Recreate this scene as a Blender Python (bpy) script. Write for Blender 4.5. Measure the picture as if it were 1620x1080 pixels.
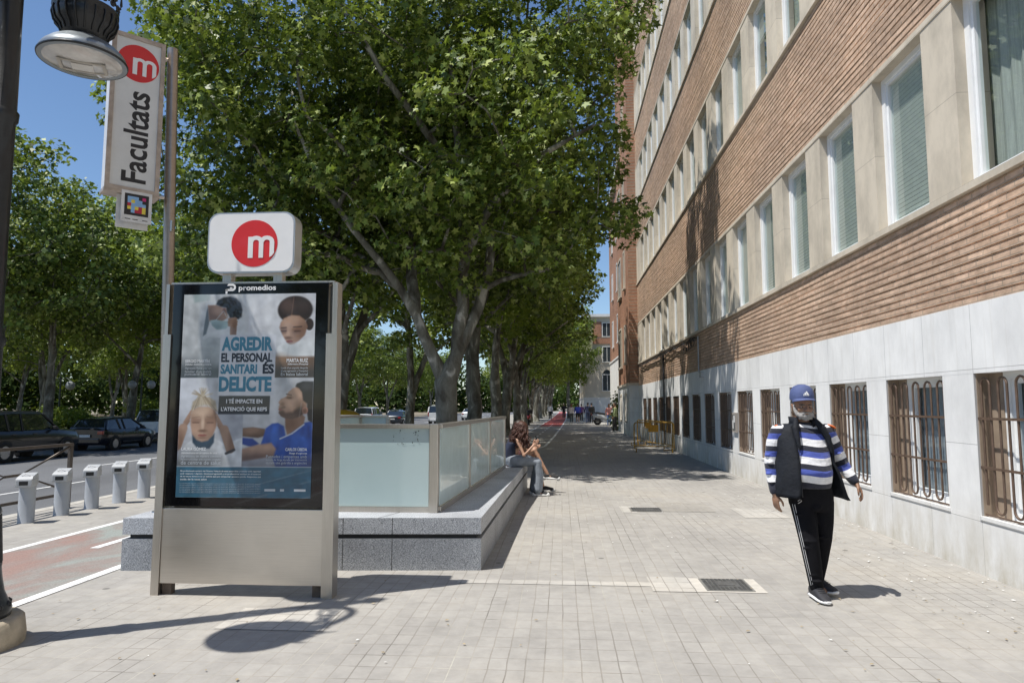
import bpy, bmesh, math, random
import numpy as np
from mathutils import Vector, Matrix
R = math.radians
for o in list(bpy.data.objects): bpy.data.objects.remove(o)
scene = bpy.context.scene
COL = scene.collection
# ------------------------------------------------------------------ camera
PITCH, YAW, CAMH = R(5.290), R(4.113), 1.6
cam_d = bpy.data.cameras.new('camera'); cam = bpy.data.objects.new('camera', cam_d); COL.objects.link(cam)
cam_d.sensor_width = 36; cam_d.lens = 24.0; cam_d.clip_end = 3000; cam_d.clip_start = 0.05
fw = Vector((-math.sin(YAW)*math.cos(PITCH), math.cos(YAW)*math.cos(PITCH), math.sin(PITCH)))
rt = Vector((math.cos(YAW), math.sin(YAW), 0)); up = rt.cross(fw)
mw = Matrix((( rt.x, up.x, -fw.x, 0), (rt.y, up.y, -fw.y, 0), (rt.z, up.z, -fw.z, CAMH), (0, 0, 0, 1)))
cam.matrix_world = mw
scene.camera = cam
# ------------------------------------------------------------------ sky, sun, exposure
SX, SY = 0.40, 0.21                      # ground travel of a shadow per metre of height
sun_dir = Vector((-SX, -SY, 1)).normalized()
world = bpy.data.worlds.new('World'); scene.world = world; world.use_nodes = True
nt = world.node_tree; bg = nt.nodes['Background']
sky = nt.nodes.new('ShaderNodeTexSky'); sky.sky_type = 'NISHITA'; sky.sun_disc = False
sky.sun_elevation = math.asin(sun_dir.z); sky.sun_rotation = R(242); sky.air_density = 1.0; sky.dust_density = 0.0; sky.ozone_density = 5.0
nt.links.new(sky.outputs[0], bg.inputs[0]); bg.inputs[1].default_value = 0.115
sd = bpy.data.lights.new('sun', 'SUN'); sd.energy = 5.0; sd.angle = R(0.53); sd.color = (1.0, 0.96, 0.89)
sun = bpy.data.objects.new('sun', sd); COL.objects.link(sun); sun.location = (-20, -10, 40)
sun.rotation_euler = (-sun_dir).to_track_quat('-Z', 'Y').to_euler()
scene.view_settings.view_transform = 'Standard'; scene.view_settings.look = 'None'
scene.view_settings.exposure = 0.21; scene.view_settings.gamma = 1.0
scene.cycles.max_bounces = 6; scene.cycles.transparent_max_bounces = 12

# ------------------------------------------------------------------ helpers
rng = random.Random(7)
WOFF = {}
def tag(o, label=None, cat=None, group=None, kind=None):
    if label: o['label'] = label
    if cat: o['category'] = cat
    if group: o['group'] = group
    if kind: o['kind'] = kind
    return o
def thing(name, label, cat, loc=(0, 0, 0), rz=0.0, group=None):
    o = bpy.data.objects.new(name, None); COL.objects.link(o); o.location = loc; o.rotation_euler = (0, 0, rz)
    o.empty_display_size = 0.2
    WOFF[o.name] = Vector(loc); tag(o, label, cat, group); return o
def copy_tree(o, parent=None, group=None):
    c = o.copy(); COL.objects.link(c)
    if parent is not None: c.parent = parent
    for ch in list(o.children): copy_tree(ch, c)
    return c
def unit(v): v = Vector(v); return v / max(v.length, 1e-9)
class MB:
    def __init__(s): s.v = []; s.f = []; s.m = []; s.sm = []
    def add(s, vs, fs, m=0, smooth=False):
        b = len(s.v); s.v += [tuple(p) for p in vs]
        for f in fs: s.f.append([b+i for i in f]); s.m.append(m); s.sm.append(smooth)
        return s
    def box(s, x0, x1, y0, y1, z0, z1, m=0, M=None):
        vs = [(x, y, z) for x in (x0, x1) for y in (y0, y1) for z in (z0, z1)]
        if M is not None: vs = [M @ Vector(p) for p in vs]
        return s.add(vs, [(0,1,3,2),(4,6,7,5),(0,4,5,1),(2,3,7,6),(0,2,6,4),(1,5,7,3)], m)
    def cbox(s, x0, x1, y0, y1, z0, z1, b=0.01, m=0, M=None):
        # chamfered box
        bm = bmesh.new(); bmesh.ops.create_cube(bm, size=1)
        for v in bm.verts: v.co = Vector(((x0+x1)/2+v.co.x*(x1-x0), (y0+y1)/2+v.co.y*(y1-y0), (z0+z1)/2+v.co.z*(z1-z0)))
        bmesh.ops.bevel(bm, geom=list(bm.edges), offset=b, segments=2, affect='EDGES', profile=0.6)
        s.bm(bm, m, M); bm.free(); return s
    def bm(s, bm, m=0, M=None, smooth=False):
        bm.verts.index_update()
        vs = [(M @ v.co if M is not None else v.co.copy()) for v in bm.verts]
        return s.add(vs, [[v.index for v in f.verts] for f in bm.faces], m, smooth)
    def quad(s, a, b, c, d, m=0): return s.add([a, b, c, d], [(0,1,2,3)], m)
    def tube(s, pts, rad, n=8, m=0, cap=True, smooth=True, flat=1.0):
        pts = [Vector(p) for p in pts]
        if not isinstance(rad, (list, tuple)): rad = [rad]*len(pts)
        vs = []; ref = None
        for i, p in enumerate(pts):
            t = (pts[min(i+1, len(pts)-1)] - pts[max(i-1, 0)])
            t = unit(t) if t.length > 1e-9 else Vector((0,0,1))
            if ref is None: ref = Vector((0,0,1)) if abs(t.z) < .9 else Vector((1,0,0))
            a = unit(ref - t*ref.dot(t)) if (ref - t*ref.dot(t)).length > 1e-6 else unit(t.orthogonal()); ref = a
            b = t.cross(a)
            for k in range(n):
                an = 2*math.pi*k/n
                vs.append(p + a*math.cos(an)*rad[i]*flat + b*math.sin(an)*rad[i])
        fs = [(i*n+k, i*n+(k+1) % n, (i+1)*n+(k+1) % n, (i+1)*n+k) for i in range(len(pts)-1) for k in range(n)]
        s.add(vs, fs, m, smooth)
        if cap:
            s.add(vs[:n], [tuple(range(n))[::-1]], m); s.add(vs[-n:], [tuple(range(n))], m)
        return s
    def lathe(s, prof, c=(0,0,0), n=24, m=0, smooth=True, M=None, sx=1, sy=1):
        vs = []
        for r, z in prof:
            for k in range(n):
                a = 2*math.pi*k/n; p = Vector((c[0]+r*math.cos(a)*sx, c[1]+r*math.sin(a)*sy, c[2]+z))
                vs.append(M @ p if M is not None else p)
        fs = [(i*n+k, i*n+(k+1) % n, (i+1)*n+(k+1) % n, (i+1)*n+k) for i in range(len(prof)-1) for k in range(n)]
        s.add(vs, fs, m, smooth)
        if prof[0][0] > 1e-5: s.add(vs[:n], [tuple(range(n))[::-1]], m)
        if prof[-1][0] > 1e-5: s.add(vs[-n:], [tuple(range(n))], m)
        return s
    def prism(s, poly, t0, t1, fn, m=0):
        # poly 2d, fn(u,v,t)->3d, closed
        n = len(poly); vs = [fn(u, v, t0) for u, v in poly] + [fn(u, v, t1) for u, v in poly]
        fs = [tuple(range(n))[::-1], tuple(range(n, 2*n))] + [(i, (i+1) % n, n+(i+1) % n, n+i) for i in range(n)]
        return s.add(vs, fs, m)
    def build(s, name, mats, parent=None, off=None, fixn=False):
        if off is None:
            off = WOFF.get(parent.name, Vector((0,0,0))) if parent is not None else Vector((0,0,0))
        off = Vector(off)
        me = bpy.data.meshes.new(name)
        me.from_pydata([(p[0]-off.x, p[1]-off.y, p[2]-off.z) for p in s.v], [], s.f)
        if not isinstance(mats, (list, tuple)): mats = [mats]
        for mm in mats: me.materials.append(mm)
        me.polygons.foreach_set('material_index', s.m); me.polygons.foreach_set('use_smooth', s.sm)
        me.update()
        if fixn:
            bm = bmesh.new(); bm.from_mesh(me); bmesh.ops.recalc_face_normals(bm, faces=bm.faces); bm.to_mesh(me); bm.free()
        o = bpy.data.objects.new(name, me); COL.objects.link(o)
        if parent is not None: o.parent = parent; WOFF[o.name] = off
        return o
def LOC(mb, name, mats, parent, **k): return mb.build(name, mats, parent, off=(0,0,0), **k)   # authored in local coordinates

# ------------------------------------------------------------------ materials
MATS = {}
def newmat(name):
    m = bpy.data.materials.new(name); m.use_nodes = True; n = m.node_tree
    return m, n, n.nodes['Principled BSDF']
def nd(n, typ, **kw):
    x = n.nodes.new(typ)
    for k, v in kw.items():
        if k.startswith('i_'): x.inputs[k[2:].replace('_', ' ')].default_value = v
        else: setattr(x, k, v)
    return x
def ramp(n, fac, stops):
    r = n.nodes.new('ShaderNodeValToRGB'); e = r.color_ramp.elements
    while len(e) < len(stops): e.new(0.5)
    for i, (p, c) in enumerate(stops):
        e[i].position = p; e[i].color = (*c, 1) if len(c) == 3 else c
    n.links.new(fac, r.inputs[0]); return r.outputs[0]
def mix(n, fac, a, b, mode='MIX'):
    x = n.nodes.new('ShaderNodeMix'); x.data_type = 'RGBA'; x.blend_type = mode
    for sock, val in ((x.inputs[0], fac), (x.inputs[6], a), (x.inputs[7], b)):
        if hasattr(val, 'links'): n.links.new(val, sock)
        elif isinstance(val, (int, float)): sock.default_value = val
        else: sock.default_value = (*val, 1) if len(val) == 3 else val
    return x.outputs[2]
def math_(n, op, a, b=0.0, clamp=False):
    x = n.nodes.new('ShaderNodeMath'); x.operation = op; x.use_clamp = clamp
    for sock, val in ((x.inputs[0], a), (x.inputs[1], b)):
        if hasattr(val, 'links'): n.links.new(val, sock)
        else: sock.default_value = val
    return x.outputs[0]
def noise(n, scale, detail=4, rough=.55, vec=None, dist=0.0):
    x = n.nodes.new('ShaderNodeTexNoise'); x.inputs['Scale'].default_value = scale; x.inputs['Detail'].default_value = detail
    x.inputs['Roughness'].default_value = rough; x.inputs['Distortion'].default_value = dist
    if vec is not None: n.links.new(vec, x.inputs['Vector'])
    return x.outputs['Fac']
def wpos(n, scale=(1,1,1), rot=(0,0,0), obj=False):
    if obj: t = n.nodes.new('ShaderNodeTexCoord').outputs['Object']
    else: t = n.nodes.new('ShaderNodeNewGeometry').outputs['Position']
    mp = n.nodes.new('ShaderNodeMapping'); mp.inputs['Scale'].default_value = scale; mp.inputs['Rotation'].default_value = rot
    n.links.new(t, mp.inputs[0]); return mp.outputs[0]
def bump(n, p, h, strength=.3, dist=.01):
    b = n.nodes.new('ShaderNodeBump'); b.inputs['Strength'].default_value = strength; b.inputs['Distance'].default_value = dist
    n.links.new(h, b.inputs['Height']); n.links.new(b.outputs[0], p.inputs['Normal'])
def plain(name, col, rough=.5, metal=0.0, var=.12, scale=6.0, coat=0.0, spec=.5, bmp=0.0, bscale=60, obj=True, emis=None, streak=None):
    if name in MATS: return MATS[name]
    m, n, p = newmat(name)
    v = wpos(n, obj=obj) if streak is None else wpos(n, streak, obj=obj)
    f = noise(n, scale, 5, .6, v)
    lo = tuple(c*(1-var) for c in col); hi = tuple(min(1, c*(1+var)) for c in col)
    c = ramp(n, f, [(.3, lo), (.7, hi)]); n.links.new(c, p.inputs['Base Color'])
    rr = math_(n, 'ADD', math_(n, 'MULTIPLY', f, .2), max(rough-.1, 0.0)); n.links.new(rr, p.inputs['Roughness'])
    p.inputs['Metallic'].default_value = metal; p.inputs['Coat Weight'].default_value = coat; p.inputs['Specular IOR Level'].default_value = spec
    if bmp: bump(n, p, noise(n, bscale, 4, .6, wpos(n, obj=obj)), bmp, .01)
    if emis: p.inputs['Emission Color'].default_value = (*emis[0], 1); p.inputs['Emission Strength'].default_value = emis[1]
    MATS[name] = m; return m
def seps(n, v):
    x = n.nodes.new('ShaderNodeSeparateXYZ'); n.links.new(v, x.inputs[0]); return x.outputs
def comb(n, a, b, c=0.0):
    x = n.nodes.new('ShaderNodeCombineXYZ')
    for i, q in enumerate((a, b, c)):
        if hasattr(q, 'links'): n.links.new(q, x.inputs[i])
        else: x.inputs[i].default_value = q
    return x.outputs[0]
def brick(n, vec, w, h, mortar, c1, c2, cm, off=.5, freq=2, smooth=.1, bias=0.0):
    b = n.nodes.new('ShaderNodeTexBrick'); b.offset = off; b.offset_frequency = freq; b.squash = 1
    n.links.new(vec, b.inputs['Vector']); b.inputs['Scale'].default_value = 1
    b.inputs['Brick Width'].default_value = w; b.inputs['Row Height'].default_value = h; b.inputs['Mortar Size'].default_value = mortar
    b.inputs['Mortar Smooth'].default_value = smooth; b.inputs['Bias'].default_value = bias
    for k, c in (('Color1', c1), ('Color2', c2), ('Mortar', cm)): b.inputs[k].default_value = (*c, 1)
    return b.outputs['Color'], b.outputs['Fac']

def m_paving(name, tint=(1,1,1), lenx=.115, leny=.195):
    m, n, p = newmat(name); v = wpos(n); s = seps(n, v)
    warp = math_(n, 'MULTIPLY', math_(n, 'SUBTRACT', noise(n, 3.0, 2, .5, v), .5), .018)
    x = math_(n, 'ADD', s[0], warp); y = math_(n, 'ADD', s[1], warp)
    c1 = tuple(a*b for a, b in zip((.357,.342,.317), tint)); c2 = tuple(a*b for a, b in zip((.325,.311,.289), tint))
    col, fac = brick(n, comb(n, y, x), leny, lenx, .0045, c1, c2, (.30,.28,.25), off=0.0, smooth=.2)
    # patchy joints: some rows sanded pale, some open and dark
    jn = noise(n, 1.1, 3, .6, wpos(n, (3, .35, 1)))
    jc = ramp(n, jn, [(.38, (.12,.11,.10)), (.5, (.31,.29,.26)), (.64, (.47,.45,.40))])
    jm = math_(n, 'MULTIPLY', fac, ramp(n, noise(n, 2.3, 3, .6, v), [(.3, (.1,)*3), (.65, (.75,)*3)]))
    col = mix(n, jm, col, jc)
    big = ramp(n, noise(n, .45, 6, .62, v), [(.28, (.80,.80,.81)), (.5, (1,1,1)), (.72, (1.10,1.07,1.02))])
    col = mix(n, 1.0, col, big, 'MULTIPLY')
    grime = ramp(n, noise(n, 7, 6, .7, v), [(.3, (.86,.86,.86)), (.62, (1.04,1.04,1.04))])
    col = mix(n, 1.0, col, grime, 'MULTIPLY')
    # scored grooves every other course and a few stained tiles
    vo = n.nodes.new('ShaderNodeTexVoronoi'); vo.inputs['Scale'].default_value = 2.1; n.links.new(v, vo.inputs['Vector'])
    spot = ramp(n, vo.outputs['Distance'], [(.05, (1,1,1)), (.075, (0,0,0))])
    sp2 = math_(n, 'MULTIPLY', spot, math_(n, 'GREATER_THAN', seps(n, vo.outputs['Color'])[0], .45))
    col = mix(n, math_(n, 'MULTIPLY', sp2, .7), col, (.10,.095,.09))
    n.links.new(col, p.inputs['Base Color']); p.inputs['Roughness'].default_value = .82; p.inputs['Specular IOR Level'].default_value = .3
    h = math_(n, 'SUBTRACT', math_(n, 'MULTIPLY', noise(n, 40, 4, .6, v), .25), fac)
    bump(n, p, h, .45, .006); return m
def m_asphalt(name, c=(.115,.118,.125), worn=.25):
    m, n, p = newmat(name); v = wpos(n)
    a = ramp(n, noise(n, .35, 6, .65, wpos(n, (1, .25, 1))), [(.3, tuple(k*(1-worn) for k in c)), (.7, tuple(k*(1+worn) for k in c))])
    sp = ramp(n, noise(n, 160, 2, .6, v), [(.35, (.7,)*3), (.65, (1.3,)*3)])
    n.links.new(mix(n, 1, a, sp, 'MULTIPLY'), p.inputs['Base Color']); p.inputs['Roughness'].default_value = .8
    bump(n, p, noise(n, 120, 3, .6, v), .35, .006); return m
def m_lane():
    m, n, p = newmat('worn red cycle lane'); v = wpos(n, (1, .6, 1))
    f = noise(n, 1.1, 7, .68, v, .6)
    c = ramp(n, f, [(.40, (.25,.27,.25)), (.50, (.24,.20,.18)), (.60, (.26,.17,.145))])
    c = mix(n, 1, c, ramp(n, noise(n, 90, 2, .6, v), [(.3, (.8,)*3), (.7, (1.2,)*3)]), 'MULTIPLY')
    # farther along the lane the paint is fresher
    y = seps(n, wpos(n))[1]; mid = math_(n, 'DIVIDE', math_(n, 'SUBTRACT', y, 17), 6, True)
    c = mix(n, mid, c, (.30,.285,.26)); far = math_(n, 'DIVIDE', math_(n, 'SUBTRACT', y, 50), 3, True)
    c = mix(n, far, c, (.42,.10,.09))
    n.links.new(c, p.inputs['Base Color']); p.inputs['Roughness'].default_value = .75; return m
def m_paint():
    m, n, p = newmat('road paint'); v = wpos(n)
    n.links.new(ramp(n, noise(n, 14, 6, .7, v), [(.32, (.42,.42,.41)), (.45, (.75,.75,.74)), (.7, (.82,.82,.81))]), p.inputs['Base Color']); p.inputs['Roughness'].default_value = .6; return m
def m_granite(name, base=.30, polish=.45):
    m, n, p = newmat(name); v = wpos(n)
    a = ramp(n, noise(n, 130, 3, .75, v), [(.34, (base*.25, base*.26, base*.30)), (.47, (base*.8, base*.85, base*.92)), (.62, (base*1.7, base*1.75, base*1.85))])
    c = mix(n, 1, a, ramp(n, noise(n, 1.6, 5, .6, v), [(.3, (.78,)*3), (.7, (1.12,)*3)]), 'MULTIPLY')
    n.links.new(c, p.inputs['Base Color']); p.inputs['Roughness'].default_value = polish; return m
def m_steel(name, c=(.60,.56,.51), rough=.33, streak=(1,1,30), tint=.12):
    m, n, p = newmat(name); v = wpos(n, streak)
    f = noise(n, 3.5, 4, .6, v); g = noise(n, 1.3, 5, .6, wpos(n))
    col = ramp(n, math_(n, 'ADD', math_(n, 'MULTIPLY', f, .4), math_(n, 'MULTIPLY', g, .6)), [(.35, tuple(k*(1-tint) for k in c)), (.65, tuple(k*(1+tint) for k in c))])
    n.links.new(col, p.inputs['Base Color']); p.inputs['Metallic'].default_value = 1
    n.links.new(math_(n, 'ADD', math_(n, 'MULTIPLY', f, .2), rough-.1), p.inputs['Roughness'])
    bump(n, p, noise(n, 26, 2, .5, v), .05, .002); return m
def m_brick(name, c1=(.67,.49,.365), c2=(.53,.375,.27), cm=(.42,.33,.255), w=.25, h=.0833, z0=0.0, axis=1):
    m, n, p = newmat(name); s = seps(n, wpos(n))
    z = math_(n, 'SUBTRACT', s[2], z0)
    col, fac = brick(n, comb(n, s[axis], z), w, h, .007, c1, c2, cm, off=.5)
    col = mix(n, 1, col, ramp(n, noise(n, 9, 5, .65, wpos(n, (1,1,2))), [(.28, (.72,.7,.68)), (.55, (1,1,1)), (.75, (1.22,1.2,1.18))]), 'MULTIPLY')
    col = mix(n, 1, col, ramp(n, noise(n, .5, 5, .6, wpos(n)), [(.3, (.76,.75,.75)), (.5, (.97,.96,.95)), (.7, (1.12,1.08,1.04))]), 'MULTIPLY')
    n.links.new(col, p.inputs['Base Color']); p.inputs['Roughness'].default_value = .85; p.inputs['Specular IOR Level'].default_value = .25
    h_ = math_(n, 'SUBTRACT', math_(n, 'MULTIPLY', noise(n, 30, 5, .7, wpos(n)), .8), math_(n, 'MULTIPLY', fac, .6))
    bump(n, p, h_, .6, .008); return m
def m_stone(name, c, w, h, z0=0, var=.1, joint=.6, dirt=True, axis=1, off=0.0, y0=0.0):
    m, n, p = newmat(name); s = seps(n, wpos(n))
    lo = tuple(k*(1-var*.35) for k in c); hi = tuple(min(1, k*(1+var*.35)) for k in c)
    col, fac = brick(n, comb(n, math_(n, 'SUBTRACT', s[axis], y0), math_(n, 'SUBTRACT', s[2], z0)), w, h, .0035, lo, hi, tuple(k*joint for k in c), off=off)
    col = mix(n, 1, col, ramp(n, noise(n, 2.2, 7, .68, wpos(n, (1, 1, .5))), [(.3, (1-var*1.3,)*3), (.6, (1.04,)*3)]), 'MULTIPLY')
    if dirt:   # rain streaks and splash dirt along the foot of the wall
        zz = math_(n, 'DIVIDE', s[2], .75, True)
        nz = math_(n, 'MULTIPLY', math_(n, 'SUBTRACT', 1.0, zz), ramp(n, noise(n, 3.0, 5, .7, wpos(n, (1, 1.4, .6))), [(.3, (.1,)*3), (.65, (1,)*3)]))
        col = mix(n, math_(n, 'MULTIPLY', nz, .95), col, (c[0]*.60, c[1]*.55, c[2]*.45))
        st = ramp(n, noise(n, 2.0, 4, .6, wpos(n, (1, 5, .25))), [(.56, (0,)*3), (.72, (1,)*3)])
        col = mix(n, math_(n, 'MULTIPLY', st, .24), col, (c[0]*.6, c[1]*.55, c[2]*.48))
    n.links.new(col, p.inputs['Base Color']); p.inputs['Roughness'].default_value = .7; p.inputs['Specular IOR Level'].default_value = .35
    bump(n, p, math_(n, 'SUBTRACT', math_(n, 'MULTIPLY', noise(n, 22, 4, .6, wpos(n)), .3), fac), .25, .005); return m
def m_glass(name, tint=(.62,.70,.68), refl=.14):
    m, n, p = newmat(name); n.nodes.remove(p); out = n.nodes['Material Output']
    tr = nd(n, 'ShaderNodeBsdfTransparent'); tr.inputs[0].default_value = (*tint, 1)
    gl = nd(n, 'ShaderNodeBsdfGlossy'); gl.inputs['Roughness'].default_value = .01; gl.inputs[0].default_value = (.85,.9,.9,1)
    lw = nd(n, 'ShaderNodeLayerWeight'); lw.inputs[0].default_value = .5
    fac = math_(n, 'ADD', math_(n, 'POWER', lw.outputs['Facing'], 4.0), refl*.6, True)
    mx = nd(n, 'ShaderNodeMixShader'); n.links.new(fac, mx.inputs[0]); n.links.new(tr.outputs[0], mx.inputs[1]); n.links.new(gl.outputs[0], mx.inputs[2])
    n.links.new(mx.outputs[0], out.inputs[0]); return m
def m_bark(name, pale=1.0):
    m, n, p = newmat(name); v = wpos(n, (1,1,.45), obj=True)
    f = noise(n, 3.2, 3, .5, v, .8)
    c = ramp(n, f, [(.38, (.085,.078,.06)), (.47, (.14,.135,.11)), (.58, (.19,.19,.16)), (.66, (.42*pale,.41*pale,.36*pale))])
    c = mix(n, 1, c, ramp(n, noise(n, 28, 4, .6, v), [(.3, (.8,)*3), (.7, (1.15,)*3)]), 'MULTIPLY')
    n.links.new(c, p.inputs['Base Color']); p.inputs['Roughness'].default_value = .8; p.inputs['Specular IOR Level'].default_value = .25
    bump(n, p, math_(n, 'ADD', f, math_(n, 'MULTIPLY', noise(n, 24, 4, .6, v), .4)), .5, .03); return m
def m_leaf(name, cols, trans=(.36,.47,.05), tw=.24, rg=.5, spec=.45):
    m, n, p = newmat(name); out = n.nodes['Material Output']
    g = nd(n, 'ShaderNodeNewGeometry')
    c = ramp(n, g.outputs['Random Per Island'], [(i/(len(cols)-1), q) for i, q in enumerate(cols)])
    n.links.new(c, p.inputs['Base Color']); p.inputs['Roughness'].default_value = rg; p.inputs['Specular IOR Level'].default_value = spec
    t = nd(n, 'ShaderNodeBsdfTranslucent'); n.links.new(mix(n, .55, c, trans), t.inputs[0])
    mx = nd(n, 'ShaderNodeMixShader'); mx.inputs[0].default_value = tw
    n.links.new(p.outputs[0], mx.inputs[1]); n.links.new(t.outputs[0], mx.inputs[2]); n.links.new(mx.outputs[0], out.inputs[0]); return m
# ================================================================== SETTING
def sheet(name, pts, z, mat, grid=None):
    mb = MB(); mb.add([(x, y, z if not callable(z) else z(x, y)) for x, y in pts], [tuple(range(len(pts)))])
    o = mb.build(name, mat); tag(o, kind='structure'); return o
M_PAVE = m_paving('pavement tiles'); M_ASPH = m_asphalt('asphalt'); M_LANE = m_lane(); M_PAINT = m_paint()
M_KERB = plain('kerb stone', (.42,.40,.36), .8, var=.2, scale=9, bmp=.2, obj=False)
M_SOIL = plain('dusty soil', (.20,.17,.12), .95, var=.4, scale=2.5, bmp=.4, obj=False)
sheet('ground', [(-900,-300),(900,-300),(900,1500),(-900,1500)], -.62, M_SOIL)
# pavement, with the hole of the metro stairs left open
HX0, HX1, HY0, HY1 = -3.55, -1.75, 7.6, 12.6
mb = MB()
for (x0, x1, y0, y1) in ((-7.85, 12, -25, HY0), (-7.85, HX0, HY0, HY1), (HX1, 12, HY0, HY1), (-7.85, 12, HY1, 260)):
    mb.add([(x0,y0,0),(x1,y0,0),(x1,y1,0),(x0,y1,0)], [(0,1,2,3)])
tag(mb.build('pavement', M_PAVE), kind='structure')
mb = MB(); mb.box(-8.05, -7.851, -25, 260, -.6, .004); tag(mb.build('kerb', M_KERB), kind='structure')
# carriageway falls away from the kerb, as the photo's parked cars stand lower
mb = MB(); P = [(-8.051,-.13),(-10,-.2),(-14,-.36),(-18,-.4),(-22.5,-.4)]
for (a, za), (b, zb) in zip(P, P[1:]): mb.add([(b,-30,zb),(a,-30,za),(a,400,za),(b,400,zb)], [(0,1,2,3)])
tag(mb.build('road', M_ASPH), kind='structure')
def roadz(x):
    for (a, za), (b, zb) in zip(P, P[1:]):
        if b <= x <= a: return za + (zb-za)*(x-a)/(b-a)
    return -.4
mb = MB()
for x0, w in ((-8.55, .12),):
    mb.add([(x0-w,-30,roadz(x0-w)+.006),(x0,-30,roadz(x0)+.006),(x0,300,roadz(x0)+.006),(x0-w,300,roadz(x0-w)+.006)], [(0,1,2,3)])
for x0 in (-11.6, -15.0):
    for k in range(-2, 30):
        y = k*9.0+3; mb.add([(x0-.12,y,roadz(x0-.12)+.006),(x0,y,roadz(x0)+.006),(x0,y+4.2,roadz(x0)+.006),(x0-.12,y+4.2,roadz(x0-.12)+.006)], [(0,1,2,3)])
tag(mb.build('lane_marking', M_PAINT), kind='structure')
mb = MB(); mb.box(-22.75, -22.501, -30, 400, -.6, -.27); tag(mb.build('median_kerb', M_KERB), kind='structure')
M_MED = m_paving('median path', (.8,.78,.74), .3, .3)
sheet('median', [(-22.751,-30),(-22.751,400),(-40,400),(-40,-30)], -.28, M_SOIL)
sheet('far_road', [(-40,-30),(-40,400),(-54,400),(-54,-30)], -.4, M_ASPH)
sheet('park_ground', [(-54,-30),(-54,400),(-300,400),(-300,-30)], -.3, M_SOIL)
# cycle lane: strip that swings behind the metro entrance
LC = [(-6.6, -5.25), (4.5, -5.25), (9, -5.2), (13.5, -5.0), (17, -4.4), (20, -3.3), (23, -2.2), (26.5, -1.5), (34, -1.25), (50, -.85), (72, -.4), (100, -.1), (160, .4)]
def lane_x(y):
    for (a, xa), (b, xb) in zip(LC, LC[1:]):
        if a <= y <= b:
            t = (y-a)/(b-a); return xa+(xb-xa)*t
    return LC[-1][1]
ys = [-6+.8*i for i in range(60)] + [42+4*i for i in range(29)]
W = .80
def strip(name, xo0, xo1, z, mat, segs=None):
    mb = MB()
    prs = list(zip(ys, ys[1:])) if segs is None else segs
    for a, b in prs:
        mb.add([(lane_x(a)+xo0, a, z), (lane_x(a)+xo1, a, z), (lane_x(b)+xo1, b, z), (lane_x(b)+xo0, b, z)], [(0,1,2,3)])
    return tag(mb.build(name, mat), kind='structure')
strip('cycle_lane', -W, W, .004, M_LANE)
strip('cycle_lane_line', -W-.10, -W, .006, M_PAINT); strip('cycle_lane_line', W, W+.11, .0065, M_PAINT)
strip('cycle_lane_dash', -.05, .05, .008, M_PAINT, [(k*2.7+4.75, k*2.7+5.95) for k in range(-3, 20)])
# pale repair strips in the paving
M_PALE = m_paving('pale repair tiles', (1.28,1.28,1.27)); M_CEM = plain('cement infill', (.50,.47,.42), .85, var=.12, scale=12, bmp=.2, obj=False)
def patch(x0, x1, y0, y1, z=.004, mat=None): return sheet('paving_patch', [(x0,y0),(x1,y0),(x1,y1),(x0,y1)], z, mat or M_PALE)
patch(-.95, .95, 6.28, 6.42); patch(.78, 1.16, 6.12, 6.62, .0045); patch(1.16, 1.75, 6.13, 6.6, .004, M_CEM)
patch(2.6, 3.25, 10.1, 11.0, .004); patch(.9, 1.12, 10.45, 11.1, .004); patch(-2.5, -1.7, 4.9, 5.4, .004)
patch(1.5, 2.3, 10.6, 11.6, .0042, m_paving('greyer tiles', (.93,.92,.9)))

# access covers
M_IRON = plain('cast iron cover', (.16,.16,.155), .55, .6, var=.25, scale=30, bmp=.3)
def cover(cx, cy, w, d, label):
    t = thing('access_cover', label, 'access cover', (cx, cy, 0), group=None)
    fr = MB(); fr.box(-w/2-.02, w/2+.02, -d/2-.02, d/2+.02, .0005, .009); LOC(fr, 'frame', plain('cover frame', (.24,.235,.22), .6, .4), t)
    pl = MB(); pl.box(-w/2, w/2, -d/2, d/2, .0095, .0115)
    nx, ny = int(w/.036), int(d/.036)
    for i in range(nx):
        for j in range(ny):
            if abs(i-nx/2) < 2.4 and abs(j-ny/2) < 2.4: continue
            x = -w/2+(i+.5)*w/nx; y = -d/2+(j+.5)*d/ny
            pl.box(x-.011, x+.011, y-.011, y+.011, .0116, .016)
    pl.box(-.07, .07, -.045, .045, .0116, .015)
    LOC(pl, 'lid', M_IRON, t); return t
cover(1.45, 6.37, .37, .37, 'dark cast iron access cover set in pale cement near the walking man')
cover(1.28, 10.75, .44, .34, 'small dark access cover in the paving ahead of the walking man')
cover(3.4, 15.6, .5, .4, 'farthest small access cover by the foot of the white wall')

# ================================================================== OFFICE BUILDING
FX = 3.96; BAY = 1.78; Y0W = 6.88; FAR = 35.5; NEAR = -4.0
FL = [3.73, 7.84, 11.9, 16.0, 20.1]; WH = 1.95; OPW = 1.18
bays = [Y0W + BAY*k for k in range(-3, 17)]
bld = thing('office_building', 'long brick office block with white stone ground floor and rows of windows on the right', 'building', (FX, NEAR, 0))
M_BR = m_brick('ribbed facade brick'); M_SAND = m_stone('sandstone piers', (.66,.585,.475), 50, .98, z0=3.73, var=.22, dirt=False)
M_WH = m_stone('white base stone', (.80,.80,.795), .89, .72, z0=.5, var=.12, joint=.55, y0=Y0W+.0)
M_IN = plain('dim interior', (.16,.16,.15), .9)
BX = FX+.40
base = MB()
base.box(FX, BX, NEAR, FAR, -.05, .55); base.box(FX, BX, NEAR, FAR, 1.90, 2.57)
prev = NEAR
gb = [b for b in bays if b-1.24 > NEAR and b < FAR-.3]
for b in gb:
    base.box(FX+.001, BX, prev, b-1.24, .55, 1.90); prev = b
base.box(FX+.001, BX, prev, FAR, .55, 1.90)
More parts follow.
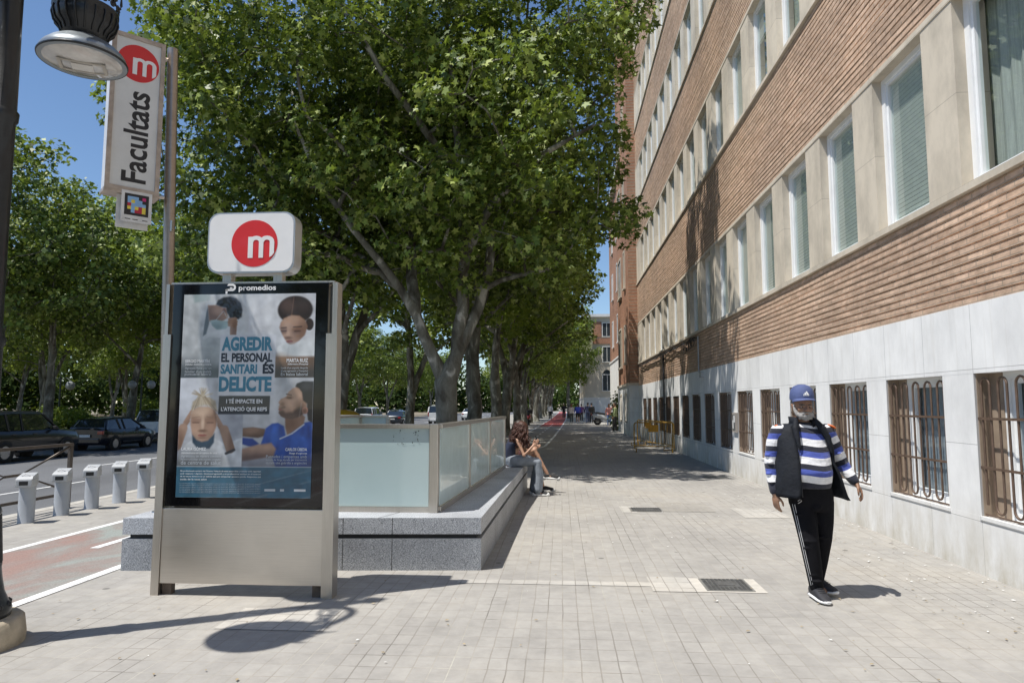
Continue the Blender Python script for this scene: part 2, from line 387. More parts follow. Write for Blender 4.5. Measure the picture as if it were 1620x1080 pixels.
base.build('stone_base', M_WH, bld)
sl = MB()
for b in gb: MB().box(FX-.012, FX+.06, b-1.26, b+.02, .52, .553).build('sill', M_WH, bld)
ub = [b for b in bays if b-OPW > NEAR and b < FAR-.2]
rr = random.Random(3)
for fi, z0 in enumerate([2.57] + [f+WH+.07 for f in FL]):
    z1 = (FL+[24.3])[fi]-.07 if fi < 5 else 24.4
    mb = MB(); n = round((z1-z0)/.0833); hgt = (z1-z0)/n
    prof = []
    for k in range(n):
        j = rr.uniform(-.003, .003)
        prof += [(FX+.012+j, z0+k*hgt), (FX+.012+j, z0+k*hgt+hgt*.70), (FX+.029, z0+k*hgt+hgt*.76), (FX+.029, z0+(k+1)*hgt-.002)]
    ysg = [NEAR + (FAR-NEAR)*i/60 for i in range(61)]
    vs = [(x+(rr.uniform(-.0035,.0035) if x < FX+.025 else 0), y, z+rr.uniform(-.002,.002)) for y in ysg for x, z in prof]; L = len(prof)
    mb.add(vs, [(i*L+k, i*L+k+1, (i+1)*L+k+1, (i+1)*L+k) for i in range(60) for k in range(L-1)])
    mb.box(FX+.05, FX+.4, NEAR, FAR, z0, z1)
    mb.build('brick_band', M_BR, bld)
    if fi < 5:
        MB().box(FX-.035, FX+.34, NEAR, FAR, FL[fi]-.07, FL[fi]).build('sill_band', M_SAND, bld); MB().box(FX-.004, FX+.34, NEAR, FAR, FL[fi]+WH, FL[fi]+WH+.07).build('lintel_band', M_SAND, bld)
        prev = NEAR
        for b in ub+[FAR+OPW]: MB().box(FX+.006, FX+.33, prev, b-OPW, FL[fi], FL[fi]+WH).build('pier', M_SAND, bld); prev = b
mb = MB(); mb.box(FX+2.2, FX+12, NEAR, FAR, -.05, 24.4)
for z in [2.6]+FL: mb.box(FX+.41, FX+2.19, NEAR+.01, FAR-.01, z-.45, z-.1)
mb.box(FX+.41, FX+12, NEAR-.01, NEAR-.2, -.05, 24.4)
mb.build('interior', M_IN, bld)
mb = MB(); mb.box(FX-.25, FX+12, NEAR, FAR, 24.41, 24.8); mb.build('cornice', M_SAND, bld)
# windows
M_WFR = plain('white window frame', (.80,.81,.81), .45, var=.06, scale=4)
M_PANE = m_glass('window glass', (.90,.95,.93), .12); M_BLIND = plain('grey slatted blind', (.62,.65,.61), .6, var=.06); M_CURT = plain('pale curtain', (.40,.42,.40), .9, var=.2, scale=8, streak=(1, 14, .4))
def frame_mesh(w, h, x0, mull=None, t=.065):
    mb = MB(); x1 = x0+.07
    mb.box(x0, x1, -w, -w+t, 0, h); mb.box(x0, x1, -t-.02, 0, 0, h); mb.box(x0+.001, x1, -w+t, -t-.02, 0, t); mb.box(x0+.001, x1, -w+t, -t-.02, h-t, h)
    # inner sash
    s = .04; a = -w+t; b = -t-.02
    mb.box(x0+.02, x1+.01, b-s, b, t, h-t); mb.box(x0+.02, x1+.01, a, a+s, t, h-t); mb.box(x0+.021, x1+.01, a+s, b-s, t, t+s); mb.box(x0+.021, x1+.01, a+s, b-s, h-t-s, h-t)
    if mull: mb.box(x0+.015, x1, mull-.03, mull+.03, t, h-t)
    return mb
def pane_mesh(w, h, x0):
    return MB().quad((x0+.05,-w+.1,.1),(x0+.05,-w+.1,h-.1),(x0+.05,-.12,h-.1),(x0+.05,-.12,.1))
def blind_mesh(w, h, x0, drop):
    mb = MB(); z = h-.08; n = 0
    while z > h-.08-drop*(h-.16):
        mb.add([(x0+.066, -w+.1, z), (x0+.066, -.12, z), (x0+.074, -.12, z-.043), (x0+.074, -w+.1, z-.043)], [(0,1,2,3)]); mb.add([(x0+.0745, -w+.1, z-.043), (x0+.0745, -.12, z-.043), (x0+.0745, -.12, z-.054), (x0+.0745, -w+.1, z-.054)], [(0,1,2,3)], 1); z -= .054  # second material is a dark strip painting the shadow line below each slat
    mb.box(x0+.08, x0+.11, -w+.09, -.11, z-.02, z); mb.box(x0+.078, x0+.112, -w+.09, -.11, h-.09, h-.05)
    return mb
def me_of(mb, name, mat):
    o = mb.build(name, mat); me = o.data; bpy.data.objects.remove(o); return me
XF = .12
fm = me_of(frame_mesh(OPW, WH, XF), 'window', M_WFR); pm = me_of(pane_mesh(OPW, WH, XF), 'pane', M_PANE)
bms = [me_of(blind_mesh(OPW, WH, XF, d), 'blind', [M_BLIND, plain('blind shadow line', (.16,.18,.17), .8)]) for d in (1.0, .97, .62, .35, 1.0)]
cm_ = MB(); 
for i in range(18):
    y0 = -OPW-.1+i*(OPW+.2)/18; y1 = y0+(OPW+.2)/18; xa = XF+.2+(.03 if i % 2 else 0); xb = XF+.2+(0 if i % 2 else .03)
    cm_.add([(xa,y0,.03),(xb,y1,.03),(xb,y1,WH-.03),(xa,y0,WH-.03)], [(0,1,2,3)])
cme = me_of(cm_, 'curtain', M_CURT)
def mkobj(name, me, parent, loc):
    o = bpy.data.objects.new(name, me); COL.objects.link(o); o.parent = parent; o.location = loc; return o
rw = random.Random(12)
order = {0: [3, 0, 1, 2, 1, 0, 4, 3, 2]}
for fi, z in enumerate(FL):
    for k, b in enumerate(ub):
        w = mkobj('window', fm, bld, (0, b-NEAR, z)); mkobj('pane', pm, w, (0,0,0))
        r = rw.random()
        if fi == 0 and 3 <= k <= 9: r = [.97, .1, .32, .12, .1, .32, .2][k-3]
        if r < .8: mkobj('blind', bms[int(r*6.2) % 5], w, (0,0,0))
        mkobj('curtain', cme, w, (0,0,0))
# barred ground floor windows
GW, GH = 1.24, 1.35
M_BAR = plain('brown painted iron bars', (.13,.085,.06), .55, .2, var=.25, scale=14, bmp=.15)
M_BRW = plain('brown inner shutter', (.30,.23,.17), .7, var=.15)
g = MB(); nb = 10; ys_ = [-GW+.05+i*(GW-.10)/(nb-1) for i in range(nb)]; gx = .035; zt, zb = GH-.05, .05; sp = (GW-.10)/(nb-1); r_ = sp/2
def arc(yc, z, sgn, k=8): return [(gx, yc-r_*math.cos(math.pi*i/k), z+sgn*r_*math.sin(math.pi*i/k)) for i in range(k+1)]
for i, y in enumerate(ys_): g.tube([(gx, y, zb+r_), (gx, y, zt-r_)], .0115, 7, cap=False)
for i in range(0, nb-1, 2): g.tube(arc((ys_[i]+ys_[i+1])/2, zt-r_, 1), .0115, 7, cap=True)
for i in range(1, nb-1, 2): g.tube(arc((ys_[i]+ys_[i+1])/2, zb+r_, -1), .0115, 7, cap=True)
for z in (.46, .92): g.box(gx-.018, gx-.010, -GW, 0, z-.012, z+.012)
g.box(gx-.005, gx+.005, -GW, 0, .012, .03)
gme = me_of(g, 'grille', M_BAR)
gf = frame_mesh(GW*.84, GH, .15); gfme = me_of(gf, 'window_frame', M_WFR); gp = me_of(pane_mesh(GW*.84, GH, .15), 'pane', m_glass('dark window glass', (.72,.78,.82), .12))
sh = MB(); sh.box(.14, .19, -GW*.16, 0, .0, GH); sh.box(.02, .139, -.012, -.001, 0, GH); shme = me_of(sh, 'shutter', M_BRW)
lc = me_of(MB().box(.26, .265, -GW, 0, 0, GH), 'curtain', plain('net curtain', (.45,.47,.48), .9, var=.15, scale=6, streak=(1, 12, .4)))
for k, b in enumerate(gb):
    q = mkobj('barred_window', gfme, bld, (0, b-NEAR-GW*.16, .55)); mkobj('pane', gp, q, (0,0,0)); mkobj('shutter', shme, q, (0, GW*.16, 0)); mkobj('grille', gme, q, (0, GW*.16, 0))
    mkobj('curtain', lc, q, (0, GW*.16, 0))
# framed notice and cable run on the facade
t = thing('notice_box', 'small framed notice box fixed between two barred windows', 'notice box', (FX, 15.95, 0))
mb = MB(); mb.box(-.05, -.001, -.17, .17, .98, 1.42); LOC(mb, 'case', plain('notice case', (.42,.38,.34), .6, .2), t)
mb = MB(); mb.box(-.053, -.051, -.13, .13, 1.02, 1.38); LOC(mb, 'notice', plain('printed notice', (.13,.13,.13), .5, var=.9, scale=30), t)
mb = MB(); mb.box(-.0545, -.0535, -.11, .0, 1.2, 1.36); mb.box(-.0545, -.0535, .02, .1, 1.06, 1.25); LOC(mb, 'paper', plain('white paper', (.7,.7,.7), .7), t)
t = thing('facade_cable', 'black electric cables sagging under the first sill with a grey downpipe', 'cable', (FX, 20, 0))
mb = MB(); M_CAB = plain('black cable', (.03,.03,.032), .6)
for q in range(5):
    pts = []; ph = rw.random()*6
    for i in range(60):
        u = i/59; y = 34.5-u*14.6
        pts.append((FX-.05-.012*q, y, 3.56-.02*q+.035*math.sin(u*55+ph)*(.3+u)+.02*math.sin(u*13+q)))
    mb.tube(pts, .011, 6)
for q in range(4):
    c = (FX-.07, 20.5+.35*q, 3.42-.04*q); mb.tube([(c[0]-.01*q, c[1]+.28*math.cos(a/10*6.28), c[2]+.1*math.sin(a/10*6.28)) for a in range(11)], .011, 6)
mb.build('cable', M_CAB, t)
mb = MB(); mb.tube([(FX-.05, 19.75, 3.55), (FX-.05, 19.75, 2.55), (FX-.05, 19.55, 2.44), (FX-.02, 19.3, 2.42)], .022, 8); mb.box(FX-.09, FX-.001, 19.3, 19.52, 2.36, 2.5)
mb.build('conduit', plain('grey conduit', (.45,.45,.44), .5, .3), t)
t2 = thing('rain_pipe', 'thin dark rain pipe running down the brick facade in tree shade', 'pipe', (FX, 26.4, 0))
mb = MB(); mb.tube([(FX-.06, 26.4, 0.1), (FX-.06, 26.4, 3.5)], .035, 8); mb.build('pipe', plain('dark pipe', (.06,.06,.065), .5), t2)
mb = MB(); [mb.box(FX-.1, FX-.001, 26.35, 26.45, z, z+.03) for z in (.6, 1.6, 2.6, 3.3)]; mb.build('bracket', M_CAB, t2)

# ------------------------------------------------------------------ next buildings down the street
def block(name, label, x0, x1, y0, y1, h, stone_h, wallm, basem, wins, cornm, wall_side='both'):
    t = thing(name, label, 'building', (x0, y0, 0))
    MB().box(x0, x1, y0, y1, stone_h, h).build('wall', wallm, t)
    MB().box(x0-.04, x1, y0-.04, y1+.01, -.05, stone_h).build('stone_base', basem, t)
    MB().box(x0-.3, x1+.01, y0-.3, y1+.02, h, h+.35).build('cornice', cornm, t); MB().box(x0-.1, x1+.01, y0-.1, y1+.02, stone_h, stone_h+.12).build('string_course', cornm, t)
    for (face, c, z, w, hh, arch) in wins:
        fr = MB(); pn = MB()
        def bx(m_, a, b, u0, u1, q0, q1):
            if face == 'x': m_.box(x0+a, x0+b, u0, u1, q0, q1)
            else: m_.box(u0, u1, y0+a, y0+b, q0, q1)
        bx(fr, -.07, -.002, c-w/2-.1, c-w/2, z-.05, z+hh+.1); bx(fr, -.07, -.002, c+w/2, c+w/2+.1, z-.05, z+hh+.1)
        bx(fr, -.075, -.002, c-w/2, c+w/2, z+hh, z+hh+.1); bx(fr, -.12, -.003, c-w/2-.12, c+w/2+.12, z-.14, z-.05); bx(fr, -.05, -.004, c-.03, c+.03, z, z+hh)
        fo = fr.build('window', cornm, t)
        bx(pn, -.03, -.0035, c-w/2, c+w/2, z-.04, z+hh-.001)
        if arch:
            k = 12; pts = [(c-w/2*math.cos(math.pi*i/k), z+hh+.1+w/2*math.sin(math.pi*i/k)) for i in range(k+1)]
            pn.prism(pts, -.03, -.002, (lambda u, v, s_: (x0+s_, u, v)) if face == 'x' else (lambda u, v, s_: (u, y0+s_, v)))
        pn.build('pane', plain('dark far glass', (.05,.06,.065), .12, var=.3), fo)
    return t
M_BR2 = m_brick('orange brick x', (.44,.235,.15), (.37,.185,.115), (.38,.27,.2)); M_CREAM = plain('cream render', (.60,.535,.43), .85, var=.1, scale=1.2, bmp=.1, obj=False); M_WST = plain('white render', (.78,.765,.73), .8, var=.08, scale=1.5, obj=False)
block('brick_building', 'orange brick block standing slightly forward just beyond the office building', 3.53, 16, 35.5, 42.4, 24.6, 2.6, M_BR2, M_WH,
      [('x', 37.4, z, .55, 1.9, False) for z in (3.9, 8.0, 12.1, 16.2)] + [('x', 40.3, z, 1.7, 2.1, False) for z in (3.8, 7.9, 12.0, 16.1)] + [('x', 37.2, .8, .9, 1.3, False), ('x', 40.2, .8, .9, 1.3, False)], M_SAND)
block('white_corner_building', 'white corner building with brick panels behind the parked scooter', 4.45, 16, 50, 62, 19, 5.2, M_BR2, M_WST,
      [('x', y, z, 1.0, 2.0, False) for y in (53, 58) for z in (6.5, 10.5, 14.5)], M_WST)
mb = MB(); mb.box(4.7, 5.2, 49.78, 49.95, 0, 22); mb.box(4.3, 16, 49.7, 50.5, 19.4, 22); mb.build('pilaster', M_WST, bpy.data.objects['white_corner_building'])
block('cream_building', 'cream building with arched windows closing the view at the end of the pavement', 2.9, 26, 86, 110, 12.6, 2.4, M_CREAM, M_WST,
      [('y', 5.75, 3.4, 1.1, 1.9, True), ('y', 5.75, 7.0, 1.0, 1.8, False), ('y', 5.75, 10.2, 1.0, 1.6, False), ('y', 8.5, 3.4, 1.1, 1.9, True), ('y', 8.5, 7, 1, 1.8, False)] +
      [('x', 90+k*4, z, 1.1, 1.8, False) for k in range(5) for z in (3.4, 7.0)], M_WST)
mb = MB(); mb.box(4.0, 5.1, 85.9, 85.98, 10.1, 12.0); mb.box(6.4, 7.6, 85.9, 85.98, 10.1, 12.0); mb.box(4.0, 7.6, 85.88, 85.97, 9.2, 9.9); mb.build('brick_panel', m_brick('brick y', (.50,.235,.14), (.42,.18,.105), axis=0), bpy.data.objects['cream_building'])
for (x0, x1, y0, y1, h, c, lab) in ((-130, -112, 20, 48, 24, (.44,.36,.27), 'tan apartment block glimpsed through leaves at the far left'), (-130, -112, 60, 110, 24, (.5,.46,.4), 'beige apartment block far across the park behind the trees')):
    block('apartment_block', lab, x0, x1, y0, y1, h, 3, plain(lab[:8]+'render', c, .9, var=.1, scale=1, obj=False), M_WST,
      [('y', x0+3+k*3, z, 1.2, 1.5, False) for k in range(4) for z in (5, 8.5, 12)], M_WST)
# ================================================================== TREES
def leaf_template(kind):
    if kind == 'maple':   # five pointed plane leaf, slightly cupped
        a = [(-90,.10),(-62,.42),(-28,.62),(-5,.40),(28,.86),(58,.45),(90,1.0),(122,.45),(152,.86),(185,.40),(208,.62),(242,.42)]
        v = [(r*math.cos(R(t)), r*math.sin(R(t))+.35) for t, r in a]
    elif kind == 'mid':
        v = [(0,-.1),(.5,.1),(.85,.6),(.35,.75),(0,1.3),(-.35,.75),(-.85,.6),(-.5,.1)]
    else:
        v = [(0,-.2),(.8,.4),(0,1.3),(-.8,.4)]
    v = np.array(v); z = -.22*np.abs(v[:,0])-.10*v[:,1]**2
    return np.column_stack([v, z])
def leaf_mesh(name, C, Rr, n, size, seed, kind, mat, flat=.8):
    rs = np.random.RandomState(seed); C = np.array(C); Rr = np.array(Rr)
    w = Rr**2.2; idx = rs.choice(len(C), n, p=w/w.sum())
    d = rs.normal(size=(n,3)); d /= np.linalg.norm(d, axis=1)[:,None]
    rad = rs.rand(n)**.45
    off = d*rad[:,None]*Rr[idx][:,None]; off[:,2] *= flat
    pos = C[idx]+off
    # normals: up and outward with scatter
    nrm = d*.38 + np.array([-.24,-.26,.60]) + rs.normal(size=(n,3))*.55
    nrm /= np.linalg.norm(nrm, axis=1)[:,None]
    t = rs.normal(size=(n,3)); t -= nrm*np.sum(t*nrm, axis=1)[:,None]; t /= np.linalg.norm(t, axis=1)[:,None]
    b = np.cross(nrm, t)
    T = leaf_template(kind); k = len(T); sc = size*(.45+1.0*rs.rand(n)**1.2)
    V = pos[:,None,:] + sc[:,None,None]*(T[None,:,0,None]*t[:,None,:] + T[None,:,1,None]*b[:,None,:] + T[None,:,2,None]*nrm[:,None,:])
    V = V.reshape(-1,3).astype(np.float32)
    me = bpy.data.meshes.new(name); me.vertices.add(n*k); me.vertices.foreach_set('co', V.ravel())
    me.loops.add(n*k); me.loops.foreach_set('vertex_index', np.arange(n*k, dtype=np.int32))
    me.polygons.add(n); me.polygons.foreach_set('loop_start', np.arange(0, n*k, k, dtype=np.int32)); me.polygons.foreach_set('loop_total', np.full(n, k, dtype=np.int32))
    me.materials.append(mat); me.update(calc_edges=True); return me
def grow(seed, limbs, env, ncl, crad, spacing, trunkk=.013, minz=0):
    """limbs: list of (polyline, radii); env: ellipsoids (c, r). returns chains and cluster centres"""
    rs = random.Random(seed); nodes = []; par = []; fixr = []
    def addn(p, pa, r=None): nodes.append(Vector(p)); par.append(pa); fixr.append(r); return len(nodes)-1
    tips = []
    for pl, rad in limbs:
        last = None
        if nodes:
            last = min(range(len(nodes)), key=lambda i: (nodes[i]-Vector(pl[0])).length)
        for i, p in enumerate(pl):
            if i == 0:
                if last is None: last = addn(p, -1, rad[0])
                continue
            a = Vector(pl[i-1]); b = Vector(p); L = (b-a).length; k = max(1, int(L/.45))
            for j in range(1, k+1):
                t = j/k; q = a.lerp(b, t) + Vector((rs.uniform(-.03,.03), rs.uniform(-.03,.03), 0))
                last = addn(q, last, rad[i-1]+(rad[i]-rad[i-1])*t)
    cl = []
    tries = 0
    wts = [c[1][0]*c[1][1]*c[1][2] for c in env]
    while len(cl) < ncl and tries < ncl*60:
        tries += 1
        (c, r) = rs.choices(env, wts)[0]
        d = Vector((rs.gauss(0,1), rs.gauss(0,1), rs.gauss(0,1))).normalized()*(rs.random()**.38)
        p = Vector((c[0]+d.x*r[0], c[1]+d.y*r[1], c[2]+d.z*r[2]))
        if p.z < minz: continue
        if any((p-q).length < spacing for q, _ in cl): continue
        cl.append((p, crad*rs.uniform(.7, 1.3)))
    base = Vector(limbs[0][0][-1])
    arr = np.array([tuple(x) for x in nodes])
    for p, r in sorted(cl, key=lambda q: (q[0]-base).length):
        P_ = np.array(tuple(p)); dd = np.linalg.norm(arr-P_, axis=1) + np.maximum(0, arr[:,2]-P_[2])*.8 + (arr[:,2] < base.z)*3
        i = int(dd.argmin()); a = nodes[i]; L = (p-a).length; k = max(2, int(L/.5)); last = i
        bow = Vector((rs.uniform(-.12,.12), rs.uniform(-.12,.12), rs.uniform(-.05,.16)))*L
        new = []
        for j in range(1, k+1):
            t = j/k; q = a.lerp(p, t) + bow*math.sin(math.pi*t) + Vector((rs.gauss(0,.03), rs.gauss(0,.03), rs.gauss(0,.03)))
            last = addn(q, last); new.append(tuple(q))
        arr = np.vstack([arr, np.array(new)]); tips.append(last)
    n = len(nodes); cnt = [0]*n
    for t in tips: cnt[t] += 1
    for i in range(n-1, 0, -1):
        if par[i] >= 0: cnt[par[i]] += cnt[i]
    rad = [max(trunkk*math.sqrt(max(c,1)), .008) if f is None else f for c, f in zip(cnt, fixr)]
    for i in range(1, n):
        if fixr[i] is None and par[i] >= 0: rad[i] = min(rad[i], rad[par[i]]*.92)
    ch = [[] for _ in range(n)]
    for i in range(1, n):
        if par[i] >= 0: ch[par[i]].append(i)
    chains = []; stack = [(0, -1)]
    while stack:
        i, pa = stack.pop(); c = [pa, i] if pa >= 0 else [i]
        while ch[i]:
            ks = sorted(ch[i], key=lambda q: -rad[q]); 
            for o_ in ks[1:]: stack.append((o_, i))
            i = ks[0]; c.append(i)
        chains.append(c)
    return nodes, rad, chains, [(tuple(p), r) for p, r in cl]
def trunk_mesh(nodes, rad, chains, big=.06, minr=.0):
    mb = MB()
    for c in chains:
        if max(rad[i] for i in c) < minr or len(c) < 2: continue
        rr_ = [rad[i] for i in c]
        if len(c) > 2 and rr_[0] > rr_[1]*1.5: rr_[0] = rr_[1]*1.35
        n = 14 if rr_[0] > .15 else (8 if rr_[0] > big else 5)
        mb.tube([nodes[i] for i in c], rr_, n)
    return mb
M_BARK = m_bark('plane bark'); M_BARKD = m_bark('darker plane bark', .6)
LC_ = [(.03,.055,.008), (.06,.10,.014), (.11,.17,.022), (.21,.29,.045), (.42,.48,.15)]  # random leaf tones; the few bright ones also paint in sunlit highlights
M_LEAF = m_leaf('plane leaf', LC_)
M_LEAFY = m_leaf('fresh plane leaf', [(.07,.11,.015), (.12,.18,.022), (.17,.23,.035), (.28,.33,.08)], tw=.45)
def flare(p, r): # root flare
    x, y = p; return [(x,y,-.05), (x,y,.15), (x,y,.5)], [r*1.45, r*1.18, r*1.0]

def tree_from(name, seed, limbs, env, ncl, crad, spacing, nleaf, lsize, kind, bark, leafm, minz=0, flat=.8):
    nodes, rad, chains, cl = grow(seed, limbs, env, ncl, crad, spacing, minz=minz)
    tm = me_of(trunk_mesh(nodes, rad, chains), 'trunk', bark)
    lm = leaf_mesh('crown', [c for c, r in cl], [r for c, r in cl], nleaf, lsize, seed, kind, leafm, flat)
    return tm, lm
def place_tree(tm, lm, label, loc, rz=0, group=None, sc=1.0, name='plane_tree', cat='tree'):
    t = thing(name, label, cat, loc, rz, group); t.scale = (sc,)*3 if not isinstance(sc, tuple) else sc
    a = mkobj('trunk', tm, t, (0,0,0)); b = mkobj('crown', lm, t, (0,0,0)); return t
# --- the big plane tree behind the metro entrance (local to its base; camera looks +Y)
bp, br_ = flare((0,0), .30)
main_limbs = [
 (bp+[(.04,0,1.3),(.02,0,2.15)], br_+[.28,.30]),
 ([(.02,0,2.15),(-.35,-.1,2.9),(-.72,-.2,3.9),(-1.15,-.4,4.6),(-1.9,-.9,5.6),(-2.9,-1.3,7.0),(-3.6,-1.6,8.6)], [.175,.155,.135,.115,.09,.07,.04]),
 ([(-.72,-.2,3.9),(-1.0,.3,5.0),(-1.15,.7,6.4),(-1.3,.9,8.4),(-1.6,1.2,10.6)], [.17,.15,.12,.09,.05]),
 ([(.02,0,2.15),(.28,0,2.9),(.42,.1,4.2),(.5,.0,5.6),(.35,-.2,7.6),(.2,-.5,10.),(0,-.6,12)], [.20,.18,.16,.135,.105,.07,.04]),
 ([(.4,.05,3.1),(.85,.3,4.2),(1.1,.5,5.6),(1.35,.4,7.4),(2.2,.2,9.4),(2.9,-.2,11)], [.16,.14,.13,.11,.08,.04]),
 ([(.5,0,5.4),(1.3,-1.0,6.6),(2.6,-1.6,7.6),(3.8,-1.8,8.2)], [.12,.10,.07,.04]),
 ([(-1.15,-.4,4.6),(-2.4,.5,5.6),(-4.2,.9,6.8),(-6.0,.8,8.2)], [.13,.10,.08,.04]),
 ([(.35,-.2,7.6),(-1.0,-2,9.2),(-2.2,-3,11)], [.10,.08,.04])]
env = [((-6.7,-.3,9.9),(1.9,3,3.4)), ((-5.6,0,5.8),(3.0,2.8,2.0)), ((-3.0,0,10.6),(5.4,4.8,4.4)), ((.7,0,9.2),(4.3,4.6,4.6)), ((-5.4,0,9.0),(2.9,3.6,3.4)), ((-3.9,.3,6.3),(3.8,3.2,2.0)), ((2.9,0,6.0),(2.0,2.4,1.5)), ((-2.2,-1.6,6.4),(3.4,1.6,1.7)), ((1.0,-1.6,6.2),(2.6,1.6,1.5)), ((1.9,.2,6.6),(3.2,3.6,2.2)), ((-1.4,0,12.8),(4.4,4,2.4)), ((2.6,-.5,11.0),(2.4,3,2.6)), ((3.4,.5,11.8),(2.0,3,2.8))]
tm, lm = tree_from('main', 11, main_limbs, env, 540, .66, .66, 76000, .122, 'maple', M_BARK, M_LEAF, minz=4.3)
place_tree(tm, lm, 'largest nearest plane tree with forked pale trunk rising behind the metro glass rail', (-3.0, 17.6, 0), 0, 'plane trees along the pavement')
# --- three row variants
def row_limbs(rs, h, r0, lean):
    b, br2 = flare((0,0), r0); f = rs.uniform(2.0, 3.0)
    L = [(b+[(lean*.2,0,f*.6),(lean*.4+rs.uniform(-.15,.15),rs.uniform(-.1,.1),f)], br2+[r0*.9, r0*.92])]
    top = L[0][0][-1]; k = rs.choice([2,3,3])
    for i in range(k):
        a = 2*math.pi*(i+rs.random()*.5)/k; s = rs.uniform(.14,.30); pl = [top]; rr_ = [r0*.68]; x, y, z = top; dx, dy = math.cos(a)*s+lean*.12, math.sin(a)*s
        for q in range(5):
            st = (h-f)/6.2; x += dx*st+rs.uniform(-.15,.15); y += dy*st+rs.uniform(-.15,.15); z += st; pl.append((x,y,z)); rr_.append(r0*.68*(1-(q+1)/5.6)); dx *= 1.12; dy *= 1.12
        L.append((pl, rr_))
        j = rs.choice([1,2]); a2 = a+rs.uniform(-1,1); p = pl[j]
        L.append(([p, (p[0]+math.cos(a2)*1.2, p[1]+math.sin(a2)*1.2, p[2]+.9), (p[0]+math.cos(a2)*2.8, p[1]+math.sin(a2)*2.8, p[2]+2.0)], [rr_[j]*.6, rr_[j]*.45, .03]))
    return L
vars_ = []
for i, (nl, ls, kd, mat) in enumerate([(18500, .13, 'mid', M_LEAF), (16500, .13, 'mid', M_LEAF), (16500, .13, 'mid', M_LEAFY)]):
    rs = random.Random(40+i)
    e = [((-.6,0,9.2),(4.9,3.7,4.2)), ((-1.8,0,7.4),(3.6,3.0,3.2)), ((1.6,0,7.2),(3.6,3.0,2.9)), ((0,0,12),(3.2,3,2.2)), ((3.3,0,10.2),(2.9,2.8,3.0))]
    vars_.append(tree_from('row', 40+i, row_limbs(rs, 13, .27, -.3), e, 195, .66, .78, nl, ls, kd, M_BARK, mat, minz=3.6))
place_tree(*vars_[0], 'kerbside plane tree whose trunk stands hidden behind the advertising totem', (-7.1, 21.5, 0), 2.0, 'plane trees along the kerb', .92)
place_tree(*vars_[1], 'kerbside plane tree farther back, its crown filling the gap above the glass rail', (-7.4, 33, 0), 4.0, 'plane trees along the kerb', .9)
place_tree(*vars_[2], 'bright green street tree at the end of the pavement before the cream building', (.9, 83, 0), 1.0, 'plane trees along the pavement', .84)
ordn = ['second','third','fourth','fifth','sixth','seventh','eighth','ninth','tenth','eleventh','twelfth','thirteenth','fourteenth','fifteenth','sixteenth','seventeenth']
ry = random.Random(5)
for i in range(15):
    y = 23.6 + i*6.1 + (i > 8)*(i-8)*2.5
    tm, lm = vars_[(i*2) % 3 if i < 4 else (2 if i % 2 else i % 3)]
    place_tree(tm, lm, f'{ordn[i]} plane tree along the right pavement row counted from the metro entrance', (-3.15+ry.uniform(-.2,.25)+(.012*(y-20)), y, 0), ry.choice([0, 2.4, 4.0, 5.3, 1.2]), 'plane trees along the pavement', (1.0 if i < 3 else (.92 if i < 5 else (.66 if i < 7 else 1.0)))*ry.uniform(.95,1.06))
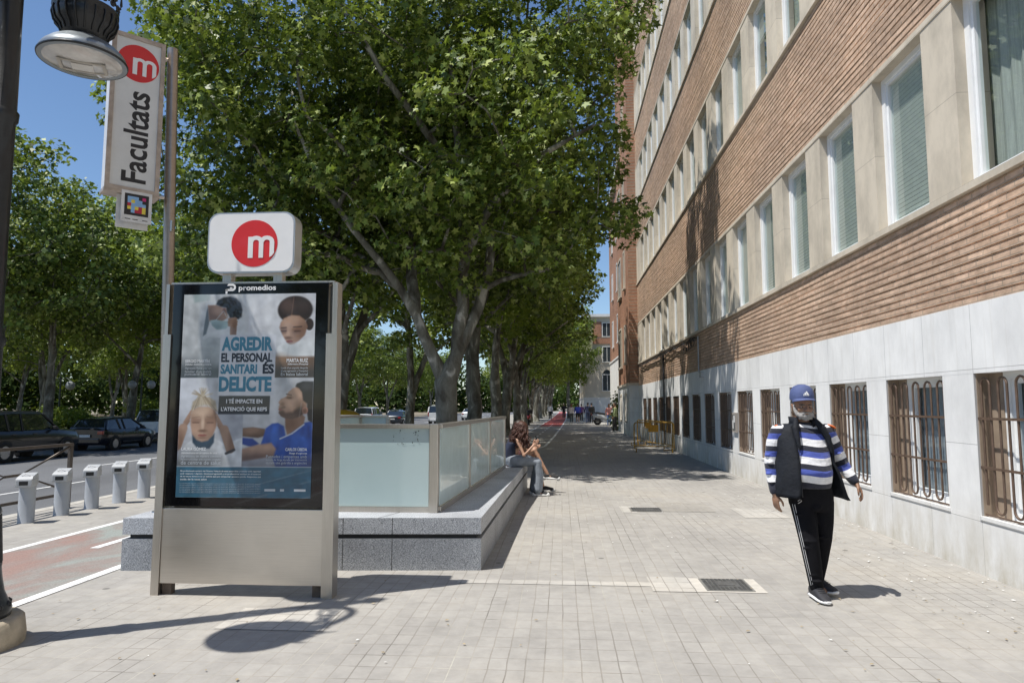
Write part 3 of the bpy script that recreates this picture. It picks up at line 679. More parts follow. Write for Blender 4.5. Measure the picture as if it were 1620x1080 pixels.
# --- trees on the median and in the park across the road
mv = []
for i, (nl, ls, lean) in enumerate([(18000, .13, .5), (17000, .135, -.5), (16000, .135, 0)]):
    rs = random.Random(70+i)
    e = [((0,0,9.6),(4.6,4.6,4.2)), ((1.8,-.6,7.4),(3.0,3.2,2.6)), ((-1.8,.5,7.8),(3.0,3.2,2.8)), ((0,0,12.2),(2.6,2.6,2.2))]
    mv.append(tree_from('med', 70+i, row_limbs(rs, 13.5, .25, lean), e, 165, .78, .8, nl, ls, 'mid', [M_BARK, M_BARK, M_BARKD][i], [M_LEAF, M_LEAFY, M_LEAF][i], minz=3.4))
spots = [  # x, y, variant, rz, scale, label
 (-25.0, 27.5, 2, .3, 1.02, 'dark trunked tree at the far left edge on the median behind the black off-roader'),
 (-25.2, 32.0, 0, 1.9, .95, 'slender pale trunked plane tree on the median left of the bushes'),
 (-24.6, 37.5, 1, 4.1, 1.0, 'pale plane tree with a slanting white limb behind the black hatchback'),
 (-23.8, 36.0+6, 2, 2.1, 1.06, 'dark forked tree on the median just left of the advertising totem'),
 (-24.4, 50, 0, .8, 1.0, 'median plane tree hidden behind the advertising totem'),
 (-24.0, 58, 1, 2.7, 1.0, 'pale plane tree on the median over the silver van'),
 (-24.2, 66, 0, 5.0, .98, 'median plane tree over the white off-roader'),
 (-24.0, 76, 1, 1.0, .98, 'median plane tree over the dark saloon'),
 (-24.0, 88, 0, 3.6, 1.0, 'median plane tree farther off over the white hatch van'),
 (-24.0, 102, 2, 3.6, 1.0, 'distant median tree left of the big plane trunk'),
 (-24.0, 118, 1, 0.6, 1.0, 'distant median tree seen just right of the big plane trunk'),
 (-24.0, 136, 0, 0.6, 1.0, 'farthest median tree at the end of the road'),
 (-38.0, 30, 1, .5, 1.0, 'park tree behind the median at the far left edge'),
 (-38.5, 39, 0, 2.5, 1.05, 'park tree behind the bushes of the median'),
 (-38.2, 48, 2, 4.5, 1.1, 'park tree behind the slanting white limb'),
 (-38.4, 58, 1, 1.5, 1.0, 'park tree left behind the advertising totem'),
 (-38.4, 69, 0, 3.5, 1.0, 'park tree beyond the silver van'),
 (-38.4, 82, 2, 5.5, 1.0, 'park tree beyond the white off-roader'),
 (-38.4, 96, 1, 2.2, 1.0, 'park tree beyond the dark saloon'),
 (-56, 42, 2, 2.0, 1.1, 'deep park tree at the far left, behind the other park trees'),
 (-56, 54, 0, 1.0, 1.1, 'deep park tree second from the far left'),
 (-56, 67, 1, 4.0, 1.1, 'deep park tree behind the totem side'),
 (-56, 82, 2, 5.0, 1.1, 'deep park tree behind the glass rail left part'),
 (-56, 100, 0, 3.0, 1.1, 'deep park tree behind the glass rail middle'),
 (-56, 122, 1, 3.0, 1.1, 'deep park tree behind the parked cars far away')]
for x, y, v, rz, sc, lab in spots:
    place_tree(*mv[v], lab, (x - (2.2 if x > -30 and y > 44 else 0), y, -.28), rz, 'trees across the road', sc*(.9 if y > 44 else 1))
# far wood closing the park, seen as one mass
rs = random.Random(9); C_ = []; R_ = []
for i in range(620):
    a = rs.random(); x = -72-rs.random()*22 if a < .55 else -84+rs.random()*92; y = 5+rs.random()*175 if a < .55 else 168+rs.random()*34
    z = rs.uniform(.2, 13)*rs.choice([.5,1,1]); C_.append((x,y,z)); R_.append(rs.uniform(2.4, 4.2))
fw_me = leaf_mesh('far_wood', C_, R_, 90000, .5, 3, 'far', m_leaf('far leaf', [(.015,.03,.008), (.03,.05,.012), (.045,.075,.016)], tw=.15, rg=.8, spec=.1), .8)
fo = bpy.data.objects.new('far_wood', fw_me); COL.objects.link(fo); tag(fo, kind='stuff', label='dark far wood closing the park behind the nearer trees', cat='wood')
# undergrowth: bushes and hedge on the median
def bush(label, x, y, w, d, h, n, leafm, seed, name='bush', size=.085):
    t = thing(name, label, 'bush', (x, y, -.28)); rs = random.Random(seed); C_ = []; R_ = []; mb = MB()
    for i in range(26):
        p = (rs.uniform(-w/2, w/2), rs.uniform(-d/2, d/2), rs.uniform(.25*h, .85*h)*(1-.25*abs(rs.uniform(-1,1)))); C_.append(p); R_.append(rs.uniform(.2,.34)*h**.7)
        mb.tube([(p[0]*.25, p[1]*.25, 0), (p[0]*.7, p[1]*.7, p[2]*.5), p], [.02,.014,.006], 5)
    LOC(mb, 'stem', M_BARKD, t); lm_ = leaf_mesh('foliage', C_, R_, n, size, seed, 'mid', leafm, .9); mkobj('foliage', lm_, t, (0,0,0)); return t
bush('bright green rounded bush on the median above the black hatchback', -25.6, 33.8, 2.6, 2.0, 2.1, 5000, M_LEAFY, 1)
bush('low green bush on the median right of the rounded bush', -25.0, 36.0, 2.6, 1.6, 1.3, 3500, M_LEAFY, 2)
bush('tall bright bush on the median beside the dark forked tree', -24.4, 39.3, 1.9, 1.8, 2.6, 4500, M_LEAFY, 3)
bush('clipped green hedge on the median beyond the dark saloon', -23.4, 80, 2.2, 5, 1.9, 5000, M_LEAFY, 4, 'hedge', .12)
bush('dark low hedge on the median at the far left', -25.6, 28.5, 3.6, 3.0, 1.1, 4000, M_LEAF, 5, 'hedge')
bush('climbing plant growing against the white corner wall', 3.75, 44.3, .5, .9, 3.2, 1600, M_LEAF, 6, 'plant')
# unseen plane trees added behind the viewer to darken reflections in glass and metal
for k, (x, y, v) in enumerate([(-3.4,-15,0), (-3.2,-22,1), (-9.6,-17,2), (-3.3,-29,0), (-11,-26,1), (2.2,-27,2)]):
    place_tree(*vars_[v], ['first','second','third','fourth','fifth','sixth'][k]+' plane tree added behind the viewer, seen only in reflections', (x, y, 0), k*1.3, 'plane trees behind the viewer', .9)
# fallen leaves and litter on the pavement
mb = MB(); rs = random.Random(21)
for i in range(700):
    x = rs.choice([rs.uniform(-4.5, 3.9), rs.uniform(2.9, 3.93)]); y = rs.uniform(3.2, 16); a = rs.random()*6.28; s_ = rs.uniform(.006, .022)
    if -4.4 < x < -.7 and 6.3 < y < 13.4: continue
    z = .0095+rs.random()*.002
    mb.add([(x+s_*math.cos(a), y+s_*math.sin(a), z), (x-s_*.5*math.sin(a), y+s_*.5*math.cos(a), z+.003), (x-s_*math.cos(a), y-s_*math.sin(a), z), (x+s_*.5*math.sin(a), y-s_*.5*math.cos(a), z+.001)], [(0,1,2,3)], rs.choice([0,0,1]))
tag(mb.build('litter', [plain('dry leaf bits', (.30,.24,.15), .8, var=.5, scale=30), plain('paper bits', (.7,.7,.68), .8)]), kind='stuff', label='scattered dry leaf bits and specks of litter on the paving', cat='litter')
# ================================================================== TEXT
_fonts = {}
def text_pts(s, size=1.0, bold=0.0, xs=1.0, align='CENTER', space=1.0):
    """mesh verts/faces of a flat text, x right, y up"""
    cu = bpy.data.curves.new('t', 'FONT'); cu.body = s; cu.size = size; cu.offset = bold; cu.align_x = align; cu.align_y = 'CENTER'; cu.space_character = space; cu.resolution_u = 3
    o = bpy.data.objects.new('t', cu); COL.objects.link(o); dg = bpy.context.evaluated_depsgraph_get()
    me = bpy.data.meshes.new_from_object(o.evaluated_get(dg)); vs = [(v.co.x*xs, v.co.y) for v in me.vertices]; fs = [tuple(p.vertices) for p in me.polygons]
    bpy.data.objects.remove(o); bpy.data.curves.remove(cu); bpy.data.meshes.remove(me); return vs, fs
def fit_text(mb, s, fn, cx, cy, w, h, bold=0.0, m=0, t=0.0, align='C', rot=0.0):
    """text scaled so its box is w x h (w or h None = keep ratio), centred at cx,cy; fn(u,v,t)->3d"""
    vs, fs = text_pts(s, 1.0, bold)
    if not vs: return
    x0, x1 = min(v[0] for v in vs), max(v[0] for v in vs); y0, y1 = min(v[1] for v in vs), max(v[1] for v in vs)
    sx = w/(x1-x0) if w else h/(y1-y0); sy = h/(y1-y0) if h else sx
    if not w: w = (x1-x0)*sx
    if not h: h = (y1-y0)*sy
    out = []
    for x, y in vs:
        u = (x-x0)*sx - (w/2 if align == 'C' else (w if align == 'R' else 0)); v = (y-y0)*sy - h/2
        c, s_ = math.cos(rot), math.sin(rot); out.append(fn(cx+u*c-v*s_, cy+u*s_+v*c, t))
    mb.add(out, fs, m)
M_WHITE = plain('white sign face', (.80,.80,.80), .35, var=.03, coat=.3); M_RED = plain('metro red', (.62,.02,.025), .4, var=.03, coat=.3); M_BLK = plain('black lettering', (.02,.02,.022), .5, var=.1)
M_STEEL = m_steel('brushed steel', (.56,.52,.47), .36, (25, 25, 1)); M_STEELH = m_steel('brushed steel panel', (.62,.58,.53), .34, (1, 1, 40), .10); M_ALU = m_steel('aluminium', (.62,.62,.62), .4, (1,1,1))
def logo(mb, fn, cx, cy, r, t, mr, mw_, rot=0.0, k=48):
    mb.prism([(cx+r*math.cos(2*math.pi*i/k), cy+r*math.sin(2*math.pi*i/k)) for i in range(k)], t, t+.0015, fn, mr)
    # lower-case m: stem, two arches; the last leg runs out through the rim
    c, s_ = math.cos(rot), math.sin(rot)
    def P2(u, v): u *= r; v *= r; return (cx+u*c-v*s_, cy+u*s_+v*c)
    cnt = [0]
    def poly(pts): cnt[0] += 1; mb.prism([P2(u, v) for u, v in pts], t+.002, t+.0035+.00012*cnt[0], fn, mw_)
    w = .215; x0, x1, x2 = -.27, .19, .66; yb, yt = -.62, .22
    poly([(x0, yb), (x0+w, yb), (x0+w, yt+.06), (x0, yt+.06)])
    for xa, xb, last in ((x0, x1, False), (x1, x2, True)):
        n = 8; ro_x = (xb+w-xa-.0)/2 - .02; cxm = (xa+.02+xb+w)/2; ri_x = ro_x-w*.9
        top = [(cxm+ro_x*math.cos(math.pi*(1-i/n)), yt-.17+.27*math.sin(math.pi*(1-i/n))) for i in range(n+1)]
        inn = [(cxm+ri_x*math.cos(math.pi*(1-i/n)), yt-.17+.10*math.sin(math.pi*(1-i/n))) for i in range(n+1)]
        for i in range(n): poly([top[i], top[i+1], inn[i+1], inn[i]])
        xl = cxm+ri_x; xr = cxm+ro_x
        if not last: poly([(xl, yb), (xr, yb), (xr, yt-.165), (xl, yt-.165)])
        else: poly([(xl, yb+.02), (xl+.10, yb+.08), (xr, -.42), (xr, yt-.165), (xl, yt-.165)])

# ================================================================== ADVERTISING TOTEM
def paint_poster(W_=300, H_=462):
    """flat printed poster: painted as a small raster, one colour per mesh corner"""
    u = (np.arange(W_)+.5)/W_; v = (np.arange(H_)+.5)/H_; U, V = np.meshgrid(u, v)      # V down from the top
    A = H_/W_; img = np.zeros((H_, W_, 3)); img[:] = (.66,.68,.70)
    rs = np.random.RandomState(4)
    def blur(n, k):
        for _ in range(k): n = (np.roll(n,1,0)+np.roll(n,-1,0)+np.roll(n,1,1)+np.roll(n,-1,1)+n)/5
        return n
    grain = blur(rs.rand(H_, W_), 14); grain = (grain-grain.mean())/grain.std()
    fold = blur(rs.rand(H_, W_), 60); fold = (fold-fold.mean())/fold.std()
    def put(mask, col, tex=.0):
        nonlocal img
        c = np.array(col)[None,None,:]*(1+tex*.4*fold[...,None]+tex*.12*grain[...,None]); m = np.clip(mask, 0, 1)[...,None]; img = img*(1-m)+c*m
    def ell(cx, cy, rx, ry, rot=0, soft=.12):
        x = U-cx; y = (V-cy)*A; ry = ry*A; c, s_ = math.cos(rot), math.sin(rot); X = (x*c+y*s_)/rx; Y = (-x*s_+y*c)/ry
        return np.clip((1-np.sqrt(X*X+Y*Y))/soft+.5, 0, 1)
    def poly(pts, soft=.006):
        # signed area test by crossing + soft edge by distance
        inside = np.zeros(U.shape, bool); dist = np.full(U.shape, 9.0); n = len(pts)
        for i in range(n):
            (x1, y1), (x2, y2) = pts[i], pts[(i+1) % n]
            with np.errstate(divide='ignore', invalid='ignore'):
                cr = ((y1 > V) != (y2 > V)) & (U < (x2-x1)*(V-y1)/(y2-y1+1e-12)+x1)
            inside ^= cr
            dx, dy = x2-x1, (y2-y1)*A; t = np.clip(((U-x1)*dx+(V-y1)*A*dy)/(dx*dx+dy*dy+1e-12), 0, 1)
            dist = np.minimum(dist, np.hypot(U-x1-t*dx, (V-y1)*A-t*dy))
        sg = np.where(inside, dist, -dist); return np.clip(sg/soft+.5, 0, 1)
    def seg(p, q, r0, r1, soft=.006):
        x1, y1 = p; x2, y2 = q; dx, dy = x2-x1, (y2-y1)*A; t = np.clip(((U-x1)*dx+(V-y1)*A*dy)/(dx*dx+dy*dy+1e-12), 0, 1)
        return np.clip((r0+(r1-r0)*t-np.hypot(U-x1-t*dx, (V-y1)*A-t*dy))/soft+.5, 0, 1)
    TL = (U < .5) & (V < .418); TR = (U >= .5) & (V < .418); BL = (U < .485) & (V >= .418) & (V < .85); BR = (U >= .485) & (V >= .418) & (V < .85)
    def blob(mask, cx, cy, rx, ry, col, k=.5, rot=0): put(np.clip(mask, 0, 1)*ell(cx, cy, rx, ry, rot, 1.0)*k, col)
    SKN, SKD, SKL = (.40,.275,.205), (.24,.145,.10), (.55,.40,.31)
    # --- top left: clinician holding the brow, mask, white coat
    put(TL*1.0, (.57,.60,.61), .05); put(TL*poly([(.07,0),(.20,0),(.20,.03),(.08,.045)], .02), (.36,.44,.44)); blob(TL, .40, .10, .25, .2, (.70,.72,.74), .6)
    put(TL*poly([(0,.06),(.08,.045),(.19,.035),(.20,.09),(.15,.20),(.16,.25),(.24,.23),(.30,.215),(.30,.43),(0,.43)], .008), (.56,.585,.60), .10)
    for p_, q_ in (((.03,.10),(.10,.40)), ((.10,.07),(.13,.20)), ((.16,.24),(.19,.33)), ((.05,.22),(.02,.40)), ((.20,.26),(.27,.31))): put(TL*seg(p_, q_, .008, .02, .05)*.45, (.38,.41,.43))
    put(TL*poly([(.185,.06),(.195,.11),(.20,.145),(.18,.20),(.155,.21),(.165,.14),(.175,.09)], .008), (.17,.20,.22))
    nk = poly([(.185,.055),(.25,.055),(.33,.075),(.34,.12),(.30,.135),(.23,.145),(.20,.135)], .010)*TL; put(nk, SKN, .04); blob(nk, .22, .115, .07, .05, SKD, .8); blob(nk, .27, .085, .05, .02, SKL, .6)
    put(TL*poly([(.245,.052),(.26,.030),(.30,.016),(.35,.013),(.40,.022),(.435,.045),(.45,.08),(.445,.115),(.42,.128),(.395,.118),(.36,.125),(.345,.105),(.33,.092),(.325,.07),(.28,.062)], .012), (.022,.022,.028), .2)
    blob(TL, .37, .035, .06, .02, (.10,.11,.14), .6, .3); put(TL*ell(.312,.083,.016,.014), (.36,.22,.17)); blob(TL, .312, .085, .010, .008, SKD, .9)
    mk = poly([(.205,.132),(.25,.128),(.30,.135),(.345,.135),(.35,.158),(.325,.176),(.26,.178),(.225,.158)], .010)*TL; put(mk, (.42,.53,.54), .06); blob(mk, .24, .165, .06, .02, (.25,.33,.34), .8)
    for k in range(3): put(mk*seg((.225,.142+.011*k),(.34,.142+.011*k),.0015,.0015,.004)*.5, (.30,.40,.41))
    put(TL*seg((.305,.085),(.25,.13),.0015,.0015,.004), (.6,.66,.68)); put(TL*seg((.31,.088),(.345,.135),.0015,.0015,.004), (.6,.66,.68))
    hd_ = np.maximum.reduce([seg((.355,.128),(.40,.126),.013,.012), seg((.352,.142),(.405,.140),.013,.012), seg((.355,.155),(.405,.153),.013,.011), seg((.385,.135),(.385,.225),.026,.024)])*TL; put(hd_, SKN, .04); blob(hd_, .395, .19, .02, .06, SKD, .8); put(hd_*seg((.355,.135),(.40,.133),.001,.001,.004)*.6, SKD); put(hd_*seg((.355,.148),(.40,.146),.001,.001,.004)*.6, SKD)
    put(TL*poly([(.155,.235),(.20,.215),(.28,.22),(.34,.205),(.42,.215),(.43,.33),(.26,.33),(.19,.29)], .012), (.50,.53,.54), .12); blob(TL, .22, .27, .06, .05, (.34,.37,.38), .6)
    put(TL*np.clip((V-.29)/.09, 0, 1)*.88, (.085,.11,.125))
    # --- top right: woman with parted dark hair resting on her sleeves
    put(TR*1.0, (.62,.64,.67), .05); blob(TR, .60, .08, .14, .16, (.74,.76,.79), .6); put(TR*seg((.56,-.02),(.64,.34),.012,.03,.05)*.4, (.42,.44,.48)); put(TR*seg((.68,-.02),(.72,.30),.012,.02,.04)*.35, (.45,.47,.5))
    hr = np.maximum(ell(.848,.082,.132,.070,0,.10), ell(.957,.155,.032,.030))*TR; put(hr, (.05,.032,.028), .2); blob(hr, .79, .06, .05, .04, (.15,.10,.085), .8, -.6); blob(hr, .90, .055, .05, .03, (.09,.065,.06), .7)
    fc_ = poly([(.732,.170),(.742,.145),(.765,.125),(.821,.109),(.88,.112),(.925,.135),(.942,.166),(.925,.207),(.885,.235),(.845,.252),(.815,.257),(.785,.238),(.755,.205)], .012)*TR; put(fc_, SKN, .03)
    blob(fc_, .93, .20, .07, .07, SKD, .7); blob(fc_, .80, .135, .07, .03, SKL, .7); blob(fc_, .79, .19, .03, .04, SKL, .5); put(hr*0+seg((.835,.018),(.822,.108),.0025,.003,.004)*TR*.7, (.28,.18,.14))
    put(TR*seg((.748,.172),(.785,.170),.004,.004), (.06,.035,.03)); put(TR*seg((.838,.168),(.90,.166),.004,.004), (.06,.035,.03))
    for cx_ in (.768, .868): blob(fc_, cx_, .186, .034, .014, (.20,.115,.085), .7); put(TR*seg((cx_-.02,.189),(cx_+.022,.188),.003,.0025), (.035,.02,.02))
    blob(fc_, .800, .205, .012, .03, SKL, .9); blob(fc_, .800, .222, .028, .008, SKD, 1.0); put(TR*ell(.813,.240,.026,.0065), (.28,.10,.09)); blob(fc_, .80, .250, .03, .006, SKD, .7)
    put(TR*poly([(.715,.30),(.72,.27),(.76,.245),(.80,.252),(.845,.262),(.90,.235),(.96,.222),(1,.225),(1,.42),(.6,.42),(.62,.34)], .010), (.66,.685,.70), .07); blob(TR, .83, .28, .05, .03, (.45,.48,.5), .7); put(TR*seg((.81,.262),(.80,.31),.004,.008,.012)*.5, (.40,.42,.45))
    put(TR*np.clip((V-.308)/.012, 0, 1)*(U>.60), (.24,.145,.085), .10); blob(TR*(U>.6), .72, .33, .1, .03, (.36,.24,.15), .6); put(TR*np.clip((V-.33)/.06, 0, 1)*(U>.60)*.85, (.05,.045,.045))
    # --- bottom left: fair woman, hands at her temples
    put(BL*1.0, (.52,.54,.58), .08); blob(BL, .05, .48, .15, .1, (.70,.73,.78), .8); blob(BL, .42, .60, .10, .15, (.36,.39,.44), .7)
    put(BL*poly([(.02,.80),(.06,.745),(.12,.715),(.28,.715),(.36,.745),(.44,.72),(.49,.71),(.49,.86),(0,.86)], .012), (.64,.67,.70), .12)
    put(BL*poly([(.105,.688),(.16,.715),(.22,.72),(.275,.69),(.272,.735),(.24,.765),(.15,.765),(.11,.735)], .012), (.05,.10,.15), .1)
    f_ = poly([(.088,.60),(.10,.575),(.15,.560),(.22,.560),(.27,.575),(.288,.605),(.285,.655),(.26,.70),(.225,.725),(.18,.732),(.14,.722),(.105,.695),(.09,.65)], .014)*BL; put(f_, (.46,.335,.26), .03)
    blob(f_, .28, .64, .07, .09, SKD, .7); blob(f_, .17, .585, .07, .025, (.62,.49,.39), .8); blob(f_, .13, .665, .04, .03, (.56,.40,.31), .7); blob(f_, .24, .665, .035, .03, (.52,.36,.28), .6)
    rs2 = np.random.RandomState(8)
    put(BL*poly([(.085,.585),(.10,.535),(.14,.515),(.22,.512),(.27,.53),(.292,.585),(.26,.562),(.20,.548),(.15,.553),(.11,.572)], .012), (.48,.43,.35), .15)
    for k in range(46):
        x0 = .09+.2*rs2.rand(); t_ = (x0-.09)/.2; c0 = [(.62,.57,.48),(.36,.30,.22),(.22,.17,.12),(.55,.48,.38)][k % 4]; put(BL*seg((x0,.585-.03*math.sin(math.pi*t_)),(.165+.05*(t_-.5),.505),.0018,.0018,.003)*.8, c0)
    for k in range(22):
        a_ = -2.9+2.7*rs2.rand(); put(BL*seg((.17,.508),(.17+.085*math.cos(a_),.508+.042*math.sin(a_)),.004,.0012,.004), [(.58,.52,.42),(.34,.28,.21),(.46,.40,.31)][k % 3])
    for cx_, s_ in ((.130,1),(.238,-1)):
        blob(f_, cx_, .630, .040, .012, (.34,.22,.165), .6); put(BL*seg((cx_-.024,.638),(cx_+.024,.638),.0028,.0028,.004), (.13,.075,.06)); put(BL*seg((cx_-.028,.612+.003*s_),(cx_+.028,.612-.003*s_),.0028,.002,.004)*.8, (.27,.19,.14))
    blob(f_, .182, .645, .012, .035, (.66,.52,.42), .9); blob(f_, .182, .678, .030, .007, SKD, .9); put(BL*ell(.182,.700,.034,.0055), (.34,.15,.13)); blob(f_, .182, .712, .03, .006, SKD, .6)
    for sg, x0, y0 in ((-1, .09, .582), (1, .285, .602)):
        for k in range(4): fm_ = seg((x0+sg*.004*k, y0+.016*k), (x0+sg*(.045+.006*k), y0+.055+.014*k), .0075, .0105, .004)*BL; put(fm_, (.47-.03*k,.34-.025*k,.265-.02*k)); put(BL*seg((x0+sg*.004*k, y0+.008+.016*k), (x0+sg*(.045+.006*k), y0+.063+.014*k), .001, .001, .004)*.6, SKD)
    w1 = seg((.035,.665),(-.01,.75),.034,.040)*BL; put(w1, (.46,.335,.26)); blob(w1, .0, .73, .05, .05, SKD, .7); w2 = seg((.345,.672),(.395,.765),.034,.034)*BL; put(w2, (.43,.31,.24)); blob(w2, .41, .74, .03, .06, SKD, .8); put(BL*seg((.365,.788),(.425,.770),.010,.010), (.05,.05,.06))
    put(BL*np.clip((V-.735)/.10, 0, 1)*(1-np.clip((U-.25)/.2, 0, 1))*.8, (.085,.095,.105))
    # --- bottom right: man in blue scrubs with head back
    put(BR*1.0, (.50,.52,.55), .06); blob(BR, .60, .55, .16, .1, (.66,.68,.70), .6); put(BR*seg((.70,.40),(.72,.64),.02,.02,.05)*.5, (.78,.80,.82))
    am = poly([(.481,.665),(.56,.660),(.65,.668),(.66,.70),(.60,.712),(.481,.705)], .012)*BR; put(am, (.17,.105,.075), .1); blob(am, .55, .675, .08, .02, SKN, .7)
    sc_ = poly([(.64,.705),(.655,.665),(.70,.642),(.745,.638),(.79,.655),(.805,.70),(.87,.67),(.927,.640),(1.0,.628),(1.0,.86),(.74,.86),(.70,.79),(.62,.745)], .010)*BR; put(sc_, (.035,.13,.45), .12)
    for p_, q_ in (((.70,.66),(.68,.74)), ((.76,.66),(.74,.76)), ((.84,.72),(.80,.84)), ((.93,.67),(.88,.80)), ((.97,.66),(.99,.84))): put(sc_*seg(p_, q_, .006, .014, .03)*.6, (.012,.05,.22))
    blob(sc_, .72, .70, .04, .04, (.07,.22,.62), .7); blob(sc_, .90, .72, .06, .04, (.06,.19,.56), .6); put(BR*poly([(.481,.71),(.56,.715),(.61,.74),(.56,.758),(.481,.742)], .01), (.025,.085,.33))
    a2 = poly([(.481,.765),(.60,.745),(.70,.735),(.735,.765),(.72,.80),(.62,.81),(.481,.825)], .016)*BR; put(a2, (.40,.275,.21), .05); blob(a2, .58, .81, .12, .02, SKD, .9); blob(a2, .62, .76, .09, .015, SKL, .6)
    nk2 = poly([(.795,.60),(.90,.585),(.945,.61),(.935,.645),(.87,.675),(.815,.70),(.80,.66)], .010)*BR; put(nk2, (.34,.225,.165)); blob(nk2, .83, .64, .05, .04, SKD, .8)
    fb = poly([(.885,.462),(.93,.47),(.955,.52),(.95,.585),(.90,.61),(.85,.622),(.80,.618),(.765,.607),(.745,.590),(.752,.575),(.744,.562),(.752,.550),(.742,.540),(.760,.522),(.800,.510),(.812,.490),(.845,.470)], .008)*BR; put(fb, (.46,.325,.25), .03)
    blob(fb, .90, .50, .06, .05, SKL, .5); blob(fb, .83, .545, .04, .03, (.57,.41,.32), .6); blob(fb, .92, .57, .05, .04, SKD, .6)
    put(fb*poly([(.742,.583),(.775,.578),(.80,.590),(.85,.585),(.885,.565),(.915,.56),(.93,.60),(.90,.625),(.80,.63),(.75,.61)], .022)*.75, (.085,.06,.05)); put(fb*poly([(.75,.566),(.79,.556),(.80,.564),(.77,.572)], .010)*.6, (.10,.07,.06))
    put(BR*poly([(.865,.462),(.875,.446),(.92,.436),(1.0,.436),(1.0,.64),(.965,.625),(.955,.585),(.955,.545),(.925,.53),(.915,.49),(.895,.472)], .010), (.022,.020,.022), .2); blob(BR, .95, .46, .04, .02, (.09,.09,.10), .7)
    put(BR*ell(.942,.578,.022,.018), (.42,.25,.20)); blob(BR, .942, .58, .014, .011, SKD, .9); put(BR*seg((.800,.498),(.838,.503),.0035,.003), (.06,.04,.035)); blob(fb, .822, .516, .026, .009, SKD, .9); put(BR*seg((.806,.516),(.838,.517),.002,.002), (.05,.03,.03)); put(BR*ell(.757,.573,.014,.005), (.36,.18,.15)); blob(fb, .775, .548, .016, .01, SKD, .7)
    put(BR*seg((.937,.646),(.85,.690),.0045,.0045), (.62,.66,.72)); put(BR*seg((.85,.690),(.762,.716),.0045,.004), (.62,.66,.72)); put(BR*seg((.915,.54),(.90,.61),.0015,.0015,.01)*.4, (.6,.6,.6))
    put(BR*np.clip((V-.76)/.09, 0, 1)*.6, (.06,.07,.12))
    # white headline block, navy strip, teal foot
    put(poly([(.29,.205),(.712,.205),(.708,.505),(.285,.505)], .003), (.62,.64,.68))
    put(poly([(.297,.507),(.68,.507),(.678,.597),(.294,.597)], .003), (.018,.04,.065))
    put((V > .852)*1.0, (.05,.17,.25), .10)
    for c_ in range(3): img[..., c_] = blur(img[..., c_], 1)
    img *= 1+.01*grain[..., None]+.03*fold[..., None]
    return np.clip(img, 0, 1)**1.3*.92
PX0, PX1, PZ0, PZ1 = -3.297, -2.113, .815, 2.562      # the printed area
PY = 5.73
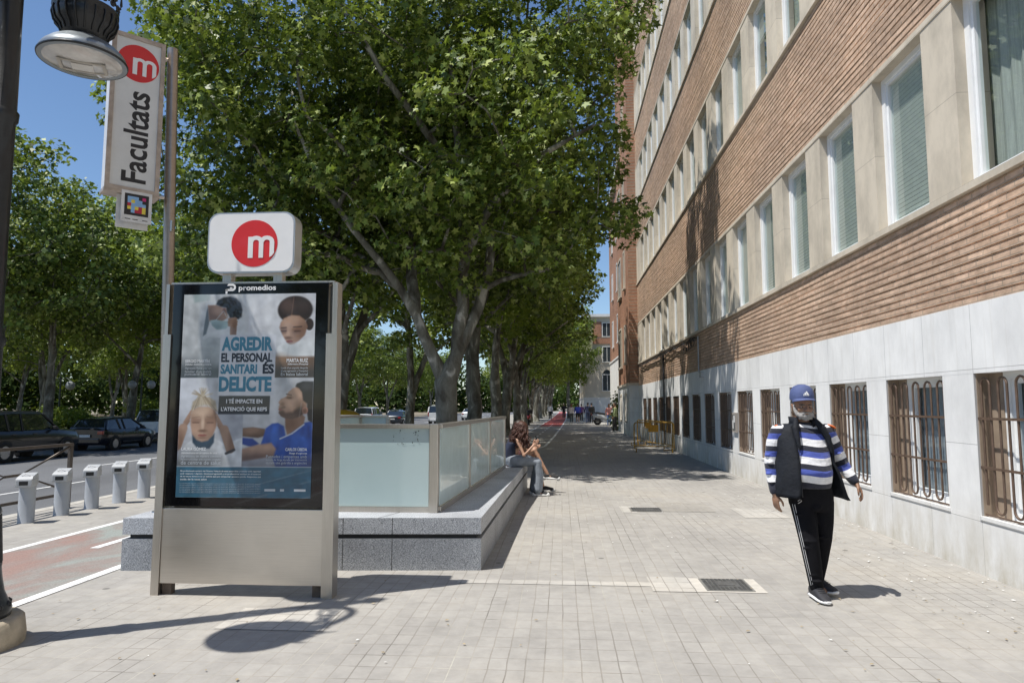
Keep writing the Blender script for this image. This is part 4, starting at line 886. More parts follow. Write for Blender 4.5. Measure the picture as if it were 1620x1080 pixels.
def totem():
    t = thing('advertising_totem', 'steel framed advertising totem with a health campaign poster and white metro sign on top', 'advertising totem', (-2.67, PY, 0))
    # steel body: two flared side posts, lower cladding, back
    for sgn, xb, xm, xt in ((-1, -3.475, -3.465, -3.45), (1, -1.905, -1.915, -1.945)):
        mb = MB(); q = (.07 if sgn < 0 else .095)*-sgn
        for (za, xa_, zb, xb_, dz) in ((0, xb, 2.21, xm, 0),):
            vs = []
            for z, x in ((-.02, xb), (2.21, xm)):
                vs += [(x, PY-.03, z), (x+q, PY-.03, z), (x+q, PY+.105, z), (x, PY+.105, z)]
            mb.add(vs, [(0,1,2,3),(7,6,5,4),(0,4,5,1),(1,5,6,2),(2,6,7,3),(3,7,4,0)])
        q2 = q*.55; mb.box(min(xm, xm+q2)+.004, max(xm, xm+q2)-.004, PY-.02, PY+.10, 2.2105, 2.655)
        mb.build('side_post', M_STEEL, t, fixn=True)
    MB().cbox(-3.402, -2.003, PY-.022, PY+.08, .10, .722, .004).build('lower_panel', M_STEELH, t)
    MB().cbox(-3.36, -1.99, PY+.0805, PY+.10, .10, 2.64, .004).build('back_panel', M_STEEL, t)
    for x in (-3.355, -2.05): MB().cbox(x-.04, x+.04, PY+.01, PY+.075, -.01, .101, .004).build('foot', plain('rusty steel foot', (.14,.11,.09), .7, .5, var=.4), t)
    M_CASE = plain('black glass border', (.004,.004,.005), .05, var=.05, coat=.35, spec=.4)
    MB().cbox(-3.400, -2.005, PY-.012, PY+.08, .735, 2.655, .006).build('display_case', M_CASE, t)
    MB().box(-3.425, -1.955, PY-.005, PY+.105, 2.656, 2.672).build('top_cap', M_STEEL, t)
    img = paint_poster(); H_, W_, _ = img.shape
    me = bpy.data.meshes.new('poster'); xs = np.linspace(PX0, PX1, W_+1)+2.67; zs = np.linspace(PZ1, PZ0, H_+1)
    X, Z = np.meshgrid(xs, zs); V = np.stack([X, np.full_like(X, -.0165), Z], -1).reshape(-1, 3)
    i, j = np.meshgrid(np.arange(H_), np.arange(W_), indexing='ij'); a = i*(W_+1)+j
    F = np.stack([a+W_+1, a+W_+2, a+1, a], -1).reshape(-1, 4).astype(np.int32); nF = len(F)
    me.vertices.add(len(V)); me.vertices.foreach_set('co', V.astype(np.float32).ravel()); me.loops.add(nF*4); me.loops.foreach_set('vertex_index', F.ravel())
    me.polygons.add(nF); me.polygons.foreach_set('loop_start', np.arange(0, nF*4, 4, dtype=np.int32)); me.polygons.foreach_set('loop_total', np.full(nF, 4, dtype=np.int32)); me.update(calc_edges=True)
    at = me.color_attributes.new('print', 'FLOAT_COLOR', 'CORNER'); c4 = np.ones((nF, 4, 4), np.float32); c4[:, :, :3] = img.reshape(-1, 1, 3); at.data.foreach_set('color', c4.ravel())
    m, n, p = newmat('printed poster behind glass'); an = nd(n, 'ShaderNodeAttribute', attribute_name='print'); n.links.new(an.outputs['Color'], p.inputs['Base Color'])
    p.inputs['Roughness'].default_value = .5; p.inputs['Coat Weight'].default_value = .7; p.inputs['Coat Roughness'].default_value = .01; me.materials.append(m)
    po = bpy.data.objects.new('poster', me); COL.objects.link(po); po.parent = t; WOFF[po.name] = WOFF[t.name]
    tx = MB(); fn = lambda u, v, s_: (PX0+u*(PX1-PX0), PY-.0175-s_, PZ1-v*(PZ1-PZ0))
    def T(s, cx, cy, w, h, b, m, al='C'): # h in u units
        vs0 = MB(); fit_text(vs0, s, lambda u, v, q: (u, v, q), 0, 0, w, h, b, 0, 0, al)
        tx.add([fn(cx+a_, cy-b_*(PX1-PX0)/(PZ1-PZ0), .0003) for a_, b_, _ in vs0.v], vs0.f, m)
    T('AGREDIR', .495, .250, .385, .105, .05, 0); T('EL PERSONAL', .495, .318, .385, .068, .04, 1); T('SANITARI', .438, .375, .275, .072, .045, 0); T('ÉS', .66, .369, .085, .088, .045, 1)
    T('DELICTE', .49, .449, .395, .112, .05, 0); T('I TÉ IMPACTE EN', .488, .531, .27, .038, .03, 2); T("L'ATENCIÓ QUE REPS", .488, .571, .345, .04, .03, 2)
    for s, x, y, al in (('SERGIO MARTÍN', .03, .333, 'L'), ('MARTA RUIZ', .955, .333, 'R'), ('LAURA GÓMEZ', .03, .765, 'L'), ('CARLOS ÚBEDA', .965, .765, 'R')): T(s, x, y, .16 if al == 'R' else .185, .028, .02, 2, al)
    for s, x, y, al, w in (("Zelador d'atenció primària", .03, .352, 'L', .2), ("Infermera d'hospital", .955, .352, 'R', .15), ('Administrativa en un centre de salut', .03, .786, 'L', .27), ("Metge d'urgències", .965, .786, 'R', .13)): T(s, x, y, w, None, .012, 2, al)
    for k, (a_, b_, c_, d_) in enumerate([('Agressió física per un', "Lesió d'un espatla després", 'Agressions de manera constant', 'Puntades i empentes amb'), ('familiar d\'un malalt', "d'una agressió a l'hospital", "Patiment psicològic amb sequeles a treballar", 'lesions de llarga durada per intervenció'), ('puntuació laboral', 'En baixa laboral', 'de centre de salut', 'durant una guàrdia a urgències')]):
        T(a_, .03, .371+.015*k, .20, None, .0, 3, 'L'); T(b_, .955, .371+.015*k, .20, None, 0, 3, 'R'); T(c_, .03, .803+.015*k, .30, None, 0, 3, 'L'); T(d_, .965, .803+.015*k, .30, None, 0, 3, 'R')
    para = ['Els professionals sanitaris del Sistema Valencià de salut tenen dret a treballar amb seguretat', 'amb respecte i dignitat. Qualsevol agressió a un professional sanitari en el exercici', 'de les seues funcions és un delicte que pot comportar sancions penals. Respecta a qui', 'cuida de la teua salut']
    for k, s in enumerate(para): T(s, .03, .874+.013*k, .60 if k < 3 else .2, .0125, .014, 2, 'L')
    for k in range(6): T('La normativa vigent considera atemptat contra la autoritat qualsevol agressió al personal sanitari', .03, .934+.0085*k, .60, .008, 0, 3, 'L')
    for x, w in ((.70, .08), (.79, .03), (.92, .085)):
        tx.add([fn(x-w/2, .957, .0003), fn(x+w/2, .957, .0003), fn(x+w/2, .968, .0003), fn(x-w/2, .968, .0003)], [(3,2,1,0)], 2 if x > .9 else 3)
    tm_ = tx.build('poster_lettering', [plain('teal ink', (.055,.20,.29), .5), plain('dark ink', (.02,.03,.045), .5), plain('white ink', (.66,.68,.70), .5), plain('pale ink', (.42,.46,.5), .5)], po)
    hd = MB(); hf = lambda u, v, s_: (u, PY-.0125-s_, v)
    fit_text(hd, 'promedios', hf, -2.64, 2.610, .335, .062, .025, 0, .0006)
    cx, cz = -2.865, 2.610
    ar = [(cx+.032*math.cos(a), cz+.012+.032*math.sin(a)) for a in [R(q) for q in range(-90, 100, 18)]]
    ar2 = [(cx+.014*math.cos(a), cz+.012+.014*math.sin(a)) for a in [R(q) for q in range(-90, 100, 18)]]
    for i_ in range(len(ar)-1): hd.prism([ar[i_], ar[i_+1], ar2[i_+1], ar2[i_]], .0006, .0012, hf)
    for (a_, b_, c_, d_) in ((-.048, .0, .026, .044), (-.03, .0, -.006, .012), (-.06, .0, -.02, -.002)): hd.prism([(cx+a_, cz+c_), (cx+b_, cz+c_), (cx+b_, cz+d_), (cx+a_+.012, cz+d_)], .0006, .0012, hf)
    hd.prism([(cx-.06, cz-.045), (cx-.043, cz-.045), (cx-.043, cz-.002), (cx-.06, cz-.006)], .0006, .0012, hf)
    hd.build('header_lettering', plain('white lettering', (.8,.8,.8), .4, var=.02), t)
    # white metro sign box on top
    bm = bmesh.new(); x0, x1, z0, z1, rr_ = -3.095, -2.31, 2.745, 3.285, .10; k = 6; pts = []
    for (cx_, cz_, a0) in ((x1-rr_, z1-rr_, 0), (x0+rr_, z1-rr_, 90), (x0+rr_, z0+rr_, 180), (x1-rr_, z0+rr_, 270)):
        pts += [(cx_+rr_*math.cos(R(a0+90*i_/k)), cz_+rr_*math.sin(R(a0+90*i_/k))) for i_ in range(k+1)]
    f2 = lambda u, v, s_: (u, PY+s_, v); mb = MB(); mb.prism(pts, -.03, .13, f2)
    sb = mb.build('metro_sign_box', M_ALU, t, fixn=True)
    ins = [((u-(x0+x1)/2)*.965+(x0+x1)/2, (v-(z0+z1)/2)*.95+(z0+z1)/2) for u, v in pts]
    mb = MB(); mb.prism(ins, -.034, -.0301, f2); mb.build('sign_face', M_WHITE, sb, fixn=True)
    mb = MB(); f3 = lambda u, v, s_: (u, PY-.0345-s_, v); logo(mb, f3, -2.67, 3.005, .208, 0, 0, 1); mb.build('logo', [M_RED, M_WHITE], sb, fixn=True)
    [MB().cbox(x-.04, x+.04, PY+.01, PY+.09, 2.673, 2.75, .004).build('sign_mount', M_STEEL, t) for x in (-2.93, -2.47)]
totem()

# ================================================================== STATION NAME SIGN ON ITS POLE
def station_sign():
    t = thing('station_sign', 'tall white station name sign lettered vertically, carried by a steel pole', 'station sign', (-4.12, 6.93, .49))
    b = Vector((-4.12, 6.93, .50)); tp = Vector((-4.25, 6.92, 5.50))
    mb = MB(); mb.tube([b, b.lerp(tp, .5), tp], [.06,.058,.055], 14); mb.build('pole', m_steel('pole steel', (.42,.35,.29), .42, (1,1,6), .15), t)
    mb = MB(); mb.lathe([(.11,0),(.11,.02),(.075,.02),(.075,.06)], (b.x, b.y, .49), 16); mb.build('base_flange', M_STEEL, t)
    mb = MB(); tb = b.lerp(tp, .60); mb.cbox(tb.x+.05, tb.x+.07, tb.y-.07, tb.y-.04, tb.z-.06, tb.z+.06, .003); mb.build('cable_hatch', M_STEEL, t)
    L = Vector((-4.60, 6.43, 0)); d = Vector((.707, .707, 0)); back = Vector((-.707, .707, 0)); w, z0, z1, dp = .49, 3.80, 5.46, .20
    fn = lambda u, v, s_: tuple(L + d*u - back*s_ + Vector((0,0,v)))
    mb = MB(); mb.prism([(0,z0),(w,z0),(w,z1),(0,z1)], -dp, 0, fn); box = mb.build('sign_box', plain('aged white enamel', (.62,.63,.64), .4, var=.1), t, fixn=True)
    mb = MB(); e = .035
    for (a_, b_, c_, d_) in ((-.008, e, z0-.01, z1+.01), (w-e, w+.008, z0-.01, z1+.01), (e, w-e, z0-.01, z0+e), (e, w-e, z1-e, z1+.01)): mb.prism([(a_,c_),(b_,c_),(b_,d_),(a_,d_)], .0005, .018, fn)
    for s_ in (0,): mb.prism([(-.012, z0-.035), (w+.012, z0-.035), (w+.012, z0-.001), (-.012, z0-.001)], -dp-.01, .012, fn)
    mb.build('sign_frame', plain('rust tinged frame', (.42,.36,.31), .45, .5, var=.25, scale=9), box, fixn=True)
    mb = MB(); mb.prism([(e, z0+e), (w-e, z0+e), (w-e, z1-e), (e, z1-e)], .0006, .004, fn); mb.build('sign_face', plain('white lit panel', (.66,.67,.66), .35, var=.05), box, fixn=True)
    mb = MB(); f2 = lambda u, v, s_: fn(u, v, .0045+s_); logo(mb, f2, w/2, z1-.285, .198, 0, 0, 1)
    mb.build('logo', [M_RED, M_WHITE], box, fixn=True)
    mb = MB(); fit_text(mb, 'Facultats', f2, w/2+.01, (z0+z1)/2-.245, .98, .235, .022, 0, .001, 'C', math.pi/2); mb.build('lettering', M_BLK, box)
    mb = MB()
    for z in (z1-.10, z0+.02): mb.tube([fn(w, z, -.1), (tp.x if z > 4.6 else b.lerp(tp,.66).x, 6.92, z)], .022, 8)
    mb.build('bracket', M_STEEL, t)
    # small notice plates below
    mb = MB(); mb.prism([(.12, 3.42), (.42, 3.42), (.42, 3.80), (.12, 3.80)], -.06, -.052, fn); mb.build('rear_plate', plain('white plate', (.68,.68,.67), .5), t, fixn=True)
    mb = MB(); mb.prism([(.15, 3.475), (.435, 3.475), (.435, 3.80), (.15, 3.80)], .014, .020, fn); pl = mb.build('notice_plate', plain('white plate', (.68,.68,.67), .5), t, fixn=True)
    mb = MB(); q0, q1, h0, h1 = .18, .405, 3.545, 3.77; mb.prism([(q0,h0),(q1,h0),(q1,h1),(q0,h1)], .0205, .0215, fn, 0)
    g = ["......", ".BBB..", ".BYBBP", ".RBBB.", ".YBYRY", "..BRRY", "......"]
    g = ["BBB.P", "BYBB.", "RBBBB", "YBYRY", ".BRRY"]; cs = (q1-q0)/6.6
    cols = {'B': 1, 'Y': 2, 'R': 3, 'P': 4}
    for r_, row in enumerate(g):
        for c_, ch in enumerate(row):
            if ch == '.': continue
            u = q0+cs*(c_+.8); v = h1-cs*(r_+.8); mb.prism([(u, v-cs), (u+cs, v-cs), (u+cs, v), (u, v)], .0217, .0223, fn, cols[ch])
    for u in (.19, .26, .35): mb.prism([(u, 3.50), (u+.05, 3.50), (u+.05, 3.508), (u, 3.508)], .0205, .021, fn, 0)
    mb.build('colour_tag', [M_BLK, plain('tag blue', (.25,.45,.72), .5), plain('tag yellow', (.75,.60,.08), .5), plain('tag red', (.45,.02,.05), .5), plain('tag magenta', (.55,.03,.18), .5)], pl, fixn=True)
station_sign()

# ================================================================== METRO ENTRANCE
GA = Vector((-4.27, 6.50, 0)); GB = Vector((-.79, 6.77, 0)); GC = Vector((-.66, 13.3, 0)); GD = Vector((-4.35, 13.3, 0))
IA = Vector((-4.0, 7.05, 0)); IB = Vector((-1.29, 7.10, 0)); IC = Vector((-1.02, 12.05, 0)); ID = Vector((-3.95, 13.3, 0))
M_GR = m_granite('grey granite', .30, .5); M_GRT = m_granite('granite top', .40, .55)
def metro():
    t = thing('granite_bench', 'long grey granite bench wall with recessed groove wrapping the metro entrance', 'stone bench', (-2.5, 6.6, 0))
    def ring(off, z0, z1, name, mat):
        mb = MB()
        c = (GA+GC)/2
        def sh(p, o): v = Vector((o if p.x < c.x else -o, o if p.y < c.y else 0, 0)); return p+v
        A_, B_, C_, D_ = sh(GA, off), sh(GB, off), sh(GC, off), sh(GD, off)
        a_, b_, c_, d_ = Vector((HX0-.02, HY0, 0)), Vector((HX1+.02, HY0, 0)), Vector((HX1+.02, 13.3, 0)), Vector((HX0-.02, 13.3, 0))
        for q in ((A_, B_, b_, a_), (B_, C_, c_, b_), (D_, A_, a_, d_)):
            lo = [(p.x, p.y, z0) for p in q]; hi = [(p.x, p.y, z1) for p in q]
            mb.add(lo+hi, [(3,2,1,0), (4,5,6,7), (0,1,5,4), (1,2,6,5), (2,3,7,6), (3,0,4,7)])
        return mb.build(name, mat, t)
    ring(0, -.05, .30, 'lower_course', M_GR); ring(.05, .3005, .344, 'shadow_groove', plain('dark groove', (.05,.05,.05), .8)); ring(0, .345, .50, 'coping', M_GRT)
    # open joints between the slabs
    mb = MB()
    d = (GB-GA).normalized(); nrm = Vector((d.y, -d.x, 0))
    for u in (.42, 1.28, 2.14, 2.62):
        p = GA+d*(u*(GB-GA).length/3.49); q = p+d*.006
        for (z0, z1) in ((0,.30), (.345,.501)):
            mb.add([tuple(p+nrm*.0015+Vector((0,0,z0))), tuple(q+nrm*.0015+Vector((0,0,z0))), tuple(q+nrm*.0015+Vector((0,0,z1))), tuple(p+nrm*.0015+Vector((0,0,z1)))], [(0,1,2,3)])
    d2 = (GC-GB).normalized(); n2 = Vector((d2.y, -d2.x, 0))
    for u in (1.2, 2.4, 3.6, 4.8, 6.0):
        p = GB+d2*u; q = p+d2*.006
        for (z0, z1) in ((0,.30), (.345,.501)): mb.add([tuple(p+n2*.0015+Vector((0,0,z0))), tuple(q+n2*.0015+Vector((0,0,z0))), tuple(q+n2*.0015+Vector((0,0,z1))), tuple(p+n2*.0015+Vector((0,0,z1)))], [(0,1,2,3)])
        mb.add([tuple(p+Vector((0,0,.5015))), tuple(q+Vector((0,0,.5015))), tuple(q+Vector((-.45,0,.5015))), tuple(p+Vector((-.45,0,.5015)))], [(0,1,2,3)])
    mb.add([tuple(GB+Vector((-1.0,-.085,.5015))), tuple(GB+Vector((-.994,-.085,.5015))), (-1.66,7.05,.5015), (-1.67,7.05,.5015)], [(0,1,2,3)])
    for f_ in mb.f: MB().add([mb.v[i] for i in f_], [(0,1,2,3)]).build('slab_joint', plain('open joint', (.07,.07,.07), .9), t)
    # darker inner ledge strip between bench and rail
    mb = MB(); mb.add([(-1.22,7.12,.503), (-1.06,7.12,.503), (-.86,13.2,.503), (-.98,13.2,.503)], [(0,1,2,3)])
    s = thing('metro_stairs', 'concrete stairs going down inside the metro entrance', 'stairs', (-2.6, 10, 0))
    mb = MB(); 
    for k in range(16):
        y1 = HY1-.31*k; z = -.17*(k+1); mb.box(HX0, HX1, y1-.31, y1, z-.3, z)
    mb.box(HX0-.02, HX0, HY0, HY1, -3.4, .02); mb.box(HX1, HX1+.02, HY0, HY1, -3.4, .02); mb.box(HX0, HX1, HY0-.02, HY0, -3.4, .02); mb.box(HX0, HX1, HY0, HY0+.6, -3.2, -3.0)
    mb.build('steps', plain('stair stone', (.35,.33,.3), .8), s)
    # balustrade
    b = thing('glass_balustrade', 'frosted glass and steel balustrade standing on the granite bench', 'balustrade', (-2.5, 7.1, .5))
    M_FR = None
    m, n, p = newmat('frosted glass'); v = wpos(n)
    c = ramp(n, noise(n, 1.2, 5, .6, v), [(.3, (.42,.54,.555)), (.7, (.47,.59,.60))])
    n.links.new(c, p.inputs['Base Color']); p.inputs['Roughness'].default_value = .18; p.inputs['Coat Weight'].default_value = 1; p.inputs['Coat Roughness'].default_value = .03; M_FR = m
    M_RF = plain('brightened reflective glass', (.62,.78,.80), .22, var=.06, coat=.7, spec=.5); M_RF.node_tree.nodes['Principled BSDF'].inputs['Coat Roughness'].default_value = .02  # base colour brightened to paint the ground's reflection into the shaded side
    def run(A_, B_, divs, corner0, corner1, gm, zb=.50, zt=1.40, side=1):
        L = (B_-A_).length; d = (B_-A_)/L; nn = Vector((d.y, -d.x, 0))
        Mx = Matrix.Translation(A_) @ Matrix(((d.x, nn.x, 0, 0), (d.y, nn.y, 0, 0), (0, 0, 1, 0), (0, 0, 0, 1)))
        mb = MB(); mb.cbox(0, L, -.055, .055, zt-.045, zt, .006, 0, Mx); mb.build('top_rail', M_STEEL, b)
        mb = MB(); mb.cbox(0.002, L-.002, -.045, .045, zb+.001, zb+.055, .004, 0, Mx); mb.build('bottom_rail', M_STEEL, b)
        for i in range(divs+1):
            u = L*i/divs; wd = .035
            if (i == 0 and not corner0) or (i == divs and not corner1): continue
            MB().cbox(u-wd, u+wd, -.04, .04, zb+.03, zt-.03, .004, 0, Mx).build('post', M_STEEL, b)
        for i in range(divs):
            u0, u1 = L*i/divs+.036, L*(i+1)/divs-.036
            MB().box(u0, u1, .012, .024, zb+.056, zt-.046, 0, Mx).build('glass_panel', gm, b)
    run(IA, IB, 2, True, False, M_FR); run(IB, IC, 3, False, True, M_RF); run(ID, IA, 3, True, False, M_FR); run(Vector((-4.45, 13.3, 0)), Vector((-3.4, 13.3, 0)), 1, True, True, M_FR)
    MB().cbox(IB.x-.075, IB.x+.02, IB.y-.07, IB.y+.05, .501, 1.405, .008).build('corner_post', M_STEEL, b)
    # a few remains of scraped stickers on the front glass
    mb = MB(); rs = random.Random(2)
    for i in range(26):
        x = rs.choice([rs.uniform(-1.75,-1.62), rs.uniform(-1.55,-1.48)]); z = rs.uniform(1.18, 1.34); s_ = rs.uniform(.003,.009)
        mb.box(x, x+s_, 7.064, 7.0655, z, z+s_*rs.uniform(.6,2.4))
    mb.build('sticker_scraps', plain('dark scraps', (.06,.07,.07), .7), b)
metro()

# ================================================================== STREET LAMP (near left)
def lathe_lamp():
    M_CI = plain('dark cast iron paint', (.018,.020,.022), .42, .3, var=.3, scale=10, coat=.25, bmp=.1)
    x, y = -3.97, 4.43
    t = thing('street_lamp', 'ornate dark cast iron street lamp on round stone plinth at the left edge', 'street lamp', (x, y, 0))
    MB().lathe([(.335,-.01),(.34,.05),(.325,.16),(.30,.18),(.0,.18)], (x,y,0), 32).build('stone_plinth', plain('worn plinth stone', (.42,.36,.27), .85, var=.25, scale=7, bmp=.4), t)
    prof = [(.245,.18),(.25,.23),(.225,.28),(.20,.34),(.185,.42),(.175,.50),(.178,.52),(.165,.54),(.158,.72),(.15,.85),(.16,.87),(.15,.90),(.125,.95),(.112,1.05),(.104,1.6),(.100,2.0),(.112,2.02),(.118,2.05),(.108,2.08),(.092,2.14),(.088,3.0),(.085,3.6),(.10,3.62),(.104,3.68),(.088,3.70),(.082,4.4),(.082,5.2),(.12,5.24),(.12,5.32),(.07,5.4),(.05,5.9),(.09,6.0),(.02,6.25),(0,6.3)]
    mb = MB().lathe(prof, (x,y,0), 28)
    for k in range(14):
        a = 2*math.pi*k/14; mb.tube([(x+.172*math.cos(a), y+.172*math.sin(a), .53), (x+.150*math.cos(a), y+.150*math.sin(a), .85)], .012, 6)
        mb.lathe([(0,-.025),(.02,-.01),(.022,.01),(0,.028)], (x+.232*math.cos(a), y+.232*math.sin(a), .25), 6)
    mb.build('post', M_CI, t)
    def head(hx, hy, hz, name):
        def sc(m_): m_.v = [(hx+(a-hx)*.84, hy+(b-hy)*.84, hz+(c-hz)*(.84 if c < hz+.7 else 1)) for a, b, c in m_.v]; return m_
        dv = Vector((hx-x, hy-y, 0)); dv.normalize()
        mb = MB()
        pts = []; 
        for i in range(15):
            u = i/14; pts.append((x+(hx-x)*u, y+(hy-y)*u, 5.25+.42*math.sin(math.pi*min(1,u*1.05))-.0*u+(hz+1.05-5.25)*u))
        mb.tube(pts, .035, 8)
        # scrolls under the arm
        for s0, rr_ in ((.35, .20), (.68, .13)):
            c = Vector((x+(hx-x)*s0, y+(hy-y)*s0, 5.3)); sp_ = []
            for i in range(30):
                a = i/29*math.pi*3.2; r_ = rr_*(1-i/36); sp_.append(tuple(c+dv*(r_*math.cos(a))+Vector((0,0,r_*math.sin(a)))))
            mb.tube(sp_, .016, 6)
        arm = mb.build('arm', M_CI, t)
        # hanging lamp: crown collar, neck, spun dome, glass bowl
        mb = MB(); mb.lathe([(.06,1.02),(.06,.80),(.10,.76),(.05,.7),(.08,.62)], (hx,hy,hz), 16)
        mb.lathe([(.15,.185),(.16,.205),(.19,.23),(.205,.28),(.25,.33),(.27,.41),(.262,.45),(.28,.47),(.28,.50),(.05,.56),(.05,.64)], (hx,hy,hz), 28)
        rs = random.Random(5)
        for k in range(18):
            a = 2*math.pi*k/18; ex, ey = math.cos(a), math.sin(a); cc = Vector((hx+ex*.27, hy+ey*.27, hz+.50)); tg = Vector((-ey, ex, 0))
            sp_ = [tuple(cc+tg*(.042*(1-i/20)*math.cos(i*.42))+Vector((0,0,.05+.042*(1-i/20)*math.sin(i*.42)))) for i in range(15)]; mb.tube(sp_, .010, 5)
            if k % 3 == 0:
                for j in range(5): mb.lathe([(0,-.022),(.026-.003*j,0),(0,.024)], tuple(cc+Vector((ex*.012*j, ey*.012*j, .06+.035*j))), 7)
                for sg in (-1, 1): mb.lathe([(0,-.022),(.022,0),(0,.024)], tuple(cc+tg*.034*sg+Vector((0,0,.11))), 6)
        for k in range(20):
            a = 2*math.pi*k/20; mb.tube([(hx+r_*math.cos(a), hy+r_*math.sin(a), hz+z_) for r_, z_ in ((.195,.23),(.212,.28),(.256,.33),(.276,.41),(.27,.45))], .009, 5)
        sc(mb).build('crown_collar', M_CI, arm)
        mb = MB(); mb.lathe([(.372,-.02),(.378,.0),(.362,.04),(.340,.075),(.334,.078),(.29,.125),(.23,.165),(.17,.195),(.15,.21)], (hx,hy,hz), 40); sc(mb).build('dome', plain('grey spun dome', (.26,.29,.31), .35, .5, var=.08), arm)
        mb = MB(); mb.lathe([(.345,-.012),(.378,-.022),(.382,-.005),(.376,.004)], (hx,hy,hz), 40); sc(mb).build('rim', M_CI, arm)
        m, n, p = newmat('ribbed lamp glass'); p.inputs['Base Color'].default_value = (.60,.58,.54,1); p.inputs['Roughness'].default_value = .18; p.inputs['Coat Weight'].default_value = 1
        n.links.new(ramp(n, noise(n, 6, 4, .6, wpos(n, obj=True)), [(.3, (.36,.35,.33)), (.7, (.60,.58,.55))]), p.inputs['Base Color'])
        gb_ = MB(); gb_.lathe([(0,-.075),(.12,-.07),(.22,-.055),(.30,-.035),(.345,-.013)], (hx,hy,hz), 40); go = sc(gb_).build('glass_bowl', m, arm)
        mb = MB(); Mz = Matrix.Translation((hx,hy,hz)) @ Matrix.Rotation(.5, 4, 'Z')
        mb.box(-.09,.09,-.07,.07,-.0795,-.076,0,Mz); 
        for (a_, b_, c_, d_) in ((-.17,.17,.09,.115), (-.17,.17,-.115,-.09)): mb.box(a_, b_, c_, d_, -.0765, -.070, 1, Mz)
        for (a_, b_, c_, d_) in ((-.2,-.17,-.115,.115), (.17,.2,-.115,.115)): mb.box(a_, b_, c_, d_, -.0715, -.066, 1, Mz)
        sc(mb).build('led_plate', [plain('pale plate', (.62,.6,.56), .4), plain('inner tray', (.40,.37,.32), .5)], go)
    head(-3.82, 5.0, 4.36, 'a'); head(-3.88, 3.86, 4.36, 'b')
lathe_lamp()

# ================================================================== BIKE DOCKS, RAILING, BIN
M_DOCK = plain('pale grey dock plastic', (.38,.40,.43), .45, var=.08, scale=5); M_DOCK2 = plain('light grey dock head', (.42,.43,.44), .4, var=.08)
def dock():
    t = thing('bike_dock', 'x', 'bike dock', (0,0,0), 0, 'row of grey bike docks along the kerb')
    mb = MB(); mb.lathe([(.105,0),(.105,.01),(.10,.02),(.10,.50)], (0,0,0), 20, sx=1, sy=.82); LOC(mb, 'column', M_DOCK, t)
    mb = MB(); mb.cbox(-.102,.102,-.16,.085,.49,.60,.02); 
    vs = [(-.10,-.15,.598),(.10,-.15,.598),(.10,.085,.598),(-.10,.085,.598),(-.09,-.10,.63),(.09,-.10,.63),(.09,.07,.67),(-.09,.07,.67)]
    mb.add(vs, [(0,1,5,4),(1,2,6,5),(2,3,7,6),(3,0,4,7),(4,5,6,7)]); h = LOC(mb, 'head', M_DOCK2, t)
    mb = MB(); mb.cbox(-.055,.055,-.166,-.12,.515,.575,.012); LOC(mb, 'lock_slot', plain('black slot', (.012,.012,.012), .5), h)
    mb = MB(); mb.cbox(-.07,.07,-.05,.04,.632,.650,.005); mb.tube([(-.06,-.08,.63),(0,-.1,.668),(.06,-.08,.63)], .006, 5); LOC(mb, 'lid', plain('clear lid', (.6,.6,.6), .15), h)
    return t
dk = dock()
for i, (x, y) in enumerate([(-7.30,9.0), (-7.29,9.65), (-7.28,10.28), (-7.26,10.92), (-7.22,11.52)]):
    o = dk if i == 0 else copy_tree(dk); o.location = (x, y, 0); o.rotation_euler = (0, 0, .35)
    o['label'] = ['nearest grey bike dock at the left, beside the brown railing', 'second grey bike dock from the left', 'middle one of the five grey bike docks', 'fourth grey bike dock from the left', 'fifth grey bike dock, the one closest to the advertising totem'][i]
t = thing('pedestrian_railing', 'brown tubular pedestrian railing with crossed braces along the kerb', 'railing', (-7.72, 9, 0))
M_RL = plain('brown railing paint', (.10,.08,.065), .45, .4, var=.2, scale=12)
def RLp(y, z): return (-7.72, y, z)
for y in (10.35,):
    MB().cbox(-7.745,-7.695,y-.03,y+.03,0,.955,.005).build('post', M_RL, t)
MB().cbox(-7.745,-7.695,8.07,8.13,0,.955,.005).build('post', M_RL, t)
MB().cbox(-7.75,-7.69,5.8,10.38,.956,1.0,.006).build('top_rail', M_RL, t); MB().cbox(-7.745,-7.695,5.8,10.3,.20,.24,.005).build('lower_rail', M_RL, t)
mb = MB()
for y0, y1 in ((8.13, 10.32), (5.85, 8.07)):
    ym = (y0+y1)/2; mb.tube([RLp(y1,.94), RLp(ym+.14,.60), RLp(y1,.26)], .02, 8); mb.tube([RLp(y0,.94), RLp(ym-.14,.60), RLp(y0,.26)], .02, 8); mb.tube([RLp(ym-.14,.6), RLp(ym+.14,.6)], .02, 8)
mb.build('brace', M_RL, t)
t = thing('recycling_container', 'yellow domed recycling container seen over the metro glass rail', 'recycling container', (-7.05, 21.5, 0))
M_YEL = plain('yellow container plastic', (.62,.36,.02), .4, var=.12, scale=3)
MB().lathe([(.55,0),(.62,.1),(.68,.9),(.69,1.12)], (-7.05,21.5,0), 24).build('body', M_YEL, t)
MB().lathe([(.72,1.12),(.72,1.16),(.62,1.30),(.45,1.40),(.2,1.46),(0,1.48)], (-7.05,21.5,0), 24).build('lid', M_YEL, t)
mb = MB(); mb.tube([(-7.05,21.5,1.47),(-7.05,21.5,1.55)], .02, 6); mb.lathe([(.0,1.56),(.04,1.55),(.04,1.53)], (-7.05,21.5,0), 10); mb.build('hook', M_CAB, t)
MB().box(-7.2,-6.9,20.8,20.86,.85,1.02).build('opening', M_CAB, t)
